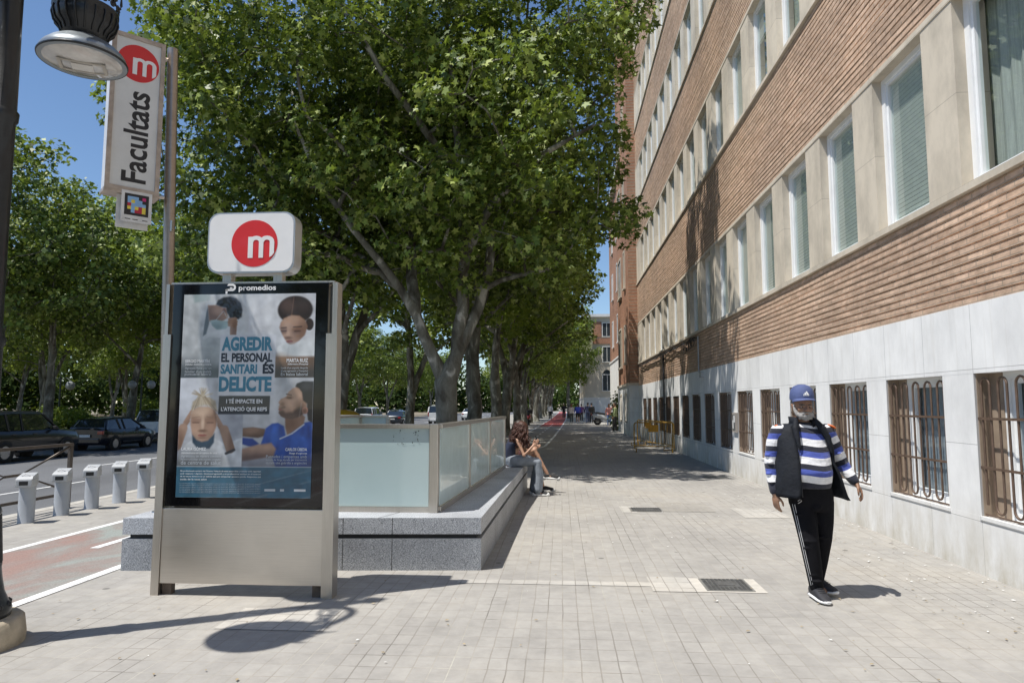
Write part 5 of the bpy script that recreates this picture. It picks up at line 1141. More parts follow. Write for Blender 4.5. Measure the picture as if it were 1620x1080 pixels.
# yellow works barriers by the wall
def barrier(label, x0, x1, y0, y1):
    t = thing('works_barrier', label, 'barrier', (x0, y0, 0), 0, 'yellow works barriers by the wall'); M_Y = plain('yellow barrier paint', (.40,.22,.03), .5, .1, var=.35, scale=14)
    d = Vector((x1-x0, y1-y0, 0)); L = d.length; d /= L
    P_ = lambda u, z, o=0: (x0+d.x*u-d.y*o, y0+d.y*u+d.x*o, z)
    mb = MB(); c = .1; pts = [P_(0,.12), P_(0,1.0-c)] + [P_(c-c*math.cos(a), 1.0-c+c*math.sin(a)) for a in (.4,.8,1.2,1.57)] + [P_(L-c+c*math.sin(a), 1.0-c+c*math.cos(a)) for a in (0,.4,.8,1.2,1.57)] + [P_(L,.12)]
    mb.tube(pts, .021, 8); mb.tube([P_(0,.2), P_(L,.2)], .016, 8); mb.build('frame', M_Y, t)
    mb = MB(); [mb.tube([P_(L*i/13,.2), P_(L*i/13,.98)], .006, 5) for i in range(1,13)]; mb.build('bars', M_Y, t)
    [MB().tube([P_(u,.13,-.28), P_(u,.02,-.3), P_(u,.02,.3), P_(u,.13,.28)], .018, 6).tube([P_(u,.02,0), P_(u,.14,0)], .02, 6).build('foot', M_Y, t) for u in (.06, L-.06)]
    MB().box(*sorted((P_(L*.36,0)[0], P_(L*.62,0)[0])), y0-.03, y0-.024, .68, .92).build('plate', plain('orange plate', (.7,.33,.03), .5, var=.1), t)
barrier('yellow crowd barrier standing across the pavement edge in tree shade', 2.47, 3.78, 23.7, 23.55)
barrier('second yellow barrier behind, leaning along the shaded wall', 3.0, 3.85, 27.5, 24.3)
# park street lamps with globes
def globe_lamp(label, x, y, h, z0=-.28):
    t = thing('park_lamp', label, 'street lamp', (x, y, z0), 0, 'globe lamps across the road'); mb = MB()
    M_LP = plain('dark green lamp post', (.03,.045,.04), .5)
    LOC(MB().lathe([(.14,0),(.14,.3),(.08,.5),(.05,1.2),(.045,h),(.06,h+.05)], (0,0,0), 12), 'post', M_LP, t)
    LOC(MB().tube([(0,0,h),(0,0,h+.25)], .03, 6).tube([(-.55,0,h-.15),(-.3,0,h+.02),(0,0,h-.1),(.3,0,h+.02),(.55,0,h-.15)], .025, 6), 'arms', M_LP, t)
    for sx_ in (-.55, .55): LOC(MB().lathe([(0,-.24),(.14,-.2),(.22,-.08),(.22,.06),(.14,.18),(.05,.22),(0,.23)], (sx_,0,h-.4), 14), 'globe', plain('milky globe', (.30,.32,.33), .3), t)
    return t
globe_lamp('globe lamp post on the median left of the totem near the dark forked tree', -23.3, 36.5, 3.4)
globe_lamp('globe lamp post on the median at the totem right edge, over the silver van', -23.0, 63, 5.0)
globe_lamp('globe lamp post among the bushes on the far left', -26.6, 34.6, 3.3)
# ================================================================== VEHICLES
M_TYRE = plain('tyre rubber', (.02,.02,.02), .8); M_RIM = plain('alloy rim', (.38,.39,.40), .3, .8); M_CGL = plain('dark car glass', (.012,.016,.018), .05, coat=1.0, var=.1)
M_TRIM = plain('black trim', (.02,.02,.021), .6); M_HL = plain('clear lamp', (.65,.67,.68), .1, .2, coat=1); M_TL = plain('red tail lamp', (.35,.012,.01), .15, coat=1); M_PLT = plain('number plate', (.62,.62,.60), .4)
def paint(name, c, metal=.3): return plain(name, c, .3, metal, var=.04, scale=2, coat=1.0)
def car(label, loc, rz, col, kind='hatch', cat='car', name='parked_car', group=None, side_lamp=None):
    t = thing(name, label, cat, loc, rz, group)
    S = dict(hatch=(4.0,.85,1.44,.62), sedan=(4.6,.89,1.42,.62), suv=(4.6,.92,1.78,.72), van=(4.4,.90,1.86,.70), coupe=(4.3,.9,1.4,.6))[kind]
    L, w, H, wr = S; belt = .92 if kind in ('hatch','sedan') else 1.08; wr_ = .31 if kind in ('hatch','sedan') else .36
    # lower body loft: y, halfwidth, bottom, shoulder, top
    if kind == 'sedan': st = [(0,.72,.42,.80,.86),(.08,.84,.28,.88,1.00),(.35,.88,.24,.92,1.03),(1.0,.89,.22,.93,1.02),(2.3,.89,.22,.92,.98),(3.3,.88,.22,.90,.98),(3.9,.86,.24,.84,.90),(4.4,.80,.26,.74,.78),(4.58,.66,.34,.62,.66)]
    elif kind == 'hatch': st = [(0,.74,.40,.84,.92),(.06,.82,.28,.90,1.0),(.4,.85,.24,.94,1.0),(1.4,.86,.22,.93,.97),(2.6,.86,.22,.91,.96),(3.2,.84,.22,.86,.93),(3.75,.78,.26,.76,.82),(3.97,.64,.34,.62,.68)]
    elif kind == 'suv': st = [(0,.80,.46,1.0,1.1),(.07,.90,.36,1.06,1.14),(.5,.92,.34,1.08,1.14),(2.6,.92,.34,1.07,1.12),(3.3,.91,.34,1.05,1.12),(4.3,.88,.36,.96,1.04),(4.58,.80,.42,.80,.90)]
    else: st = [(0,.80,.40,1.05,1.12),(.05,.88,.30,1.07,1.14),(.5,.90,.28,1.08,1.12),(2.6,.90,.28,1.06,1.10),(3.4,.89,.28,1.0,1.08),(4.1,.84,.30,.86,.94),(4.38,.72,.38,.70,.78)]
    mb = MB(); ring = []; vs = []
    for y, hw, zb, zs, zt in st:
        half = [(hw*.80, zb), (hw*.97, zb+.10), (hw, (zb+zs)/2), (hw*.985, zs-.02), (hw*.90, zs+.45*(zt-zs)), (hw*.5, zt)]
        r = [(-x, z) for x, z in half] [::-1] ; r = half + r
        vs += [(x, y-L/2, z) for x, z in r]
    n = 12; ns = len(st); mb.add(vs, [(i*n+k, i*n+(k+1) % n, (i+1)*n+(k+1) % n, (i+1)*n+k) for i in range(ns-1) for k in range(n)], 0, True); mb.add(vs[:n], [tuple(range(n))], 0); mb.add(vs[-n:], [tuple(range(n))[::-1]], 0)
    body = LOC(mb, 'body', col, t, fixn=True)
    # cabin: y, z pairs of the glasshouse outline
    G = dict(hatch=[(.10,.95,.80),(.42,1.36,.62),(1.3,H-.02,.62),(2.2,H-.03,.62),(3.05,.97,.76)], sedan=[(.75,1.0,.80),(1.35,1.36,.62),(1.9,H-.01,.62),(2.6,H-.03,.62),(3.45,.98,.78)],
             suv=[(.05,1.12,.86),(.22,1.68,.74),(1.2,H-.02,.74),(2.6,H-.04,.73),(3.35,1.12,.84)], van=[(.03,1.12,.86),(.14,1.74,.78),(1.2,H-.01,.78),(2.7,H-.03,.77),(3.6,1.08,.84)])[kind if kind != 'coupe' else 'sedan']
    vs = []
    for y, z, hw in G:
        bb = min(z, belt+.04); r = [(.80 if kind in ('hatch','sedan') else .87, bb-.03), (hw, z-.05 if z > belt+.1 else z), (hw-.10, z), (-hw+.10, z), (-hw, z-.05 if z > belt+.1 else z), (-(.80 if kind in ('hatch','sedan') else .87), bb-.03)]
        vs += [(x, y-L/2, q) for x, q in r]
    mb = MB(); n = 6; ns = len(G); mb.add(vs, [(i*n+k, i*n+(k+1) % n, (i+1)*n+(k+1) % n, (i+1)*n+k) for i in range(ns-1) for k in range(n)]); mb.add(vs[:n], [tuple(range(n))]); mb.add(vs[-n:], [tuple(range(n))[::-1]])
    LOC(mb, 'windows', M_CGL, t, fixn=True)
    # roof skin and pillars in body colour
    mb = MB(); (y1, z1, h1), (y2, z2, h2), (y3, z3, h3) = G[1:4]
    vs = []
    for y, z, hw in G[1:4]: vs += [(hw+.012, y-L/2, z-.07), (hw-.07, y-L/2, z+.018), (0, y-L/2, z+.035), (-hw+.07, y-L/2, z+.018), (-hw-.012, y-L/2, z-.07)]
    mb.add(vs, [(i*5+k, i*5+k+1, (i+1)*5+k+1, (i+1)*5+k) for i in range(2) for k in range(4)], 0, True)
    bw = .80 if kind in ('hatch','sedan') else .87
    for sgn in (-1, 1):
        def pil(ya, yb, wd=.04):
            za = belt; 
            def top(y):
                for (p, q, hh), (p2, q2, hh2) in zip(G, G[1:]):
                    if p <= y <= p2: tt = (y-p)/(p2-p); return q+(q2-q)*tt, hh+(hh2-hh)*tt
                return G[-1][1], G[-1][2]
            zt_, hw_ = top(yb); mb.tube([(sgn*(bw+.012), ya-L/2, za), (sgn*(hw_+.012), yb-L/2, zt_-.05)], wd, 5)
        pil(G[0][0]+.08, G[1][0]+.05, .06 if kind != 'van' else .10); pil(G[4][0]-.03, G[3][0]+.02, .035); m_ = (G[1][0]+G[3][0])/2+.15; pil(m_+.02, m_, .04)
        if kind in ('suv','van','hatch'): pil(G[1][0]+(.75 if kind != 'van' else .55), G[1][0]+(.68 if kind != 'van' else .5), .045)
        if kind == 'van':
            mb.add([(sgn*(bw+.006), .12-L/2, belt-.02), (sgn*(bw+.006), 1.55-L/2, belt-.02), (sgn*.80, 1.5-L/2, 1.78), (sgn*.80, .2-L/2, 1.74)], [(0,1,2,3)])
    mb.add([(bw,G[0][0]-L/2-.012,belt-.02),(-bw,G[0][0]-L/2-.012,belt-.02),(-bw*.98,G[0][0]-L/2+.03,belt+.10),(bw*.98,G[0][0]-L/2+.03,belt+.10)], [(0,1,2,3)])
    LOC(mb, 'roof', col, t)
    for sx_ in (-1, 1):
        for y in (.78, L-.85):
            wx = sx_*(w-.10); Mx = Matrix.Translation((wx, y-L/2, wr_)) @ Matrix.Rotation(math.pi/2, 4, 'Y')
            arch = MB().lathe([(wr_+.06,-.115*1),(wr_+.06,.115)], (0,0,0), 22, M=Matrix.Translation((sx_*(w-.105), y-L/2, wr_)) @ Matrix.Rotation(math.pi/2, 4, 'Y'))
            LOC(arch, 'wheel_arch', M_TRIM, t)
            wh = LOC(MB().lathe([(wr_*.62,-.10),(wr_*.92,-.10),(wr_,-.07),(wr_,.07),(wr_*.92,.10),(wr_*.62,.10),(wr_*.62,-.10)], (0,0,0), 22, M=Matrix.Translation((sx_*.035,0,0)) @ Mx), 'wheel', M_TYRE, t)
            rm = MB().lathe([(0,-.05),(wr_*.62,-.06),(wr_*.63,-.09)] if sx_ < 0 else [(0,.05),(wr_*.62,.06),(wr_*.63,.09)], (0,0,0), 20, M=Matrix.Translation((sx_*.038,0,0)) @ Mx)
            for k in range(5): rm.tube([Mx @ Vector((0,0,sx_*.10)), Mx @ Vector((wr_*.6*math.cos(k*1.257), wr_*.6*math.sin(k*1.257), sx_*.11))], .028, 5)
            LOC(rm, 'rim', M_RIM, wh)
        zb = st[1][3]
        if kind in ('suv','van'): LOC(MB().cbox(sx_*.86-.05, sx_*.86+.05, -L/2-.012, -L/2+.13, zb-.28, zb+.12, .02), 'tail_light', M_TL, t)
        else: LOC(MB().cbox(sx_*.68-.13, sx_*.68+.13, -L/2-.010, -L/2+.16, zb-.18, zb-.02, .02), 'tail_light', M_TL, t)
        LOC(MB().cbox(sx_*.58-.15, sx_*.58+.15, L/2-.22, L/2-.02, .56 if kind in ('hatch','sedan') else .72, .70 if kind in ('hatch','sedan') else .88, .03), 'headlight', M_HL, t)
        LOC(MB().cbox(sx_*(bw+.12)-.09, sx_*(bw+.12)+.09, G[3][0]-L/2+.32, G[3][0]-L/2+.42, belt, belt+.13, .03), 'mirror', col if kind == 'sedan' else M_TRIM, t)
        mb = MB(); [mb.box(sx_*(w+.002)-.012, sx_*(w+.002)+.004, y-L/2-.09, y-L/2+.09, belt-.14, belt-.11) for y in (G[1][0]+.95, G[1][0]+1.9)]; LOC(mb, 'door_handle', col, t)
        LOC(MB().tube([(sx_*(w-.005), 1.3-L/2, .36), (sx_*(w-.005), L-1.35-L/2, .36)], .035, 6), 'sill_trim', M_TRIM, t)
    LOC(MB().cbox(-.66,.66,-L/2-.045,-L/2+.10,.34,.56,.03), 'bumper', M_TRIM if kind == 'suv' else col, t); LOC(MB().cbox(-.6,.6,L/2-.10,L/2+.03,.34,.52,.03), 'bumper', M_TRIM if kind == 'suv' else col, t)
    LOC(MB().box(-.26,.26,-L/2-.056,-L/2-.047,.60 if kind in('hatch','sedan','coupe') else .66,.71 if kind in ('hatch','sedan','coupe') else .77), 'number_plate', M_PLT, t)
    return t
zr = lambda x: roadz(x)
CR = R(0)
BK = plain('black car paint', (.006,.007,.008), .35, 0, var=.05, coat=.5); BK2 = plain('dark blue black paint', (.008,.010,.016), .3, 0, var=.05, coat=.6); WH_ = paint('white car paint', (.72,.73,.73), 0); SV = paint('silver car paint', (.42,.44,.46), .7); GY = paint('anthracite paint', (.045,.05,.055), .6)
car('black off-roader parked at the far left edge, in tree shade', (-20.0, 23.9, -.4), 0, BK, 'suv', group='cars parked along the median')
car('small black hatchback parked just ahead of the black off-roader', (-20.5, 30.3, -.4), 0, BK2, 'hatch', group='cars parked along the median')
car('white car parked ahead of the black hatchback, cut off by the totem', (-21.3, 36.6, -.4), 0, WH_, 'suv', group='cars parked along the median')
car('silver panel van with arched roof, leftmost vehicle seen over the glass rail', (-20.4, 58.0, -.4), 0, SV, 'van', 'van', 'delivery_van')
car('white boxy off-roader between the silver van and the dark saloon', (-18.7, 66.0, -.4), 0, WH_, 'suv', name='driving_car')
car('dark grey saloon driving away in the middle lane', (-15.9, 66.0, -.39), 0, GY, 'sedan', name='driving_car')
car('white van with dark rear window seen left of the big tree trunk', (-12.2, 69.0, -.31), 0, WH_, 'van', 'van', 'driving_van')
car('white saloon seen between the first two pavement trunks', (-11.4, 86.0, -.28), 0, WH_, 'sedan', name='driving_car')
car('dark car parked far off beside the median hedge', (-20.3, 84.0, -.4), 0, GY, 'hatch', group='cars parked along the median')
for (x, y, c, k, lab) in ((-37.5, 47, WH_, 'sedan', 'white car across the park lane, leftmost of those glimpsed under the trees'), (-37.8, 54, SV, 'hatch', 'silver car glimpsed under the trees beyond the bushes'), (-41.5, 60, BK2, 'hatch', 'dark blue car glimpsed behind the slanting white tree limb'), (-41.5, 41, WH_, 'hatch', 'white hatchback glimpsed behind the dark trunk at the far left')):
    car(lab, (x-4, y, -.4), math.pi, c, k)
def motorbike(label, x, y, rz, cols=('silver scooter paint', (.42,.45,.48)), s=1.0):
    t = thing('parked_scooter', label, 'scooter', (x, y, 0), rz); t.scale = (s,)*3; col = paint(*cols)
    # rides along +y
    for y0, r0 in ((-.62, .26), (.66, .28)):
        wv = MB(); Mx = Matrix.Translation((0,y0,r0)) @ Matrix.Rotation(math.pi/2, 4, 'Y'); wv.lathe([(r0*.6,-.05),(r0*.95,-.055),(r0,-.03),(r0,.03),(r0*.95,.055),(r0*.6,.05),(r0*.6,-.05)], (0,0,0), 20, M=Mx)
        w_ = LOC(wv, 'wheel', M_TYRE, t); rm = MB().lathe([(0,-.03),(r0*.62,-.03),(r0*.62,.03),(0,.03)], (0,0,0), 16, M=Mx); LOC(rm, 'rim', M_RIM, w_)
    def loft(st, m, nm):
        mb = MB(); vs = []; n = 10
        for (yy, z0, z1, hw) in st: vs += [(hw*math.cos(2*math.pi*k/n), yy, (z0+z1)/2+(z1-z0)/2*math.sin(2*math.pi*k/n)) for k in range(n)]
        mb.add(vs, [(i*n+k, i*n+(k+1) % n, (i+1)*n+(k+1) % n, (i+1)*n+k) for i in range(len(st)-1) for k in range(n)], 0, True); mb.add(vs[:n], [tuple(range(n))]); mb.add(vs[-n:], [tuple(range(n))[::-1]]); return LOC(mb, nm, m, t, fixn=True)
    loft([(-1.0,.68,.76,.05),(-.85,.5,.80,.16),(-.5,.40,.80,.20),(-.1,.32,.72,.19),(.15,.24,.42,.17),(.4,.24,.40,.16)], col, 'body'); loft([(.34,.34,.5,.16),(.45,.36,.98,.20),(.56,.42,1.05,.19),(.72,.55,.88,.12),(.86,.62,.76,.05)], col, 'front_fairing')
    loft([(-.98,.84,.90,.08),(-.6,.78,.90,.17),(-.1,.72,.82,.15),(.08,.70,.76,.08)], M_TRIM, 'seat'); loft([(.40,.56,.64,.03),(.5,.48,.60,.08),(.70,.52,.60,.08),(.95,.44,.50,.05)], col, 'front_mudguard')
    LOC(MB().tube([(0,.66,.28),(0,.52,.95),(0,.45,1.05)], .03, 8).tube([(-.33,.36,1.08),(-.2,.45,1.06),(.2,.45,1.06),(.33,.36,1.08)], .016, 6), 'handlebar', M_TRIM, t)
    LOC(MB().add([(-.16,.56,1.03),(.16,.56,1.03),(.11,.46,1.34),(-.11,.46,1.34),(-.15,.565,1.03),(.15,.565,1.03),(.10,.465,1.34),(-.10,.465,1.34)], [(0,1,2,3),(7,6,5,4),(0,4,5,1),(1,5,6,2),(2,6,7,3),(3,7,4,0)]), 'windscreen', plain('smoked screen', (.12,.14,.15), .1, coat=1), t)
    LOC(MB().cbox(-.08,.08,.80,.86,.68,.78,.02), 'headlight', M_HL, t); LOC(MB().cbox(-.07,.07,-1.04,-.98,.68,.76,.015), 'tail_light', M_TL, t)
    LOC(MB().cbox(-.20,.20,-1.22,-.86,.92,1.20,.06), 'top_box', M_TRIM, t)
    for sx_ in (-1, 1): LOC(MB().tube([(sx_*.25,.42,1.07),(sx_*.34,.42,1.26)], .008, 5).cbox(sx_*.34-.06, sx_*.34+.06, .41, .43, 1.24, 1.32, .01), 'mirror', M_TRIM, t)
    LOC(MB().tube([(.02,.0,.3),(.15,-.1,.0)], .012, 5).tube([(.14,-.3,.28),(.17,-.95,.34)], .05, 8), 'exhaust_and_stand', M_TRIM, t); return t
motorbike('silver scooter parked across the pavement by the white corner wall', 3.55, 54.6, R(-86), s=1.15)
motorbike('first dark motor scooter parked between the pavement trunks', -3.3, 51, R(15), ('white scooter paint', (.6,.6,.6)))
motorbike('red motor scooter parked between the pavement trunks', -2.9, 54.5, R(25), ('red scooter paint', (.35,.02,.02)))
motorbike('black motor scooter parked farthest among the pavement trunks', -3.1, 60, R(20), ('black scooter paint', (.02,.02,.02)))
motorbike('black motorbike half hidden left of the second trunk', -4.6, 57, R(10), ('black scooter paint', (.02,.02,.02)))

# ================================================================== PEOPLE
def ell(mb, c, r, rot=None, n=14):
    prof = [(math.sin(math.pi*i/n), -math.cos(math.pi*i/n)) for i in range(n+1)]; prof[0] = (0, -1); prof[-1] = (0, 1)
    M = Matrix.Translation(c) @ (rot.to_4x4() if rot is not None else Matrix.Identity(4)) @ Matrix.Diagonal((r[0], r[1], r[2], 1)); mb.lathe(prof, (0,0,0), 16, M=M); return mb
def limb(mb, pts, rad, n=12, flat=1.0):
    mb.tube(pts, rad, n, flat=flat)
    rr_ = rad if isinstance(rad, (list, tuple)) else [rad]*len(pts)
    for p, r in zip(pts, rr_): ell(mb, p, (r*.985,)*3, n=8)
    return mb
def loftz(mb, st, n=24, p=2.3):
    """closed loft of super-ellipses: (cx, cy, z, rx, ry)"""
    vs = []
    for cx, cy, z, rx, ry in st:
        for k in range(n):
            a = 2*math.pi*k/n; c, s_ = math.cos(a), math.sin(a); vs.append((cx+rx*math.copysign(abs(c)**(2/p), c), cy+ry*math.copysign(abs(s_)**(2/p), s_), z))
    mb.add(vs, [(i*n+k, i*n+(k+1) % n, (i+1)*n+(k+1) % n, (i+1)*n+k) for i in range(len(st)-1) for k in range(n)]); mb.add(vs[:n], [tuple(range(n))[::-1]]); mb.add(vs[-n:], [tuple(range(n))]); return mb
def fuse(mb, voxel, smooth=2, disp=None):
    """union of closed shapes as one continuous surface"""
    o = mb.build('fuse', M_TRIM, fixn=False); md = o.modifiers.new('r', 'REMESH'); md.mode = 'VOXEL'; md.voxel_size = voxel; md.adaptivity = 0; md.use_smooth_shade = True
    if smooth: sm = o.modifiers.new('s', 'SMOOTH'); sm.iterations = smooth; sm.factor = .6
    dg = bpy.context.evaluated_depsgraph_get(); me = bpy.data.meshes.new_from_object(o.evaluated_get(dg)); bpy.data.objects.remove(o)
    me.materials.clear(); return me
def skinned(mb, name, mat, parent, voxel=.008, smooth=2, fn=None):
    me = fuse(mb, voxel, smooth)
    for m_ in (mat if isinstance(mat, (list, tuple)) else [mat]): me.materials.append(m_)
    if fn: fn(me)
    me.polygons.foreach_set('use_smooth', [True]*len(me.polygons))
    return mkobj(name, me, parent, (0,0,0))
def m_skin(name, c):
    m, n, p = newmat(name); v = wpos(n, obj=True); n.links.new(ramp(n, noise(n, 18, 4, .6, v), [(.3, tuple(k*.85 for k in c)), (.7, tuple(k*1.12 for k in c))]), p.inputs['Base Color'])
    p.inputs['Roughness'].default_value = .5; p.inputs['Subsurface Weight'].default_value = .08; p.inputs['Subsurface Radius'].default_value = (.02,.008,.004); bump(n, p, noise(n, 160, 3, .6, v), .15, .003); return m
def hand(mb, w, d, a, size=1.0, curl=.5, thumb=1):
    """w wrist, d pointing down the hand, a across the palm towards the thumb side"""
    w = Vector(w); d = unit(d); a = unit(Vector(a)-d*Vector(a).dot(d)); nrm = d.cross(a)*thumb
    pc = w+d*.048*size; M = Matrix((a, d, nrm)).transposed(); ell(mb, pc, (.040*size, .052*size, .017*size), M)
    ell(mb, w+d*.012*size, (.028*size,.03*size,.022*size), M)
    for i, (off, ln) in enumerate(((.028,.072),(.010,.080),(-.009,.075),(-.027,.060))):
        p = w+d*.088*size+a*off*size; dd = d.copy(); pts = [w+d*.06*size+a*off*.9*size, p]; c = curl*(.75+.14*i)
        for k, seg_ in enumerate((.42,.32,.26)):
            dd = unit(dd*math.cos(c*.62)+nrm*math.sin(c*.62)); p = p+dd*ln*seg_*size; pts.append(p)
        limb(mb, pts, [.0095*size,.0092*size,.0086*size,.0080*size,.0068*size], 8)
    tp = [w+d*.022*size+a*.022*size, w+d*.05*size+a*.048*size+nrm*.012*size, w+d*.078*size+a*.054*size+nrm*.026*size, w+d*.100*size+a*.046*size+nrm*.036*size]
    limb(mb, tp, [.013*size,.0115*size,.0105*size,.0085*size], 8)

def main_man():
    t = thing('person', 'grey bearded man in blue cap, striped jumper and dark open vest walking towards the viewer', 'person', (2.055, 6.03, .006)); t.scale = (.955,)*3
    SK = m_skin('brown skin', (.27,.15,.095))
    # ---- body, one continuous surface
    mb = MB()
    ell(mb, (0,-.012,1.685), (.079,.098,.112)); ell(mb, (0,-.045,1.615), (.063,.066,.062)); ell(mb, (0,-.052,1.60), (.045,.062,.045))
    ell(mb, (0,-.085,1.668), (.062,.026,.016)); limb(mb, [(0,-.100,1.665),(0,-.116,1.640),(0,-.124,1.622)], [.010,.0125,.016], 8)
    for s in (-1,1):
        ell(mb, (s*.0115,-.117,1.619), (.011,.010,.009)); ell(mb, (s*.042,-.078,1.628), (.024,.024,.022)); ell(mb, (s*.081,.004,1.655), (.010,.020,.031)); ell(mb, (s*.085,.012,1.668), (.009,.014,.014))
    ell(mb, (0,-.108,1.588), (.024,.012,.0065)); ell(mb, (0,-.106,1.577), (.021,.012,.007))
    limb(mb, [(0,.02,1.62),(0,.028,1.44)], [.060,.066], 14)
    loftz(mb, [(0,.02,1.50,.07,.06),(0,.02,1.46,.15,.08),(0,.015,1.40,.19,.10),(0,.0,1.25,.175,.125),(0,-.03,1.10,.18,.15),(.02,-.01,.98,.17,.13),(.045,.02,.88,.16,.12)])
    AL = [(-.215,.015,1.415),(-.268,.045,1.13),(-.272,-.03,.885)]; AR = [(.215,.015,1.415),(.330,.065,1.17),(.425,-.02,.985)]
    for A_ in (AL, AR): limb(mb, A_, [.058,.046,.030])
    hand(mb, (-.272,-.034,.885), (.02,-.10,-1), (.55,-1,0), 1.0, .62, -1); hand(mb, (.425,-.024,.985), (.42,-.28,-.9), (-.3,-1,.1), 1.0, .75, 1)
    LL = [(-.035,.02,.90),(-.012,-.07,.49),(.042,-.055,.09)]; LR = [(.145,.03,.90),(.142,.02,.49),(.128,.16,.10)]
    for A_ in (LL, LR): limb(mb, A_, [.085,.055,.036])
    limb(mb, [(.042,-.05,.07),(.050,-.16,.035)], [.034,.028]); limb(mb, [(.128,.15,.07),(.150,.05,.035)], [.034,.028])
    skinned(mb, 'body', SK, t, .0055, 3)
    # ---- face details
    e = MB()
    for s in (-1,1): ell(e, (s*.032,-.090,1.648), (.0125,.010,.006))
    eo = LOC(e, 'eyes', plain('eye', (.40,.37,.34), .2), t); e = MB()
    for s in (-1,1): ell(e, (s*.032,-.0995,1.648), (.0052,.003,.0052))
    LOC(e, 'pupils', plain('pupil', (.02,.012,.01), .1), eo)
    e = MB(); 
    for s in (-1,1): limb(e, [(s*.014,-.108,1.664),(s*.034,-.106,1.668),(s*.055,-.090,1.662)], [.004,.006,.0035], 6)
    LOC(e, 'eyebrows', plain('dark grey brow', (.09,.08,.075), .8), t)
    M_BEARD = plain('grey beard', (.30,.29,.28), .85, var=.4, scale=60, bmp=.8, bscale=140)
    b = MB(); ell(b, (0,-.068,1.567), (.050,.056,.034)); ell(b, (0,-.082,1.552), (.034,.038,.026)); ell(b, (0,-.040,1.575), (.064,.062,.036))
    for s in (-1,1):
        limb(b, [(s*.074,-.015,1.665),(s*.074,-.035,1.62),(s*.062,-.060,1.585),(s*.035,-.090,1.568)], [.012,.017,.020,.022], 8); limb(b, [(s*.005,-.122,1.602),(s*.026,-.112,1.596),(s*.040,-.096,1.575)], [.006,.008,.009], 8)
    rs = random.Random(1)
    for i in range(150):
        a = rs.uniform(-2.6,-.5); z = rs.uniform(1.545,1.60); r = .063+.002*rs.random(); c = Vector((r*math.cos(a)*1.02, -.04+r*math.sin(a), z)); ell(b, tuple(c), (.006,.006,.009), n=5)
    skinned(b, 'beard', M_BEARD, t, .005, 1)
    h = MB(); 
    for s in (-1,1): ell(h, (s*.070,.025,1.675), (.016,.055,.045))
    ell(h, (0,.07,1.67), (.06,.035,.06)); skinned(h, 'hair', plain('short grey hair', (.20,.19,.18), .85, var=.4, scale=60, bmp=.6, bscale=150), t, .007, 1)
    # ---- jumper with stripes: attribute "band" runs down torso and along sleeves
    mb = MB(); loftz(mb, [(0,.02,1.515,.075,.068),(0,.02,1.495,.098,.083),(0,.018,1.462,.165,.105),(0,.012,1.41,.208,.122),(0,.0,1.32,.205,.142),(.005,-.02,1.20,.205,.165),(.01,-.04,1.08,.205,.18),(.015,-.03,1.0,.195,.168),(.02,-.02,.955,.185,.155),(.02,-.02,.945,.178,.148)])
    limb(mb, [(-.205,.02,1.425),(-.240,.035,1.33),(-.270,.050,1.15),(-.274,.02,1.03),(-.275,-.025,.915)], [.078,.074,.064,.054,.044], 16); limb(mb, [(.205,.02,1.425),(.262,.045,1.32),(.332,.07,1.18),(.372,.04,1.09),(.414,-.012,1.005)], [.078,.073,.064,.055,.045], 16)
    rs = random.Random(3)
    for s, P_ in ((-1, [(-.31,.02,1.22),(-.30,.0,1.16),(-.312,-.0,1.06),(-.30,-.03,.99)]), (1, [(.30,.0,1.24),(.35,.02,1.15),(.39,.0,1.07)])):
        for p in P_: ell(mb, p, (.028,.034,.014))
    def bands(me):
        att = me.attributes.new('band', 'FLOAT', 'POINT'); S0, S1 = Vector((.215,.02,1.43)), Vector((.414,-.012,1.005)); d = (S1-S0).normalized(); out = []
        for v in me.vertices:
            p = v.co
            if p.x > .215 and p.z < 1.40: out.append(1.43-(p-S0).dot(d)*1.02)
            elif p.x < -.19: out.append(p.z+.008)
            else: out.append(p.z+.010*math.sin(p.x*16))
        att.data.foreach_set('value', out)
    m, n, p = newmat('striped knit'); at = nd(n, 'ShaderNodeAttribute', attribute_name='band')
    x = math_(n, 'DIVIDE', math_(n, 'SUBTRACT', 1.372, at.outputs['Fac']), .157); fr = math_(n, 'FRACT', math_(n, 'ADD', x, 10.0))
    rp = nd(n, 'ShaderNodeValToRGB'); rp.color_ramp.interpolation = 'CONSTANT'; E = rp.color_ramp.elements
    NV, BL_, WT = (.012,.014,.028,1), (.055,.085,.36,1), (.74,.74,.76,1)
    E[0].position = 0; E[0].color = WT; E[1].position = .385; E[1].color = NV; q = E.new(.675); q.color = BL_
    n.links.new(fr, rp.inputs[0]); col = rp.outputs[0]
    top = math_(n, 'GREATER_THAN', at.outputs['Fac'], 1.492); bot = math_(n, 'LESS_THAN', at.outputs['Fac'], .975); col = mix(n, math_(n, 'MAXIMUM', top, bot), col, NV[:3])
    col = mix(n, 1, col, ramp(n, noise(n, 30, 4, .6, wpos(n, obj=True)), [(.3, (.88,)*3), (.7, (1.08,)*3)]), 'MULTIPLY'); n.links.new(col, p.inputs['Base Color']); p.inputs['Roughness'].default_value = .85; p.inputs['Sheen Weight'].default_value = .2
    wv = noise(n, 9, 3, .5, wpos(n, (1,1,2.2), obj=True)); kn = noise(n, 260, 2, .5, wpos(n, (1,1,.6), obj=True)); bump(n, p, math_(n, 'ADD', wv, math_(n, 'MULTIPLY', kn, .15)), .5, .03)
    skinned(mb, 'jumper', m, t, .007, 3, bands)
    # ---- trousers
    mb = MB(); loftz(mb, [(.03,-.01,.995,.165,.138),(.035,-.005,.95,.178,.145),(.045,.01,.88,.19,.145),(.05,.015,.80,.188,.135),(.052,.015,.74,.165,.11)])
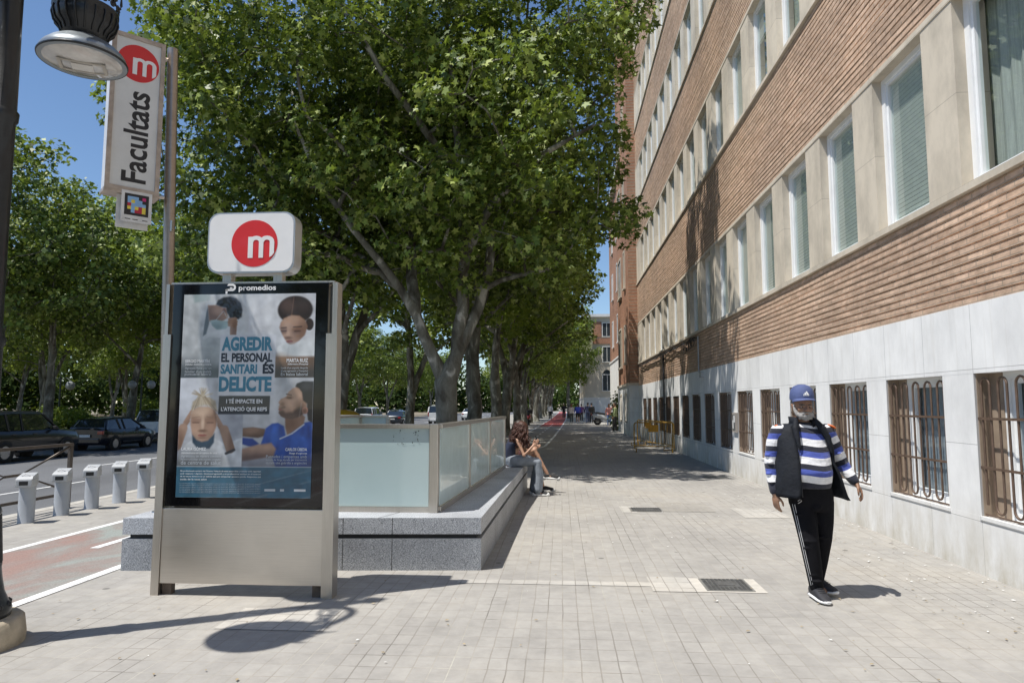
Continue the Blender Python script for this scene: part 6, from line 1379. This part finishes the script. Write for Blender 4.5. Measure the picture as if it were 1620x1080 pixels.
    limb(mb, [(-.035,.01,.82),(-.02,-.045,.64),(-.010,-.075,.49),(.018,-.07,.28),(.044,-.055,.105)], [.104,.094,.082,.070,.060], 18); limb(mb, [(.142,.02,.82),(.142,.02,.64),(.140,.03,.49),(.134,.10,.28),(.128,.155,.13)], [.104,.094,.080,.068,.058], 18)
    for p, r in (((-.02,-.14,.50),(.06,.02,.012)),((-.03,-.13,.44),(.05,.02,.010)),((.03,-.12,.16),(.045,.02,.012)),((.02,-.11,.21),(.05,.025,.010)),((.13,.10,.19),(.05,.03,.012)),((.12,-.05,.52),(.05,.02,.012)),((-.07,-.09,.72),(.06,.02,.010)),((.05,-.12,.78),(.04,.02,.03)),((.06,.10,.13),(.02,.02,.01))): ell(mb, p, r)
    M_TR = plain('black tracksuit cloth', (.008,.008,.010), .9, var=.25, scale=12, bmp=.6, bscale=7, spec=.15); tr = skinned(mb, 'trousers', M_TR, t, .008, 3)
    mb = MB()
    for dx in (0, .012): mb.tube([(-.128+dx,-.035-dx*2,.80),(-.112+dx,-.085-dx,.64),(-.090+dx,-.11-dx,.49),(-.050+dx,-.108-dx,.28),(-.012+dx,-.085-dx,.12)], .0028, 6)
    mb.tube([(-.10,-.098,.835),(-.085,-.115,.85),(-.075,-.122,.842),(-.088,-.112,.825),(-.10,-.10,.815)], .003, 5); LOC(mb, 'piping', plain('pale piping', (.6,.6,.6), .6), tr)
    # ---- vest: open shell with standing collar
    def vest():
        st = [ # z, rx, ry, cy, aL, aR  (angles of the two front edges measured from -y)
         (1.500,.150,.100,.03,38,38),(1.475,.205,.120,.025,36,44),(1.43,.240,.142,.02,30,54),(1.36,.248,.160,.01,27,60),(1.26,.246,.176,-.005,25,64),(1.16,.250,.190,-.02,24,66),(1.06,.262,.200,-.03,24,68),(.97,.272,.206,-.03,22,72),(.90,.280,.212,-.02,22,76),(.868,.283,.214,-.02,26,80)]
        N = 40; outer = []; inner = []
        for zi, (z, rx, ry, cy, aL, aR) in enumerate(st):
            ro = []; ri = []
            for k in range(N+1):
                a = R(-aL) + (R(aR)-2*math.pi+R(aL))*k/N      # from left front edge (viewer left) round the back to the right
                ang = -math.pi/2 + a
                fl = .0
                zz = z
                if k > N-9: u = (k-(N-9))/9; fl = u*max(0,(1.16-z))*.30; zz = z-u*max(0,(1.05-z))*.16
                if k < 5: zz = z-.0*(5-k)
                pf = .007*math.sin(z*95+k*.5)+.004*math.sin(k*1.7+z*30)
                x = math.cos(ang)*(rx+pf)+fl*.8; y = cy+math.sin(ang)*(ry+pf)-fl*.25
                ro.append((x, y, zz)); ri.append((math.cos(ang)*(rx-.022)+fl*.8, cy+math.sin(ang)*(ry-.022)-fl*.25, zz))
            outer.append(ro); inner.append(ri)
        vs = [p for r in outer for p in r]+[p for r in inner for p in r]; n = N+1; m_ = len(st); o2 = n*m_; fs = []
        for i in range(m_-1):
            for k in range(N): fs += [(i*n+k, i*n+k+1, (i+1)*n+k+1, (i+1)*n+k), (o2+i*n+k, o2+(i+1)*n+k, o2+(i+1)*n+k+1, o2+i*n+k+1)]
            for k in (0, N): fs.append((i*n+k, (i+1)*n+k, o2+(i+1)*n+k, o2+i*n+k))
        for k in range(N): fs += [(k, o2+k, o2+k+1, k+1), ((m_-1)*n+k, (m_-1)*n+k+1, o2+(m_-1)*n+k+1, o2+(m_-1)*n+k)]
        mb = MB(); mb.add(vs, fs, 0, True); return mb
    M_V = plain('dark padded vest cloth', (.009,.011,.016), .75, var=.25, scale=10, bmp=.7, bscale=22, spec=.3); vo = LOC(vest(), 'vest', M_V, t, fixn=True)
    mb = MB(); vs = []; N = 26
    for (z, r, cy, op) in ((1.47,.112,.02,30),(1.52,.100,.015,34),(1.565,.106,.012,42)):
        for k in range(N+1):
            a = -math.pi/2-R(op)+(2*R(op)-2*math.pi)*k/N; vs.append((math.cos(a)*r*1.12, cy+math.sin(a)*r, z-.012*abs(math.cos(a/2))))
    n = N+1; o2 = 3*n; vs += [(x*.86, (y-.015)*.86+.015, z) for x, y, z in vs]; fs = []
    for i in range(2):
        for k in range(N): fs += [(i*n+k, i*n+k+1, (i+1)*n+k+1, (i+1)*n+k), (o2+i*n+k, o2+(i+1)*n+k, o2+(i+1)*n+k+1, o2+i*n+k+1)]
    for k in range(N): fs.append((2*n+k, 2*n+k+1, o2+2*n+k+1, o2+2*n+k))
    for i in range(2): fs += [(i*n, (i+1)*n, o2+(i+1)*n, o2+i*n), (i*n+N, (i+1)*n+N, o2+(i+1)*n+N, o2+i*n+N)]
    mb.add(vs, fs, 0, True); LOC(mb, 'collar', M_V, vo, fixn=True)
    # lapels running from collar down the front edges
    mb = MB(); limb(mb, [(-.085,-.075,1.53),(-.105,-.115,1.46),(-.10,-.145,1.38),(-.09,-.165,1.30)], [.022,.030,.024,.014], 10); limb(mb, [(.085,-.075,1.53),(.125,-.100,1.47),(.175,-.105,1.38),(.195,-.11,1.26)], [.022,.032,.028,.014], 10)
    skinned(mb, 'lapel', M_V, vo, .008, 2)
    mb = MB(); ell(mb, (.245,-.01,1.478), (.040,.04,.011), Matrix.Rotation(.45, 3, 'Y')); ell(mb, (-.235,.0,1.482), (.020,.02,.008), Matrix.Rotation(-.45, 3, 'Y')); LOC(mb, 'shoulder_lining', plain('orange lining', (.75,.16,.03), .6), vo)
    mb = MB(); mb.tube([(-.098,-.170,1.30),(-.10,-.186,1.15),(-.098,-.198,1.0),(-.092,-.20,.88)], .004, 6); LOC(mb, 'zip', plain('zip', (.05,.05,.055), .4, .5), vo)
    # ---- cap
    M_CP = plain('blue cap cotton', (.07,.095,.22), .8, var=.12, scale=16, bmp=.4, bscale=40); mb = MB()
    prof = [(.101,0),(.103,.02),(.101,.055),(.090,.095),(.066,.123),(.03,.138),(0,.140)]
    mb.lathe(prof, (0,.0,1.712), 28, sy=1.14); cp = LOC(mb, 'cap', M_CP, t)
    vs = []; N = 20
    for j, (ext, dz) in enumerate(((0,.012),(.03,.010),(.052,.004),(.066,-.002))):
        for k in range(N+1):
            u = -1+2*k/N; a = -math.pi/2+u*1.25; x = math.cos(a)*(.103); y = math.sin(a)*.116; w_ = math.cos(u*math.pi/2)**.55 if abs(u) < 1 else 0
            vs.append((x*(1+.0*ext), y-ext*w_, 1.714+dz*w_-.022*abs(u)**2*(ext/.078)))
    n = N+1; o2 = 4*n; vs += [(x, y, z-.004) for x, y, z in vs]
    fs = [(i*n+k, i*n+k+1, (i+1)*n+k+1, (i+1)*n+k) for i in range(3) for k in range(N)]+[(o2+i*n+k, o2+(i+1)*n+k, o2+(i+1)*n+k+1, o2+i*n+k+1) for i in range(3) for k in range(N)]+[(3*n+k, 3*n+k+1, o2+3*n+k+1, o2+3*n+k) for k in range(N)]
    LOC(MB().add(vs, fs, 0, True), 'brim', M_CP, cp, fixn=True)
    # white emblem: three slanted bars rising to a peak, word line beneath
    def fc(u, v, s_): # wrap on the crown front
        a = -math.pi/2+u/.10; zz = 1.712+v
        r = .1035 if v < .055 else .1035-(v-.055)*.27-(max(0,v-.075))*.25
        return (math.cos(a)*(r+s_), math.sin(a)*(r*1.14+s_), zz)
    mb = MB()
    for i, (x0, x1, hgt) in enumerate(((-.026,-.012,.014),(-.010,.006,.026),(.008,.026,.036))):
        tp = hgt; mb.prism([(x0, .040), (x1, .040), (x1-.009, .040+tp*.95), (x1-.020, .040+tp*.72)] , .002, .0035, fc)
    mb = MB()
    for (b0, b1, t0, t1, h0, h1) in ((-.027,-.016,-.021,-.014,.010,.013),(-.012,.002,-.014,-.004,.020,.024),(.006,.024,-.003,.006,.030,.034)):
        mb.prism([(b0,.042),(b1,.042),(t1,.042+h1),(t0,.042+h0)], .0022, .0036, fc)
    mb.prism([(-.024,.034),(.022,.034),(.022,.0385),(-.024,.0385)], .0022, .0034, fc); LOC(mb, 'emblem', plain('white embroidery', (.8,.8,.8), .7), cp, fixn=True)
    # ---- shoes
    def shoe(c, rz, pitch=0):
        M = Matrix.Translation(c) @ Matrix.Rotation(rz, 4, 'Z') @ Matrix.Rotation(pitch, 4, 'X')
        def L_(st, zs):
            vs = []; n = 14
            for y, hw, z0, z1 in st:
                for k in range(n):
                    a = 2*math.pi*k/n; vs.append(M @ Vector((hw*math.cos(a), y, (z0+z1)/2+(z1-z0)/2*math.sin(a))))
            mb = MB(); mb.add(vs, [(i*n+k, i*n+(k+1) % n, (i+1)*n+(k+1) % n, (i+1)*n+k) for i in range(len(st)-1) for k in range(n)], 0, True); mb.add(vs[:n], [tuple(range(n))]); mb.add(vs[-n:], [tuple(range(n))[::-1]]); return mb
        s = LOC(L_([(.085,.028,.02,.09),(.07,.042,.01,.115),(.02,.046,.01,.118),(-.04,.048,.01,.105),(-.10,.052,.01,.080),(-.15,.050,.01,.060),(-.185,.036,.012,.045),(-.20,.015,.018,.034)], 0), 'shoe', plain('dark knit shoe', (.022,.022,.028), .7, var=.3, scale=20, bmp=.3), t, fixn=True)
        LOC(L_([(.095,.026,.0,.030),(.08,.046,-.004,.034),(0,.050,-.004,.032),(-.10,.057,-.004,.030),(-.155,.054,-.004,.030),(-.195,.036,.0,.030),(-.210,.014,.006,.026)], 0), 'sole', plain('white foam sole', (.72,.72,.72), .6), s, fixn=True)
        mb = MB()
        for i in range(5): mb.tube([M @ Vector((-.028,-.02-.022*i,.112-.009*i)), M @ Vector((0,-.026-.022*i,.121-.0095*i)), M @ Vector((.028,-.02-.022*i,.112-.009*i))], .0035, 5)
        LOC(mb, 'laces', plain('dark laces', (.05,.05,.055), .8), s)
    shoe((.043,-.055,.004), R(6)); shoe((.150,.175,.004), R(24), R(-6))
main_man()

def sitter(label, hip, torso_top, head, arms, legs, cols, hair, feet, coat=None, extra=None):
    t = thing('person', label, 'person', (hip[0], hip[1], 0)); o = Vector((hip[0], hip[1], 0)); q = lambda p: tuple(Vector(p)-o)
    SK = m_skin(cols[0][0], cols[0][1]); mb = MB()
    ell(mb, q(head), (.088,.075,.112)); ell(mb, q((head[0]+.05, head[1], head[2]-.055)), (.05,.048,.05)); limb(mb, [q((head[0]+.092, head[1], head[2]-.005)), q((head[0]+.104, head[1], head[2]-.03))], [.008,.012], 6)
    limb(mb, [q(head), q(torso_top)], [.05,.055]); limb(mb, [q(torso_top), q(((torso_top[0]+hip[0])/2-.02, (torso_top[1]+hip[1])/2, (torso_top[2]+hip[2])/2)), q(hip)], [.095,.105,.12])
    for a in arms:
        limb(mb, [q(p) for p in a], [.042,.034,.022]); hand(mb, q(a[-1]), Vector(a[-1])-Vector(a[-2]), (0,.3,1), .92, .8, 1)
    for l in legs: limb(mb, [q(p) for p in l], [.082,.052,.034])
    for f in feet: limb(mb, [q(f[0]), q(f[1])], [.034,.026])
    skinned(mb, 'body', SK, t, .009, 2); return t, q
def girls():
    HB = plain('long curly auburn hair', (.065,.022,.012), .55, var=.5, scale=40, bmp=.8, bscale=60)
    def curls(c, seed, n, q, t, zlo, col=HB, spread=1.0):
        rs = random.Random(seed); mb = MB()
        ell(mb, q(c), (.118,.112,.13))
        for i in range(n):
            a = rs.uniform(0, 6.28); r = .085*spread; x, y = c[0]-.02+r*math.cos(a), c[1]+r*math.sin(a)
            if math.cos(a) > .75: continue
            ln = rs.uniform(.6, 1.0)*(c[2]+.05-zlo); pts = []; ph = rs.random()*6; out = rs.uniform(.04,.15)
            for k in range(14):
                u = k/13; pts.append(q((x+math.cos(a)*out*u+.018*math.sin(ph+u*16)+.04*u*(.3), y+math.sin(a)*out*u+.018*math.cos(ph+u*16), c[2]+.07-ln*u-.02*math.cos(a))))
            mb.tube(pts, [.0125*(1-.45*k/13) for k in range(14)], 6)
        LOC(mb, 'hair', col, t)
    # near girl: navy top, grey jeans, looking down at a phone
    t, q = sitter('young woman with long curly auburn hair and navy top seated on the bench end', (-.90,12.35,.60), (-.80,12.36,.97), (-.70,12.36,1.16),
        [[(-.78,12.20,.97),(-.66,12.12,.72),(-.50,12.20,.88)], [(-.78,12.52,.97),(-.64,12.58,.74),(-.50,12.34,.90)]],
        [[(-.88,12.26,.58),(-.44,12.26,.58),(-.43,12.25,.10)], [(-.88,12.46,.58),(-.46,12.48,.57),(-.50,12.50,.10)]],
        [('fair skin', (.48,.28,.19))], None, [[(-.43,12.25,.06),(-.29,12.22,.035)], [(-.50,12.50,.06),(-.36,12.5,.035)]])
    mb = MB(); limb(mb, [q((-.87,12.26,.60)), q((-.60,12.26,.62)), q((-.43,12.26,.575)), q((-.40,12.255,.35)), q((-.42,12.25,.11))], [.115,.098,.082,.080,.085], 14); limb(mb, [q((-.87,12.46,.60)), q((-.46,12.48,.575)), q((-.47,12.49,.35)), q((-.50,12.5,.11))], [.115,.085,.080,.085], 14); ell(mb, q((-.90,12.35,.63)), (.15,.19,.125))
    skinned(mb, 'jeans', plain('washed grey blue denim', (.24,.27,.31), .85, var=.2, scale=14, bmp=.6, bscale=12), t, .010, 2)
    mb = MB(); loftz(mb, [(q((-.93,12.35,0))[0], 0, .66, .125,.165),(q((-.92,0,0))[0],0,.80,.115,.155),(q((-.86,0,0))[0],0.01,.92,.118,.17),(q((-.85,0,0))[0],.01,.935,.112,.165)]); skinned(mb, 'top', plain('navy top', (.012,.018,.045), .7, bmp=.4, bscale=14), t, .010, 2)
    curls((-.71,12.36,1.18), 3, 300, q, t, .80)
    mb = MB(); mb.cbox(-.012,.012,-.04,.04,-.075,.075,.006,0,Matrix.Translation(q((-.43,12.27,.98))) @ Matrix.Rotation(-.5,4,'Y')); ph = LOC(mb, 'phone', plain('black phone', (.01,.01,.012), .15), t)
    for (a, b) in (((-.43,12.25),(-.29,12.22)), ((-.50,12.50),(-.36,12.5))):
        mb = MB(); limb(mb, [q((a[0]-.03,a[1],.055)), q((a[0]+.06,a[1],.05)), q((b[0]+.02,b[1],.042))], [.045,.042,.034], 10, 1.0); s = LOC(mb, 'shoe', plain('black canvas', (.02,.02,.022), .8), t)
        mb = MB(); limb(mb, [q((a[0]-.05,a[1],.022)), q((b[0]+.04,b[1],.022))], [.045,.042], 10, .5); LOC(mb, 'sole', plain('white rubber', (.7,.7,.68), .6), s)
    # far girl: bare crossed legs, canvas shoes
    t, q = sitter('second young woman half hidden behind the first, bare legs crossed and canvas shoe pointing out', (-.95,12.95,.60), (-.86,12.95,.98), (-.78,12.95,1.17),
        [[(-.84,12.78,.97),(-.72,12.72,.74),(-.52,12.80,.80)], [(-.84,13.12,.97),(-.72,13.16,.74),(-.52,13.0,.80)]],
        [[(-.92,12.85,.60),(-.50,12.80,.76),(-.27,12.76,.34)], [(-.92,13.04,.58),(-.46,13.0,.66),(-.36,12.96,.10)]],
        [('warm skin', (.45,.26,.17))], None, [[(-.27,12.76,.31),(-.12,12.72,.27)], [(-.36,12.96,.07),(-.22,12.94,.04)]])
    mb = MB(); limb(mb, [q((-.92,12.85,.62)), q((-.72,12.83,.70))], [.11,.10], 12); limb(mb, [q((-.92,13.04,.62)), q((-.70,13.02,.64))], [.11,.10], 12); ell(mb, q((-.95,12.95,.64)), (.14,.18,.12)); skinned(mb, 'skirt', plain('maroon shorts', (.09,.03,.028), .8), t, .012, 2)
    mb = MB(); loftz(mb, [(-.02,0,.66,.125,.165),(-.01,0,.80,.115,.155),(.06,0,.96,.115,.17),(.09,0,1.04,.06,.07)]); skinned(mb, 'top', plain('dark top', (.03,.03,.04), .8), t, .012, 2)
    curls((-.79,12.95,1.19), 8, 140, q, t, .86, plain('dark brown hair', (.03,.018,.012), .55, var=.4, scale=40), .8)
    for (a, b, z) in (((-.27,12.76),(-.10,12.71),.315), ((-.36,12.96),(-.20,12.93),.07)):
        mb = MB(); limb(mb, [q((a[0]-.03,a[1],z-.02)), q((a[0]+.06,a[1],z-.02)), q((b[0]+.02,b[1],z-.04))], [.048,.044,.036], 10); s = LOC(mb, 'shoe', plain('black canvas', (.02,.02,.022), .8), t)
        mb = MB(); limb(mb, [q((a[0]-.05,a[1],z-.052)), q((b[0]+.04,b[1],z-.064))], [.044,.040], 10, .5); LOC(mb, 'sole', plain('white rubber', (.7,.7,.68), .6), s)
    t = thing('shoulder_bag', 'dark bag lying on the bench beside the seated women', 'bag', (-1.02, 12.62, .5)); mb = MB(); mb.cbox(-.10,.10,-.13,.13,.003,.22,.04); LOC(mb, 'bag_body', plain('dark bag cloth', (.02,.022,.03), .7, bmp=.4), t); LOC(MB().tube([(-.08,0,.2),(-.09,0,.30),(0,0,.35),(.09,0,.30),(.08,0,.2)], .010, 6), 'strap', M_CAB, t)
girls()

def walker(label, x, y, rz, top, bottom, skin, hairc, h=1.7, stride=.22, phase=1, bag=None, legbare=False, arms=None, dark=False, female=False):
    t = thing('person', label, 'person', (x, y, .006), rz, None); k = h/1.75; S = lambda p: tuple(Vector(p)*k)
    SK = m_skin(skin[0], skin[1]); mb = MB(); ell(mb, S((0,0,1.64)), (.075*k,.092*k,.112*k)); ell(mb, S((0,-.03,1.58)), (.055*k,.06*k,.055*k)); ell(mb, S((0,-.095,1.62)), (.012,.014,.018)); limb(mb, [S((0,.01,1.6)), S((0,.01,1.42))], [.05*k,.055*k])
    sw = .17 if female else .2
    loftz(mb, [(0,.01*k,1.47*k,.06*k,.055*k),(0,.01*k,1.42*k,sw*.9*k,.09*k),(0,0,1.2*k,.15*k,.11*k),(0,0,1.05*k,.13*k,.10*k),(0,0,.92*k,.16*k,.11*k)])
    A = arms or [[(-sw,0,1.40),(-sw-.06,.04*phase,1.12),(-sw-.06,-.06*phase,.88)], [(sw,0,1.40),(sw+.06,-.04*phase,1.12),(sw+.06,-.12*phase,.90)]]
    for a in A: limb(mb, [S(p) for p in a], [.048*k,.038*k,.026*k]); hand(mb, S(a[-1]), Vector(a[-1])-Vector(a[-2]), (0,-1,0), k, .5, 1)
    s = stride*phase; LG = [[(-.09,0,.90),(-.09,-s*.6-.03,.48),(-.09,-s,.08)], [(.09,0,.90),(.09,s*.3-.03,.48),(.09,s,.10)]]
    for l in LG: limb(mb, [S(p) for p in l], [.08*k,.055*k,.036*k]); limb(mb, [S(l[-1]), S((l[-1][0], l[-1][1]-.13, .035))], [.034*k,.028*k])
    skinned(mb, 'body', SK, t, .014, 1)
    mb = MB(); loftz(mb, [(0,.01*k,1.45*k,.09*k,.075*k),(0,.01*k,1.41*k,(sw+.01)*k,.11*k),(0,0,1.2*k,.18*k,.135*k),(0,0,1.05*k,.165*k,.13*k),(0,0,.93*k,.185*k,.14*k),(0,0,.90*k,.18*k,.135*k)])
    for a in A: limb(mb, [S(a[0]), S(a[1])] + ([S(Vector(a[1]).lerp(Vector(a[2]), .8))] if not female else []), [.064*k,.054*k]+([.042*k] if not female else []))
    skinned(mb, 'shirt', plain(top[0], top[1], .8, var=.12), t, .014, 1)
    mb = MB(); ell(mb, S((0,0,.90)), (.175*k,.13*k,.12*k))
    for l in LG: limb(mb, ([S(p) for p in l] if not legbare else [S(l[0]), S(Vector(l[0]).lerp(Vector(l[1]), .75))]), [.10*k,.075*k,.06*k][:3 if not legbare else 2])
    skinned(mb, 'trousers', plain(bottom[0], bottom[1], .8, var=.15), t, .014, 1)
    mb = MB(); ell(mb, S((0,.02,1.665)), (.085*k,.098*k,.105*k)); 
    if female: ell(mb, S((0,.07,1.52)), (.085*k,.05*k,.16*k))
    LOC(mb, 'hair', plain(hairc[0], hairc[1], .7, var=.3), t)
    for l in LG: LOC(limb(MB(), [S((l[-1][0], l[-1][1]+.04, .045)), S((l[-1][0], l[-1][1]-.15, .035))], [.045*k,.035*k], 8), 'shoe', plain('pale shoe' if not dark else 'black shoe', (.6,.6,.58) if not dark else (.02,.02,.02), .6), t)
    if bag: LOC(MB().cbox(-.16*k,.16*k,.10,.28,1.02*k,1.45*k,.05), 'backpack', plain(bag[0], bag[1], .6), t)
    return t
FS, TS = ('far skin', (.42,.25,.17)), ('tan skin', (.33,.19,.12)); DH, AH = ('dark hair', (.02,.015,.012)), ('auburn hair', (.12,.045,.02))
walker('woman in white top and grey trousers, left of the blue backpack', .88, 60.5, math.pi, ('white top', (.62,.62,.62)), ('grey trousers', (.09,.10,.10)), FS, AH, 1.66, .15, female=True)
walker('person with bright blue backpack and shorts walking away beside the woman in white', 1.42, 60.2, math.pi, ('blue shirt', (.03,.06,.40)), ('black shorts', (.02,.02,.02)), TS, DH, 1.70, .2, -1, ('blue backpack', (.03,.07,.50)), True)
walker('man in dark blue suit walking away left of the man in black', 2.28, 59.5, math.pi, ('dark blue jacket', (.02,.03,.08)), ('dark blue trousers', (.02,.03,.07)), TS, DH, 1.78, .12, 1, None, False, None, True)
walker('man in black suit walking away right of the man in dark blue', 2.68, 61.5, math.pi, ('black jacket', (.014,.014,.016)), ('black trousers', (.014,.014,.016)), TS, DH, 1.76, .12, -1, None, False, None, True)
walker('woman in pink top and jeans with raised arm before the silver scooter', 3.50, 51.0, 0, ('pink top', (.72,.30,.26)), ('blue jeans', (.10,.16,.30)), FS, AH, 1.66, .04, 1, None, False, [[(-.17,0,1.40),(-.26,-.02,1.12),(-.24,-.04,.88)], [(.17,0,1.40),(.30,-.04,1.52),(.16,-.06,1.72)]], female=True)
walker('man in olive green shirt leaning by the wall right of the woman in pink', 3.15, 40.8, R(-90), ('olive shirt', (.20,.24,.11)), ('dark trousers', (.03,.03,.028)), TS, DH, 1.72, .1, 1)
walker('person in white shirt far off beside the cycle lane', -1.2, 74, math.pi, ('white top', (.62,.62,.62)), ('dark trousers', (.03,.03,.028)), TS, DH, 1.72, .15, 1)
walker('person in dark clothes far off near the end of the pavement', .3, 82, 0, ('black jacket', (.014,.014,.016)), ('dark trousers', (.03,.03,.028)), TS, DH, 1.75, .15, -1)
walker('person in purple top walking beyond the two men in suits', 1.9, 66, math.pi, ('purple top', (.16,.06,.20)), ('dark trousers', (.03,.03,.028)), TS, DH, 1.68, .15, -1)
